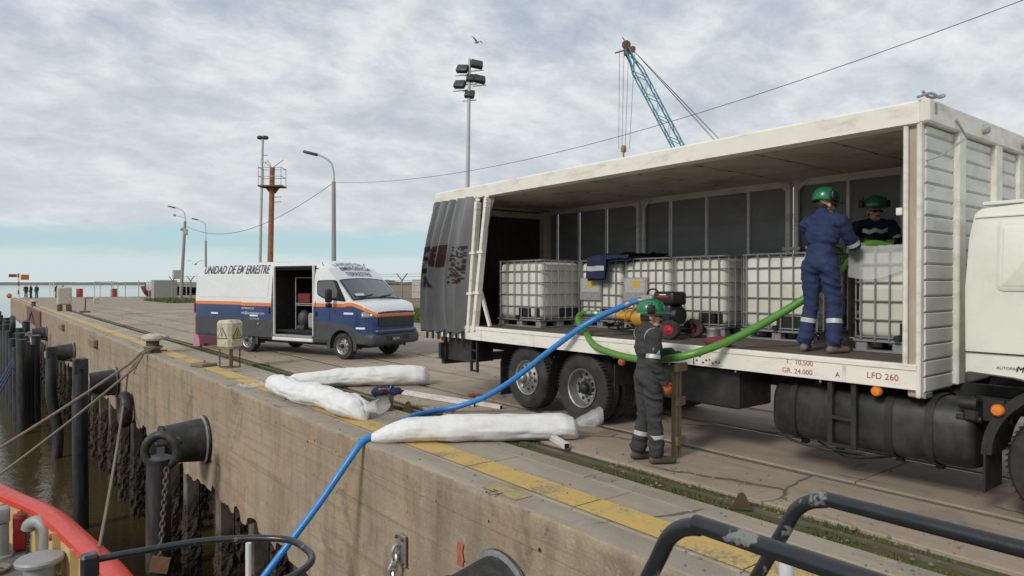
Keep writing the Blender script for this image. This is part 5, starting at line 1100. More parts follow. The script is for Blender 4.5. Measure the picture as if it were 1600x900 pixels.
    for k in range(n):
        for q in (0, 1): b.f.append([o + 3 * k + q, o + 3 * k + q + 1, o + 3 * k + q + 4, o + 3 * k + q + 3]); b.m.append(0)
    for k in (-.03, 0, .03): b.tube([(k, .1 - abs(k), .105), (k, 0, .142 - abs(k) * .3), (k, -.1 + abs(k), .112)], .008, 6)
    R4 = Rh @ Matrix.Rotation(R_(J.get('htilt', 4)), 3, 'X')
    b.v = [H(0, -.004, .058) + R4 @ v for v in b.v]; hm = b.build('helmet', GREEN, t_, smooth=50)
    if J.get('muffs', True):
        for s in (1, -1):
            b = MB(); b.add(*rbox((0, 0, 0), (.055, .085, .10), .025, 3)); b.tube([(-s * .02, 0, .05), (-s * .03, .0, .09)], .008, 5); b.v = [H(0, 0, .062) + R4 @ (v + V((s * .155, -.03, .028))) for v in b.v]; b.build('ear_defender', VBLK, hm, smooth=40)
    b = MB(); b.tube([H(-.075, .06, .012), H(-.055, .098, .012), H(-.02, .108, .010), H(0, .106, .014), H(.02, .108, .010), H(.055, .098, .012), H(.075, .06, .012), H(.08, .0, .016)], .005, 5)
    for s in (1, -1): b.ell(H(s * .036, .103, .006), (.030, .012, .018), 12, R=Rh)
    b.build('safety_glasses', VBLK, t_, smooth=60)
    def band(nm, p0, p1, f, r, wdt=.05, mat=REFL):
        p0, p1 = V(p0), V(p1); c = p0.lerp(p1, f); d = (p1 - p0).normalized(); n = 28; a, bb, _ = frame_of(d); bm = MB()
        def q(i, j):
            th = 2 * math.pi * i / n; base = c + d * (-.5 + j / 3) * wdt; rad = r + .006 * mnoise.noise(V((math.cos(th) * 2, math.sin(th) * 2, f * 9))); return base + (a * math.cos(th) + bb * math.sin(th)) * rad
        bm.grid(q, n + 1, 4); return bm.build(nm, mat, t_, smooth=60)
    for k in 'RL':
        kn, an = V(J['kn' + k]), V(J['an' + k]); band('reflective_band', kn, an, J.get('band', .42), .086)
        if J.get('armband', True): sh, el = V(J['sh' + k]), V(J['el' + k]); band('reflective_band', sh, el, J.get('af', .85), .071, .045)
    return t_, H, band
# the man on the quay, holding the green hose
J1 = dict(hip=(0, 0, .96), chest=(0, -.005, 1.27), neck=(0, -.015, 1.475), head=(0, .025, 1.615), shR=(.185, -.02, 1.425), elR=(.225, -.06, 1.14), wrR=(.215, .07, .915), shL=(-.185, .0, 1.42), elL=(-.20, .08, 1.16), wrL=(-.10, .30, 1.20), hdL=(.1, 1, .05), pnL=(0, 0, -1), curlL=1.0, curlR=.7,
          knR=(.105, .02, .50), anR=(.115, .05, .10), toeR=(.14, .20, 0), knL=(-.10, .0, .50), anL=(-.11, -.06, .10), toeL=(-.12, .1, 0), band=.50, af=.80, turn=-14, nod=-3)
m1, H1, band1 = person('person', 'man in charcoal overalls and green helmet standing on the quay beside the lorry', (6.08, 5.22, .004), (.911, -.413), J1, [CHAR, SKIN, HAIR, BOOT, GORANGE, CHAR, LIPS])
b = MB(); b.add([(.262, -.075, 1.29), (.262, -.005, 1.295), (.268, -.005, 1.245), (.268, -.075, 1.24)], [[0, 1, 2, 3]]); 
m1.scale = (1.09, 1.09, 1.025)
FLAGB = M('flag_blue', (.22, .42, .62), .6); FLAGW = M('flag_white', (.7, .7, .7), .6)
bm_ = MB()
for k, mi_ in ((0, 0), (1, 1), (2, 0)):
    bm_.box((.264, -.04, 1.285 - .022 * k), (.006, .075, .021), mi_)
bm_.build('arm_patch', [FLAGB, FLAGW], m1, smooth=None)
for k in 'RL': band1('shoulder_band', Vector(J1['sh' + k]) * Vector((1, 1, 1)).x - Vector((.10 if k == 'R' else -.10, 0, -.01)), Vector(J1['sh' + k]) + Vector((.02 if k == 'R' else -.02, 0, -.03)), .55, .098, .022, GREYSTEEL)
# the man in blue standing on the deck, seen from behind
J2 = dict(hip=(0, 0, .97), chest=(.01, .03, 1.28), neck=(.01, .045, 1.485), head=(.015, .085, 1.625), shR=(.20, .05, 1.425), elR=(.27, .22, 1.17), wrR=(.13, .42, 1.20), hdR=(-.5, .85, .1), pnR=(0, 0, -1), shL=(-.18, .06, 1.42), elL=(-.22, .25, 1.18), wrL=(-.10, .45, 1.17), pnL=(0, 0, -1), hdL=(.3, 1, 0),
          knR=(.14, .04, .51), anR=(.17, -.02, .10), toeR=(.23, .13, 0), knL=(-.12, .03, .51), anL=(-.16, -.02, .10), toeL=(-.20, .13, 0), band=.40, af=.92, turn=-24, nod=-8)
m2, H2, band2 = person('person', 'worker in bright blue overalls standing on the lorry deck, back to the camera', (7.34, 3.86, DZ - .004), (.88, .02), J2, [BLUE, SKIN, HAIR, BOOTT, GWHITE, GGREEN, LIPS])
# the man in navy behind the right hand tank, facing the camera
J3 = dict(hip=(0, -.02, .97), chest=(0, .06, 1.27), neck=(0, .10, 1.475), head=(0, .155, 1.605), shR=(.19, .10, 1.41), elR=(.27, .24, 1.19), wrR=(.12, .42, 1.215), hdR=(-.6, .8, 0), pnR=(0, 0, -1), shL=(-.19, .10, 1.41), elL=(-.28, .22, 1.19), wrL=(-.16, .44, 1.215), pnL=(0, 0, -1), hdL=(.3, 1, 0),
          knR=(.12, .03, .51), anR=(.13, 0, .10), toeR=(.15, .16, 0), knL=(-.11, .03, .51), anL=(-.13, 0, .10), toeL=(-.15, .16, 0), turn=14, nod=-10, af=.72)
NAVYD = M('dark_navy_overall', (.008, .011, .030), .85, var=.15, scale=6, bmp=.35, bscale=22)
m3, H3, band3 = person('person', 'worker in dark navy overalls and sunglasses standing behind the right hand tank', (8.98, 4.03, DZ + .05), (-.86, -.50), J3, [NAVYD, SKIN, HAIR, BOOT, GGREEN, GGREEN, LIPS])
b = MB(); b.grid(lambda i, j: Vector(((-1 + 2 * i / 16) * .17, .06 + .145 * math.sqrt(max(.02, 1 - ((-1 + 2 * i / 16) * .86) ** 2)), 1.33 + .05 * j + .012 * math.sin(i))), 17, 2); b.build('chest_band', REFL, m3, smooth=60)
# ================================================================== pump
PY = M('pump_yellow', (.58, .30, .025), .45, var=.1, scale=8, coat=.2, dirt=(.2, .12, .04), damt=.5, dscale=9); EBLK = M('engine_black', (.012, .012, .013), .35, var=.2); PRED = M('red_wheel', (.38, .012, .02), .4)
pump = thing('motor_pump', 'yellow motor pump with black engine and red wheels on the lorry deck', 'pump', (7.62, 6.5, DZ)); pump.scale = (.85, 1.0, .78)
def PP(n, b, m, p=None, **k): return b.build(n, m, p or pump, **k)
b = MB(); [b.tube(spline([(x, .62, .16), (x, .55, .10), (x, -.45, .10), (x, -.55, .2), (x, -.55, .34)], 4), .018, 8) for x in (-.24, .24)]; [b.tube([(-.24, y, .10), (.24, y, .10)], .018, 8) for y in (-.4, 0, .5)]; [b.tube([(x, -.45, .10), (x, -.1, .28)], .014, 6) for x in (-.24, .24)]; PP('frame', b, EBLK)
b = MB(); b.tube(spline([(0, -.16, .62), (0, -.12, .82), (0, -.02, .86), (0, .06, .80), (0, .08, .62)], 5), .016, 8); PP('lifting_hoop', b, EBLK)
b = MB(); b.add(*rbox((0, -.30, .42), (.36, .34, .36), .06, 3)); b.cyl((0, -.47, .40), (0, -.53, .40), .17, .15, 22); eng = PP('engine', b, EBLK, smooth=40)
b = MB(); b.add(*rbox((0, -.34, .70), (.36, .36, .24), .05, 3)); tk_ = PP('fuel_tank', b, EBLK, smooth=40)
b = MB(); b.box((-.183, -.34, .73), (.006, .20, .022)); PP('tank_stripe', b, PRED, tk_, smooth=None); MB().box((-.187, -.34, .765), (.004, .12, .016)).build('white_mark', VLW, tk_, smooth=None)
b = MB(); b.add(*rbox((-.05, -.02, .66), (.26, .24, .20), .04, 3)); PP('air_filter', b, GREYSTEEL, smooth=40)
b = MB(); b.lathe([(.05, -.12), (.17, -.10), (.20, -.03), (.20, .05), (.16, .10), (.09, .13), (.09, .22), (.12, .23), (.12, .26), (.07, .26)], (0, .18, .34), (0, 1, 0), 24); cas = PP('pump_casing', b, PY)
b = MB(); b.tube(spline([(-.02, .16, .5), (-.04, .17, .60), (-.08, .12, .68), (-.10, .0, .66)], 5), [.07] * 15 + [.06], 12); PP('outlet_elbow', b, PY)
b = MB(); b.tube([(-.14, -.08, .50), (-.14, .06, .46)], .07, 12); b.tube([(-.15, -.14, .38), (-.15, -.05, .38)], .085, 12); b.cyl((-.2, -.1, .52), (-.2, .05, .52), .045); PP('manifold', b, PY)
b = MB(); b.tube([(0, .42, .34), (-.02, .62, .34)], .075, 14); PP('inlet_pipe', b, PY); b = MB(); b.lathe([(.07, 0), (.095, .01), (.095, .06), (.08, .07), (.08, .16), (.10, .17), (.10, .22), (.065, .23), (.065, .30)], (-.02, .62, .34), (-.15, 1, .05), 18); PP('hose_coupling', b, GREYSTEEL)
b = MB(); [b.tube(spline([(-.22, .35 + .1 * k, .30), (-.28, .42, .18 - .02 * k), (-.20, .55 - .05 * k, .16), (-.14, .40, .26)], 5), .014, 6) for k in range(3)]; PP('cable_tangle', b, EBLK)
for s in (-1, 1):
    w = MB().lathe([(.09, 0), (.085, .025), (.05, .03), (.03, .05), (0, .05)], (s * .33, -.55, .165), (s, 0, 0), 18).build('wheel', PRED, pump)
    MB().lathe([(.09, -.07), (.15, -.07), (.165, -.05), (.165, .0), (.15, .022), (.09, .02)], (s * .33, -.55, .165), (s, 0, 0), 26).build('tyre', TYRE, w)
b = MB(); b.cyl((-.3, -.55, .165), (.3, -.55, .165), .015); PP('axle', b, EBLK)

# ================================================================== hoses
HB = M('blue_hose', (.018, .21, .58), .38, var=.06, scale=3, dirt=(.09, .19, .36), damt=.6, dscale=7, bmp=.25, bscale=30); HG = M('green_hose', (.085, .27, .035), .38, var=.08, scale=3, dirt=(.12, .17, .06), damt=.6, dscale=7, bmp=.25, bscale=30)
bp = spline([(7.53, 6.50, DZ + .51), (7.44, 6.60, DZ + .50), (7.27, 6.74, DZ + .42), (6.86, 7.02, 1.47), (6.62, 7.55, 1.06), (6.42, 8.10, .62), (6.22, 8.60, .29), (6.0, 9.0, .11), (5.72, 9.2, .045), (5.2, 9.05, .04), (4.6, 8.55, .045), (4.15, 8.18, .05), (3.92, 8.10, .02), (3.72, 8.10, -.20), (3.30, 8.16, -.75), (2.7, 8.25, -1.46), (2.25, 8.3, -2.05), (1.9, 8.3, -2.6), (1.2, 8.2, -3.4), (.4, 8, -4.2)], 8)
hb = MB(); hb.tube(bp, .042, 14)
tag(hb.build('blue_hose', HB), 'long bright blue hose running from the pump over the quay edge', 'hose')
gp = spline([(7.57, 7.42, DZ + .28), (7.50, 7.58, DZ + .29), (7.34, 7.66, DZ + .27), (7.15, 7.50, DZ + .17), (6.93, 7.12, DZ + .04), (6.72, 6.72, 1.18), (6.56, 6.1, 1.11), (6.40, 5.55, 1.12), (6.38, 5.1, 1.18), (6.52, 4.82, 1.27), (6.9, 4.62, 1.42), (7.25, 4.38, 1.64), (7.54, 4.10, 1.90), (7.72, 3.88, 2.14), (7.82, 3.76, 2.34), (7.96, 3.66, 2.47), (8.12, 3.58, 2.49), (8.25, 3.5, 2.44)], 8)
gh = MB(); gh.tube(gp, .046, 14); 
for i in range(0, len(gp) - 1, 1): pass
tag(gh.build('green_hose', HG), 'green hose looping from the pump through the quay worker\'s hand to the right hand tank', 'hose')
for nm, P_, r_, idx in (('blue_hose', bp, .042, (6, 14)), ('green_hose', gp, .046, (4, 10, 118))):
    ho = bpy.data.objects[nm]
    for k in idx:
        p_, d_ = P_[k], (P_[k + 1] - P_[k - 1]).normalized(); MB().lathe([(r_ + .001, -.035), (r_ + .007, -.03), (r_ + .007, .03), (r_ + .001, .035)], p_, d_, 16).build('hose_clamp', GALV, ho)
# wooden trestle post the hose rests on
wt = thing('timber_trestle', 'narrow brown timber trestle supporting the green hose beside the lorry', 'trestle', (6.50, 5.16, 0), .15)
for x in (-.03, .045): MB().box((x, 0, .54), (.05, .07, 1.08), bev=.006).build('upright', TIMBER, wt)
for z, w in ((1.06, .26), (.66, .19), (.20, .20)): MB().box((.01, -.05, z), (w, .04, .10), bev=.006).build('crosspiece', TIMBER, wt)

# ================================================================== absorbent rolls
BOOM = M('white_absorbent', (.72, .72, .715), .75, var=.03, scale=6, bmp=.45, bscale=55, sss=.08, dirt=(.50, .46, .38), damt=.4, dscale=4); CLEAR = M('thin_clear_plastic', (.82, .83, .83), .15, alpha=.30, bmp=.7, bscale=30)
def roll(name, label, pts, rad, seed, groove=.3, ga=1.9, flat=.86):
    P = spline(pts, 22); L = len(P); vs = []; n = 48; tot_ = sum((P[i + 1] - P[i]).length for i in range(L - 1)); acc = 0
    for i, p in enumerate(P):
        t = (P[min(i + 1, L - 1)] - P[max(0, i - 1)]); t.z = 0; t.normalize(); sd_ = Vector((t.y, -t.x, 0)); f = i / (L - 1); r = lerp_t(rad, f); acc = f * tot_
        for k in range(n):
            th = 2 * math.pi * k / n; rr = r * (1 + .10 * mnoise.noise(Vector((acc * 2.2, math.cos(th) * 1.2 + seed, math.sin(th) * 1.2))) + .05 * mnoise.noise(Vector((acc * 6, math.cos(th) * 2.5, math.sin(th) * 2.5 + seed))) + .07 * mnoise.noise(Vector((acc * 1.5 + seed, math.cos(th) * 4.2, math.sin(th) * 4.2))) - .045 * abs(mnoise.noise(Vector((acc * 11, math.cos(th) * 5 + seed, math.sin(th) * 5)))) - .05 * abs(mnoise.noise(Vector((acc * 2.4 + th * .8, math.cos(th) * 2.2 + seed, math.sin(th) * 2.2)))))
            g0 = ga + .5 * mnoise.noise(Vector((acc * 1.3, seed, 0))); dth = (th - g0 + math.pi) % (2 * math.pi) - math.pi; rr *= 1 - groove * math.exp(-(dth / .20) ** 2) - .05 * math.exp(-((dth - 1.3) / .15) ** 2) - .12 * max(0, mnoise.noise(Vector((acc * 3.3, th, seed + 9))) - .15)
            z = max(.004, p.z + rr * flat * math.sin(th) + r * flat * .90); vs.append(Vector((p.x, p.y, 0)) + sd_ * rr * 1.08 * math.cos(th) + Vector((0, 0, z)))
    fs = [[i * n + k, i * n + (k + 1) % n, (i + 1) * n + (k + 1) % n, (i + 1) * n + k] for i in range(L - 1) for k in range(n)] + [list(range(n))[::-1], [(L - 1) * n + k for k in range(n)]]
    t_ = thing(name, label, 'absorbent roll', Vector((P[0].x, P[0].y, 0)), 0, 'white absorbent rolls'); MB().add(vs, fs).build('wrapping', BOOM, t_, True, smooth=70, fixn=True); return t_, P
def tail(t_, p, d, ln, w, seed, z=.18):
    b = MB(); d = Vector(d).normalized(); s = Vector((-d.y, d.x, 0)); p = Vector(p)
    b.grid(lambda i, j: p + d * (ln * i / 10) + (s * math.cos(2 * math.pi * j / 14) + Vector((0, 0, 1)) * math.sin(2 * math.pi * j / 14) * .8) * (w * (.55 + .75 * (i / 10)) * (1 + .35 * mnoise.noise(Vector((i * .5, j * .7, seed))))) + Vector((0, 0, z + .1 * i / 10)), 11, 15); b.build('plastic_tail', CLEAR, t_, True, smooth=80)
RD = [(0, .07), (.08, .14), (.2, .205), (.5, .225), (.93, .215), (.98, .18), (1, .05)]
t3, _ = roll('absorbent_roll', 'long white absorbent roll lying across the yellow line at the quay edge', [(4.02, 8.06, 0), (4.5, 7.74, 0), (5.1, 7.36, 0), (5.7, 6.98, 0), (6.28, 6.6, 0)], RD, 3, .17, 2.75, .80); tail(t3, (6.24, 6.63, 0), (.86, -.5, 0), .36, .12, 1)
t1, _ = roll('absorbent_roll', 'white absorbent roll stretched toward the lorry wheels behind the bucket', [(4.75, 13.35, 0), (5.3, 13.0, 0), (5.9, 12.75, 0), (6.5, 12.4, 0), (7.25, 11.95, 0)], [(0, .08), (.08, .17), (.3, .20), (.6, .235), (.92, .245), (.97, .22), (1, .12)], 11, .22, 2.6, .84)
t2, _ = roll('absorbent_roll', 'lumpy twisted white absorbent bag lying along the quay edge', [(4.55, 13.25, 0), (4.45, 12.5, 0), (4.42, 11.6, 0), (4.55, 10.8, 0), (4.5, 10.0, 0), (4.55, 9.35, 0)], [(0, .10), (.06, .20), (.2, .24), (.35, .215), (.5, .25), (.7, .22), (.85, .25), (.95, .20), (1, .06)], 29, .25, 1.9, .80); tail(t2, (4.55, 9.38, 0), (.25, -1, 0), .42, .11, 4)
b = MB(); b.grid(lambda i, j: Vector((4.25 + .5 * i / 12 - .2, 13.5 + .5 * j / 8, .03 + .07 * abs(mnoise.noise(Vector((i * .6, j * .7, 3)))))), 13, 9, flip=False); tag(b.build('plastic_sheet', CLEAR, smooth=80), 'scrap of clear plastic at the far end of the white rolls', 'plastic')
# bucket with rags
bk = thing('bucket', 'steel bucket heaped with dark blue rags beside the white rolls', 'bucket', (5.18, 9.92, 0))
MB().lathe([(0, .01), (.115, .01), (.12, 0), (.155, .27), (.165, .28), (.16, .29), (.15, .28), (.12, .04), (0, .035)], n=26).build('pail', M('dented_steel', (.30, .28, .25), .45, .7, var=.25, scale=7, dirt=(.1, .06, .04), damt=.6, dscale=7), bk)
b = MB(); b.ell((0, 0, .31), (.20, .16, .08), 26); b.ell((.13, -.12, .31), (.14, .10, .05), 20)
for v in b.v: v += Vector((mnoise.noise(v * 11) * .05, mnoise.noise(v * 11 + Vector((7, 0, 0))) * .05, mnoise.noise(v * 13) * .05))
b.build('rags', NAVY, bk, smooth=70); b = MB(); b.tube(spline([(-.14, -.02, .32), (-.10, -.12, .37), (0, -.13, .34)], 4), .02, 6); b.build('red_rag', M('red_cloth', (.36, .05, .04), .9), bk); b = MB(); b.tube(spline([(-.12, -.02, .36), (.0, -.14, .36), (.06, -.1, .40)], 4), .013, 6); b.build('blue_cord', HB, bk)
# white square profiles on the ground
WPOLE = M('white_profile', (.62, .60, .55), .5, var=.06, scale=5, dirt=(.3, .26, .2), damt=.5, dscale=4)
def profile(p0, p1, w, label):
    t_ = thing('steel_profile', label, 'profile', p0); b = MB(); P0, P1 = Vector((0, 0, 0)), Vector(p1) - Vector(p0); b.bar(P0, P1, w, w, bev=.004); b.build('tube', WPOLE, t_); d = (P1 - P0).normalized(); b = MB(); b.bar(P1 + d * .0005, P1 + d * .004, w * .8, w * .8); b.build('open_end_shade', HOLE_SHADE, t_)
profile((6.22, 11.35, .035), (6.72, 8.86, .035), .065, 'long white square steel profile lying beside the rear wheels')
profile((6.12, 11.38, .03), (6.50, 9.3, .03), .05, 'thinner white profile lying alongside the long one'); profile((6.35, 7.9, .04), (5.73, 6.22, .04), .075, 'white square profile poking out under the long roll')
b = MB(); b.grid(lambda i, j: Vector((7.05 + .24 * i / 8, 10.15 + .20 * j / 8, .008 + .03 * abs(mnoise.noise(Vector((i * .7, j * .7, 1)))))), 9, 9); tag(b.build('red_rag', MATS['red_cloth'], smooth=70), 'small red rag on the ground by the lorry rear wheel', 'rag')
# ================================================================== masts, lamps, crane
POLEC = M('pole_concrete', (.30, .28, .25), .85, var=.15, scale=2); POLES = M('pole_steel', (.42, .43, .42), .5, .3, var=.1); DARKL = M('lamp_dark', (.04, .042, .045), .5); SKYB = M('crane_blue', (.085, .27, .36), .55, var=.12, scale=2); CAB_ = M('steel_cable', (.10, .10, .105), .6, .3)
def pole(loc, h, r0, r1, label, mat, cat='lamp post', name='lamp_post', lean=(0, 0)):
    t_ = thing(name, label, cat, loc); b = MB(); b.cyl((0, 0, -.1), (lean[0], lean[1], h), r0, r1, 12); b.build('pole', mat, t_); return t_
RV = Vector((.787, -.617, 0)); FV = Vector((.617, .787, 0))
# floodlight mast
fm = pole((33.8, 49.7, 0), 21.2, .24, .12, 'tall pale floodlight mast behind the lorry', POLES, 'floodlight mast', 'floodlight_mast', (.35 * RV.x, .35 * RV.y)); top = Vector((.35 * RV.x, .35 * RV.y, 0))
for (u, z, s) in ((-.62, 21.1, .85), (.62, 21.5, .85), (-.85, 19.75, .85), (.85, 20.2, .85), (.05, 20.3, .55), (.0, 18.9, .7)):
    b = MB(); vs, fs = rbox((0, 0, 0), (1.25 * s, .45, .72), .1, 2); Rz = Matrix.Rotation(math.atan2(-.617, .787) + .5 * u, 3, 'Z') @ Matrix.Rotation(R_(-28), 3, 'X') @ Matrix.Rotation(R_(8), 3, 'Y'); b.add([Rz @ v + top + RV * u + Vector((0, 0, z - .4)) for v in vs], fs); fl_ = b.build('floodlight', DARKL, fm)
    b = MB(); b.tube([top + RV * (u - .6) + Vector((0, 0, z - 1.0)), top + RV * (u + .6) + Vector((0, 0, z - .9))], .05, 6); b.tube([top + RV * u * .5 + Vector((0, 0, z - 1)), top + RV * u + Vector((0, 0, z - .9))], .05, 6); b.build('bracket', POLES, fl_)
MB().cyl(tuple(top + Vector((0, 0, 19))), tuple(top + Vector((0, 0, 21.6))), .1).build('top_pipe', POLES, fm)
# street lamps
def lamp(loc, hc, ht, reach, r, label, cam_=False, lean=0.0):
    t_ = pole(loc, hc, r, r * .75, label, POLEC, lean=(RV.x * lean, RV.y * lean)); o = Vector((RV.x * lean, RV.y * lean, 0)); b = MB(); b.tube(spline([o + Vector((0, 0, hc - .6)), o + Vector((0, 0, ht - 1.1)), o - RV * .25 + Vector((0, 0, ht - .45)), o - RV * reach + Vector((0, 0, ht))], 6), .05, 8); b.build('arm', POLES, t_)
    b = MB(); e = o - RV * reach + Vector((0, 0, ht)); b.add([Matrix.Rotation(math.atan2(-.617, .787), 3, 'Z') @ Matrix.Rotation(R_(14), 3, 'Y') @ v + e - RV * .3 for v in rbox((0, 0, 0), (.85, .3, .16), .06, 2)[0]], rbox((0, 0, 0), (.85, .3, .16), .06, 2)[1]); b.build('lamp_head', DARKL, t_)
    if cam_:
        b = MB(); b.tube([o + Vector((0, 0, ht - 1.2)), o - RV * 1.1 + Vector((0, 0, ht - .95))], .04, 6); b.ell(o - RV * 1.2 + Vector((0, 0, ht - .9)), .16, 8); b.ell(o - RV * .4 + Vector((0, 0, ht - 2.5)), .2, 8); b.add(*rbox(o + RV * .1 + Vector((0, 0, ht - 2.8)), (.35, .35, .7), .05, 1)); b.build('camera_cluster', POLES, t_)
        b = MB(); b.add(*rbox(o * .3 - RV * .6 + Vector((0, 0, 3.0)), (.8, .5, 1.0), .05, 1)); b.build('cabinet', POLES, t_)
    return t_
l1 = lamp((16.5, 37.9, 0), 7.95, 9.6, 1.05, .15, 'tall street lamp standing right behind the van cab'); l2 = lamp((18.3, 84.0, 0), 9.0, 10.6, 1.2, .2, 'leaning street lamp with security cameras left of the van', True, .55); lamp((23.9, 95.6, 0), 7.6, 10.4, 1.1, .17, 'farther street lamp showing just above the rear roof of the van')
sm = pole((19.6, 60.9, 0), 14.6, .14, .10, 'slender steel mast with lamps at its top behind the van', POLES, 'mast', 'mast', (.36 * RV.x, .36 * RV.y)); b = MB(); [b.add(*rbox(.36 * RV + RV * u + Vector((0, 0, 14.7 + .15 * abs(u))), (.5, .4, .3), .08, 1)) for u in (-.22, .22)]; b.build('lamp_cluster', DARKL, sm); b = MB(); [b.tube([.34 * RV + Vector((0, 0, z)), .34 * RV + RV * .45 + Vector((0, 0, z))], .04, 5) for z in (13.2, 12.6)]; b.build('step_irons', POLES, sm)
rt = thing('signal_tower', 'rusty orange column with a railed platform behind the van', 'tower', (18.6, 55.3, 0)); b = MB(); b.cyl((0, 0, 0), (.28 * RV.x, .28 * RV.y, 11.3), .24, .20, 12); b.build('column', RUSTCOL, rt); o = .27 * RV; b = MB(); b.box(o + Vector((0, 0, 9.75)), (1.9, 1.3, .1), R=Matrix.Rotation(math.atan2(-.617, .787), 3, 'Z')); b.prism([(-.6, 0), (.6, 0), (.2, -.5), (-.2, -.5)], o + Vector((0, -.05, 9.7)), RV, (0, 0, 1), (.06, .08, 0)); b.build('platform', RUST, rt)
b = MB(); cs = [o + RV * a + FV * c for a, c in ((-.9, -.6), (.9, -.6), (.9, .6), (-.9, .6))]
for k in range(4): b.tube([cs[k] + Vector((0, 0, 9.75)), cs[k] + Vector((0, 0, 11.3))], .03, 5); [b.tube([cs[k] + Vector((0, 0, z)), cs[(k + 1) % 4] + Vector((0, 0, z))], .03, 5) for z in (10.5, 11.2)]
b.build('railing', POLES, rt); b = MB(); [MB().tube([o + Vector((0, 0, 11.25)), o + RV * u + Vector((0, 0, 11.9))], .04, 5).build('antenna_arm', POLES, rt) for u in (-.9, -.4, .9)]; [MB().tube([o + Vector((0, 0, z)), o + RV * .7 + Vector((0, 0, z + .05))], .035, 5).build('step_iron', POLES, rt) for z in (8.5, 8.9)]
# cable crane
cr = thing('crane', 'pale blue lattice boom crane rising behind the lorry roof', 'crane', (80.6, 51.2, 0)); tip = RV * -16.9 + Vector((0, 0, 32.6)); base = Vector((0, 0, 1.8)) - RV * .4; ax_ = (tip - base).normalized(); sv_ = ax_.cross(FV).normalized()
b = MB(); n = 22; cor = lambda t, a, c: base.lerp(tip, t) + sv_ * a * (1.0 if .06 < t < .95 else .5) + FV * c * (1.0 if .06 < t < .95 else .5)
for a in (-.6, .6):
    for c in (-.6, .6): b.tube([cor(k / n, a, c) for k in range(n + 1)], .10, 5)
for k in range(n):
    for (a0, c0, a1, c1) in ((-.6, -.6, .6, -.6), (-.6, .6, .6, .6), (-.6, -.6, -.6, .6), (.6, -.6, .6, .6)):
        q = (a0, c0, a1, c1) if k % 2 else (a1, c1, a0, c0); b.tube([cor(k / n, q[0], q[1]), cor((k + 1) / n, q[2], q[3])], .05, 4)
b.build('boom', SKYB, cr)
b = MB(); b.lathe([(0, -.2), (.55, -.2), (.6, 0), (.55, .2), (0, .2)], tip + Vector((0, 0, .6)), FV, 14); b.lathe([(0, -.2), (.4, -.2), (.4, .2), (0, .2)], tip + RV * .8, FV, 12); b.bar(tip - Vector((0, 0, .8)), tip + Vector((0, 0, 1.0)), .5, .5); b.bar(tip + Vector((-.2, 0, .9)), tip + RV * -.5 + Vector((0, 0, 1.6)), .12, .12); b.tube([tip - RV * 1.5 - Vector((0, 0, .5)), tip + RV * .8 + Vector((0, 0, .2))], .10, 5); b.build('boom_head', RUST, cr)
hk = tip - RV * .35 - Vector((0, 0, 13.0)); b = MB(); [b.tube([tip + RV * u, hk + RV * u * .7], .04, 4) for u in (-.9, -.3, .3, 1.1)]; b.build('hoist_cable', CAB_, cr); b = MB(); b.add(*rbox(hk, (.7, .5, .9), .15, 2)); b.tube(spline([hk - Vector((0, 0, .5)), hk - Vector((0, 0, 1.0)), hk + RV * .25 - Vector((0, 0, 1.3)), hk + RV * .1 - Vector((0, 0, 1.6))], 4), .12, 6); b.build('hook_block', M('hook_yellow', (.35, .22, .06), .7), cr)
b = MB(); [b.tube([tip + RV * .8, RV * 9.0 + Vector((0, 0, 6.5)) + RV * u], .03, 4) for u in (-1.6, -1.2, 0, .4)]; b.build('stay_cable', CAB_, cr)
b = MB(); vs, fs = rbox((0, 0, 0), (11, 3.6, 3.0), .3, 2); Rz = Matrix.Rotation(math.atan2(-.617, .787), 3, 'Z'); b.add([Rz @ v + RV * 3.6 + Vector((0, 0, 3.3)) for v in vs], fs); b.bar(RV * 9 + Vector((0, 0, 4)), RV * 9 + Vector((0, 0, 6.6)), .5, .5); b.build('machine_house', SKYB, cr); b = MB(); [b.add([Rz @ v + RV * 3 + FV * c + Vector((0, 0, .8)) for v in vs2], fs2) for c in (-1.9, 1.9) for vs2, fs2 in (rbox((0, 0, 0), (8, 1, 1.6), .5, 3),)]; b.build('crawler_track', CHAS, cr)
# overhead wires
def wire(label, a, b_, drop, r=.022): tag(MB().tube(sag(a, b_, drop, 24), r, 4).build('overhead_wire', CAB_), label, 'wire')
wa = Vector((16.5, 37.9, 7.9)); wire('long overhead wire rising from the lamp post over the lorry to the upper right', wa, (18.76, -1.2, 9.45), 1.6, .010)
wire('thin overhead wire sagging between the two street lamps behind the van', wa, (18.6, 83.7, 8.6), 1.9, .02)
# gulls
def gull(loc, sp_, label, yaw):
    t_ = thing('gull', label, 'bird', loc, yaw); b = MB(); b.ell((0, 0, 0), (.09, .22, .08), 10); b.ell((0, .22, .04), (.05, .07, .05), 8); b.build('bird_body', M('gull_grey', (.30, .30, .31), .7) if 'gull_grey' not in MATS else MATS['gull_grey'], t_)
    for s in (-1, 1): b = MB(); b.grid(lambda i, j: Vector((s * sp_ * i / 6, .09 - .18 * j * (1 - i / 8) - .06 * i / 6, .28 * math.sin(i / 6 * 2.2) + .01 * j)), 7, 2); b.grid(lambda i, j: Vector((s * sp_ * i / 6, .09 - .18 * j * (1 - i / 8) - .06 * i / 6, .28 * math.sin(i / 6 * 2.2) + .01 * j - .02)), 7, 2); b.build('wing', MATS['gull_grey'], t_, smooth=60)
gull(Vector((33.8, 49.7, 23.0)) + RV * 1.0, .9, 'gull with spread wings above the floodlight mast', .4); gull((13.5, 57, 3.5), .6, 'small gull flying left of the van roof', -.3)

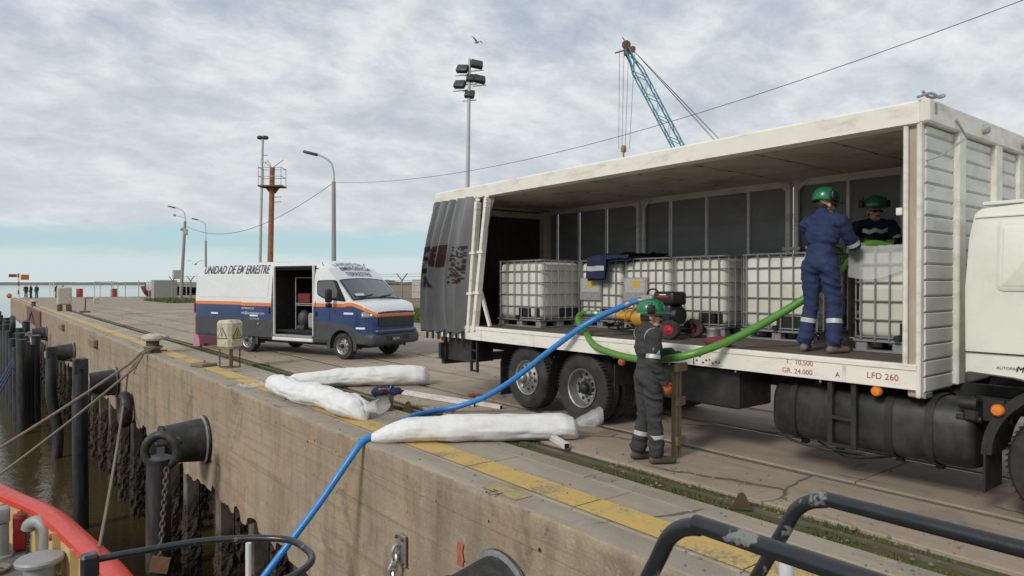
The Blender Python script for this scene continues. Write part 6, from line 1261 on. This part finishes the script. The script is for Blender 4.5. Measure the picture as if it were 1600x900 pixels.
# ================================================================== fence, container, far end of the quay
FPOST = M('fence_concrete', (.26, .22, .18), .9, var=.2, scale=3)
def fpost(loc, label, yaw=0, h=2.35):
    t_ = thing('fence_post', label, 'fence post', loc, yaw, 'fence posts along the verge'); b = MB(); b.cyl((0, 0, 0), (0, 0, h), .09, .08, 6); b.build('post', FPOST, t_)
    for s in (-1, 1): MB().cyl((0, 0, h - .05), (s * .42, 0, h + .5), .06, .045, 6).build('arm', FPOST, t_)
A, B = Vector((17.9, 86, -.03)), Vector((26.3, 47.5, -.06)); C = Vector((40, 24, -.06)); ang = math.atan2(-.617, .787)
fps = [A.lerp(B, k / 9) for k in range(10)] + [B.lerp(C, k / 6) for k in range(1, 4)]
for k, p in enumerate(fps): fpost(p, 'forked concrete fence post standing right of the van' if k == 9 else 'forked concrete fence post beside the leaning lamp post' if k == 0 else 'concrete fence post with forked top in the line behind the van', ang)
b = MB()
for z in (.4, .9, 1.4, 1.9, 2.3, 2.6, 2.8):
    for p, q in zip(fps, fps[1:]): b.tube([p + Vector((0, 0, z)), q + Vector((0, 0, z))], .012, 4)
tag(b.build('fence_wire', CAB_), 'thin wires strung between the forked fence posts', 'wire', kind='stuff')
for k, (u, h) in enumerate(((-5.5, 2.4), (-7, 2.3), (-9, 2.4), (-10, 2.3), (-11, 2.4), (-12.5, 2.2), (-14, 2.3))):
    pp_ = Vector((17.9, 86, 0)) + RV * u * .75 + FV * (12 - k); b = MB(); b.cyl((0, 0, 0), (0, 0, h), .06, n=6); o_ = b.build('thin_post', POLES); o_.location = pp_; tag(o_, 'thin pale post in the row at the water end of the quay', 'post', 'thin posts at the end of the quay')
ct = thing('container', 'pale shipping container beyond the fence right of the van', 'container', (49.2, 83.5, -.06), R_(-30)); b = MB(); b.box((0, 0, 1.3), (2.4, 6, 2.6), bev=.04); b.build('shell', M('container_white', (.50, .46, .42), .7, var=.1, dirt=(.3, .24, .2), damt=.5, dscale=.8), ct)
for k in range(5): MB().box((-.96 + .48 * k, -3.01, 1.3), (.10, .03, 2.3)).build('end_rib', MATS['container_white'], ct, smooth=None)
b = MB(); b.add(*rbox((0, 0, 1.2), (2.6, 1.6, 2.4), .05, 1)); o_ = b.build('hut', M('hut_grey', (.30, .29, .28), .8)); o_.location = (18.2, 92, 0); tag(o_, 'small grey hut at the fence left of the van', 'hut')
SCRUB = M('scrub_leaf', (.10, .10, .04), .9, var=.3, scale=2)
def bush(loc, r, label, grp):
    vs, fs = [], []
    for _ in range(260):
        d = Vector((random.gauss(0, 1), random.gauss(0, 1), abs(random.gauss(0, .8)))).normalized() * r * random.uniform(.5, 1) ; d.z *= .75; a = random.random() * 6.3; w = .12 * r; u = Vector((math.cos(a), math.sin(a), random.uniform(-.5, .5))) * w; q = Vector((0, 0, w * 1.4)) + Vector((random.uniform(-w, w), random.uniform(-w, w), 0)); o = len(vs); vs += [d - u, d + u, d + q]; fs.append([o, o + 1, o + 2])
    t_ = thing('bush', label, 'bush', loc, 0, grp); MB().add(vs, fs).build('crown', SCRUB, t_, smooth=None); MB().cyl((0, 0, -.1), (0, 0, r * .5), .05, .03, 6).build('stem', TIMBER, t_)
for k in range(8): p = Vector((29 + 3.4 * k, 56 + 6 * (k % 3), -.06)); bush(p, .8 + .4 * (k % 2), 'low scrubby bush in the field behind the fence', 'bushes behind the fence')
# small figures and fittings far along the quay
J4 = dict(hip=(0, 0, .96), chest=(0, 0, 1.27), neck=(0, -.01, 1.475), head=(0, .02, 1.62), shR=(.19, 0, 1.42), elR=(.25, -.03, 1.13), wrR=(.23, .08, .9), shL=(-.19, 0, 1.42), elL=(-.25, -.03, 1.13), wrL=(-.23, .08, .9), knR=(.11, .02, .5), anR=(.12, 0, .1), toeR=(.14, .16, 0), knL=(-.11, .02, .5), anL=(-.12, 0, .1), toeL=(-.14, .16, 0), muffs=False, armband=False)
DKC = M('dark_clothes', (.03, .032, .04), .9); far0, _, _ = person('person', 'leftmost dark clothed figure standing at the far end of the quay', (5.6, 116, 0), (.3, -1), J4, [DKC, SKIN, HAIR, BOOT, SKIN, SKIN, LIPS], .016)
for ch in [o for o in COL.objects if o.parent == far0 and o.name.startswith(('helmet', 'reflective'))]: 
    for c2 in [o for o in COL.objects if o.parent == ch]: bpy.data.objects.remove(c2)
    bpy.data.objects.remove(ch)
far0['group'] = 'people at the end of the quay'
for k, (x, y, yaw, l) in enumerate(((6.0, 113, 1, 'middle dark clothed figure of the group by the red signpost'), (6.7, 114, 2.5, 'right hand dark figure of the group by the red signpost'), (9.15, 116, .5, 'left one of the two figures beside the white ladder'), (9.9, 116.4, 3, 'right one of the two figures beside the white ladder'))):
    c = copy_tree(far0); c.location = (x, y, 0); c.rotation_euler = (0, 0, yaw); c['label'] = l
sg = thing('signpost', 'small red and white signpost at the far left end of the quay', 'signpost', (4.6, 112, 0)); b = MB()
for k in range(6): b.cyl((0, 0, k * .55), (0, 0, k * .55 + .55), .10, n=8, mi=k % 2)
REDP = M('red_paint', (.36, .05, .03), .7); b.build('pole', [FLAGW, REDP], sg); MB().box((-.6, 0, 3.0), (.9, .1, .4)).build('left_board', REDP, sg); MB().box((.7, 0, 2.8), (.9, .1, .7)).build('right_board', M('orange_board', (.5, .16, .04), .7), sg); b = MB(); b.ell((-1.0, 0, .35), (.3, .3, .35), 10); b.build('orange_float', MATS['orange_board'], sg)
ld = thing('ladder', 'white ladder frame standing beside the two far figures', 'ladder', (8.55, 116, 0)); b = MB(); [b.cyl((x, 0, 0), (x, 0, 2.0), .05, n=6) for x in (-.25, .25)]; [b.cyl((-.25, 0, z), (.25, 0, z), .04, n=6) for z in (.4, .8, 1.2, 1.6, 2.0)]; b.build('frame', FLAGW, ld)
for x, y, l in ((12.0, 117, 'left one of two red drums at the end of the quay'), (16.2, 116, 'right red drum under the thin frame at the quay end')):
    b = MB(); b.lathe([(0, 0), (.42, 0), (.42, .4), (.44, .42), (.42, .44), (.42, .8), (.44, .82), (.42, .84), (.42, 1.2), (0, 1.2)], n=16); o_ = b.build('drum', REDP); o_.location = (x, y, 0); tag(o_, l, 'drum', 'red drums at the end of the quay')
fr = thing('pipe_gantry', 'thin pipe frame standing over the red drum at the quay end', 'frame', (15.4, 116.5, 0)); b = MB(); [b.cyl((x, y, 0), (x, y, 2.2), .05, n=6) for x in (-1.6, -.9, .8, 1.4) for y in (0,)]; b.cyl((-1.6, 0, 2.2), (1.4, 0, 2.2), .05, n=6); b.build('pipes', POLES, fr)
bt = thing('fishing_boat', 'small boat with a red hull moored beyond the end of the quay', 'boat', (24, 128, -6.1), 1.2); b = MB(); b.grid(lambda i, j: Vector((-4 + 8 * i / 10, (j - 3) / 3 * 1.5 * (1 - (max(0, i - 5) / 5) ** 2 * .95), 6.0 + (abs(j - 3) / 3) * 1.6 + .4 * (i / 10) ** 2 - (1.6 if abs(j - 3) < 3 else 0) * .4)), 11, 7); b.build('hull', M('hull_red', (.22, .05, .035), .7), bt); MB().box((-1.5, 0, 7.5), (1.8, 1.8, 1.4), bev=.1).build('wheelhouse', FLAGW, bt)
cs_ = thing('barrier_pair', 'pair of pale concrete barrier blocks on dark feet by the yellow line', 'barrier', (5.15, 59.5, 0)); MB().box((0, 0, 1.1), (.9, .6, 1.3), bev=.08).build('block', STONEW, cs_); [MB().box((x, 0, .22), (.32, .5, .44), bev=.04).build('foot', RUST, cs_) for x in (-.28, .28)]
vp = thing('vent_post', 'thin angled post with a small white box standing on the far quay', 'post', (6.0, 55.5, 0)); b = MB(); b.cyl((0, 0, 0), (.05, 0, 1.0), .05, n=6); b.cyl((.05, 0, 1.0), (.5, -.2, 1.0), .04, n=6); b.build('stem', RUST, vp); MB().box((.65, -.25, .85), (.35, .3, .45), bev=.05).build('box', STONEW, vp); MB().box((0, 0, .05), (.6, .6, .1)).build('base', RUST, vp)

# ================================================================== the boat the picture is taken from
BRED = M('boat_red', (.60, .050, .028), .4, var=.06, scale=3, coat=.15, dirt=(.42, .12, .08), damt=.4, dscale=4); BCREAM = M('boat_cream', (.58, .42, .20), .5, var=.06, scale=3, dirt=(.34, .22, .10), damt=.4, dscale=3); BDECK = M('boat_deck_grey', (.14, .145, .15), .75, var=.15, scale=4, dirt=(.08, .075, .07), damt=.5, dscale=3); BGREY = M('boat_fitting_grey', (.30, .31, .32), .5, .1, var=.12, scale=8, dirt=(.2, .15, .1), damt=.4, dscale=8); BBLACK = M('chipped_black_paint', (.012, .014, .017), .35, var=.2, scale=9, dirt=(.22, .22, .21), damt=.75, dscale=9, dlo=.63, dhi=.655, coat=.2, bmp=.2, bscale=25); BWHITE = M('boat_white', (.62, .62, .60), .45, var=.06)
boat = thing('workboat', 'workboat alongside the quay with red rail, cream bulwark and black handrails', 'boat', (-1.0, 8, -6.1))
edge = spline([(-1.0, 25.2, 0), (-.15, 23.4, 0), (.72, 21.1, 0), (1.36, 19.3, 0), (1.80, 16.6, 0), (2.08, 14.3, 0), (2.2, 11, 0), (2.22, 6, 0), (2.2, -3, 0), (1.9, -8, 0)], 6); other = [Vector((-2.0 - p.x, p.y, 0)) for p in edge[::-1]]; rim_ = other[:-1] + edge
def BP(n, b, m, p=None, **k): return b.build(n, m, p or boat, True, **k)
b = MB(); nrm_ = lambda i: (rim_[min(i + 1, len(rim_) - 1)] - rim_[max(0, i - 1)]).normalized(); L = len(rim_)
sec_ = [(-.24, -.07), (-.22, .05), (-.10, .09), (.10, .09), (.20, .05), (.23, -.07), (.10, -.12), (-.12, -.12)]
b.grid(lambda i, j: rim_[i] + Vector((nrm_(i).y, -nrm_(i).x, 0)) * -sec_[j % 8][0] + Vector((0, 0, -3.40 + sec_[j % 8][1] + (.45 * max(0, (rim_[i].y - 17) / 8) ** 2))), L, 9); BP('red_rail', b, BRED, smooth=50)
b = MB(); b.grid(lambda i, j: rim_[i] + Vector((nrm_(i).y, -nrm_(i).x, 0)) * (0.14 + .012 * j) * -1 * -1 + Vector((0, 0, (-3.37, -4.36)[j] + (.45 * max(0, (rim_[i].y - 17) / 8) ** 2) * (1 - j))), L, 2); BP('bulwark', b, BCREAM, smooth=60)
b = MB(); b.grid(lambda i, j: rim_[i] + Vector((nrm_(i).y, -nrm_(i).x, 0)) * (-.12, -.02, .5)[j] + Vector((0, 0, (-3.38, -4.6, -6.6)[j] + (.45 * max(0, (rim_[i].y - 17) / 8) ** 2) * (1 if j == 0 else 0))), L, 3, flip=True); BP('hull', b, BBLACK, smooth=60)
BP('foredeck', MB().add([p + Vector((0, 0, -4.35)) for p in rim_], [list(range(L))[::-1]]), BDECK, smooth=None)
for i in range(len(other) - 1 + 6, len(rim_) - 8, 3):
    p, n_ = rim_[i], Vector((nrm_(i).y, -nrm_(i).x, 0)); b = MB(); b.bar(p + n_ * .20 * 1 + Vector((0, 0, -4.35)), p + n_ * .22 + Vector((0, 0, -3.4)), .03, .16); BP('bulwark_rib', b, BCREAM, smooth=None)
# foredeck fittings
def at_deck(px, py):
    u, v = (px - 800) / 1072, -(py - 450) / 1072; c_, s_ = math.cos(R_(38.08)), math.sin(R_(38.08)); p_ = R_(.43); d = Vector((s_ * math.cos(p_) + u * c_ + v * s_ * math.sin(p_), c_ * math.cos(p_) - u * s_ + v * c_ * math.sin(p_), -math.sin(p_) + v * math.cos(p_))); return d * ((-4.35 - 2.05) / d.z)
dk = lambda px, py: at_deck(px, py) + Vector((-.22, -.25, 0))
gk = dk(88, 868)[:2]; MB().tube(spline([(gk[0], gk[1], -4.36), (gk[0], gk[1], -3.95), (gk[0], gk[1] + .0, -3.62), (gk[0] - .12, gk[1] + .15, -3.45), (gk[0] - .28, gk[1] + .32, -3.52), (gk[0] - .32, gk[1] + .36, -3.64)], 6), .14, 16).build('gooseneck_vent', BGREY, boat, True); MB().lathe([(.2, 0), (.2, .04), (.14, .06)], (gk[0], gk[1], -4.35), n=18).build('vent_flange', BGREY, boat, True)
b = MB(); chain(b, (gk[0] - .3, gk[1] + .34, -3.66), (gk[0] - .35, gk[1] + .25, -4.3), .09, .012); BP('vent_chain', b, CHAS)
hx, hy = dk(112, 880)[:2]; hd_ = MB().cyl((hx, hy, -4.36), (hx, hy, -3.72), .085, n=14).build('hydrant_pipe', BGREY, boat, True); b = MB(); b.cyl((hx, hy, -3.74), (hx, hy, -3.45), .10, .085, 14); b.cyl((hx - .2, hy + .1, -3.62), (hx + .05, hy, -3.62), .075, n=12); b.lathe([(.10, 0), (.11, .02), (.10, .04)], (hx, hy, -3.40), n=12, caps=True); b.cyl((hx, hy, -3.45), (hx, hy, -3.36), .02, n=6); b.build('red_valve', MATS['red_enamel'], hd_, True)
mx, my = dk(18, 862)[:2]; b = MB(); b.cyl((mx, my, -4.36), (mx, my, -3.55), .17, n=18); b.lathe([(.26, 0), (.26, .05), (.17, .07)], (mx, my, -4.35), n=18); BP('post_vent', b, BGREY); b = MB(); b.add(*rbox((mx, my, -3.36), (.38, .38, .36), .06, 2)); BP('vent_head', b, BGREY)
b = MB(); b.add(*rbox((dk(46, 850).x, dk(46, 850).y, -3.92), (.24, .44, .80), .03, 2)); hb_ = BP('hydrant_box', b, MATS['red_enamel']); [MB().box((dk(46, 850).x - .124, dk(46, 850).y, -3.86 - .06 * k), (.006, .18 - .04 * k, .03)).build('white_mark', VLW, hb_, True, smooth=None) for k in (0, 1)]
b = MB(); b.lathe([(.0, .62), (.42, .62), (.45, .58), (.44, .52), (.30, .46), (.28, .2), (.40, .08), (.42, 0)], (dk(80, 905).x, dk(80, 905).y, -4.36), n=26); BP('capstan', b, BGREY)
b = MB(); [b.tube([(dk(10, 885).x + (.22 + .03 * k) * math.cos(q), dk(10, 885).y + (.22 + .03 * k) * math.sin(q), -4.31 + .02 * k) for q in [2 * math.pi * i / 20 for i in range(20)]], .03, 6, closed=True) for k in range(3)]; BP('rope_coil', b, ROPE)
b = MB(); b.tube(spline([(1.30, 15.6, -4.3), (1.32, 15.5, -4.0), (1.45, 15.4, -3.8), (1.5, 15.6, -3.9)], 5), .05, 8); b.tube([(1.5, 15.3, -4.3), (1.5, 15.3, -3.7)], .045, 8); BP('cream_pipework', b, BCREAM)
MB().lathe([(.0, .5), (.12, .46), (.18, .3), (.18, 0)], (1.02, 15.25, -4.36), n=16).build('black_float', BBLACK, boat, True)
for bx_, by_, bz_ in ((-1.5, 22.4, -3.3), (-1.4, 21.2, -3.9), (-1.2, 24.55, -2.75)): MB().lathe([(.16, -4.36 - bz_), (.13, -4.2 - bz_), (.13, .02), (.19, .05), (.19, .12), (0, .14)], (bx_, by_, bz_), n=16).build('mooring_bitt', BBLACK, boat, True)
# bridge deck under the camera, its stair rails, and the platform rail ahead
MB().box((-1.0, -1.6, .40), (4.6, 6.2, .10), bev=.02).build('bridge_deck', BDECK, boat, True); MB().box((-1.0, -2.4, -1.9), (4.2, 4.6, 4.5), bev=.05).build('deckhouse', BWHITE, boat, True)
MB().box((-1.2, 2.55, -.66), (3.0, 2.3, .08), bev=.02).build('lower_platform', BDECK, boat, True); MB().box((-1.2, 2.4, -2.5), (2.4, 1.8, 3.6), bev=.05).build('platform_house', BWHITE, boat, True)
def stair_rail(x, ytop, z, r=.0165):
    b = MB(); b.tube(spline([(x, -1.6, z), (x, -.4, z), (x, ytop - .16, z), (x, ytop - .05, z - .004), (x, ytop + .012, z - .035), (x, ytop + .05, z - .10), (x, ytop + .14, z - .27), (x, ytop + .5, z - .95), (x, ytop + .62, z - 1.18)], 6), r, 14); rl = BP('stair_handrail', b, BBLACK)
    for yy, zz in ((ytop + .045, z - .14), (-1.0, z)): MB().cyl((x, yy, .45), (x, yy, zz), .017, n=12).build('stanchion', BWHITE, rl, True)
stair_rail(1.51, .83, 1.562); stair_rail(1.05, .83, 1.604)
def at_z(px, py, z):
    u, v = (px - 800) / 1072, -(py - 450) / 1072; c_, s_ = math.cos(R_(38.08)), math.sin(R_(38.08)); p_ = R_(.43); d = Vector((s_ * math.cos(p_) + u * c_ + v * s_ * math.sin(p_), c_ * math.cos(p_) - u * s_ + v * c_ * math.sin(p_), -math.sin(p_) + v * math.cos(p_))); q = d * ((z - 2.05) / d.z); return (q.x, q.y, z)
lr = [at_z(*q, .45) for q in ((140, 876), (215, 862), (330, 844), (440, 842), (478, 858), (487, 876), (462, 898), (420, 915))]
b = MB(); b.tube(spline(lr, 7), .021, 12); pr_ = BP('platform_handrail', b, BBLACK)
for k in (0, 6): MB().cyl((lr[k][0], lr[k][1], -.64), (lr[k][0], lr[k][1], .44), .017, n=10).build('stanchion', BBLACK if k == 0 else BWHITE, pr_, True)
q = at_z(388, 846, .45); MB().cyl((q[0], q[1], -.64), (q[0], q[1], .44), .017, n=10).build('stanchion', BWHITE, pr_, True)
MB().box((lr[0][0], lr[0][1], .42), (.09, .09, .14), bev=.015).build('rail_bracket', BBLACK, pr_, True)
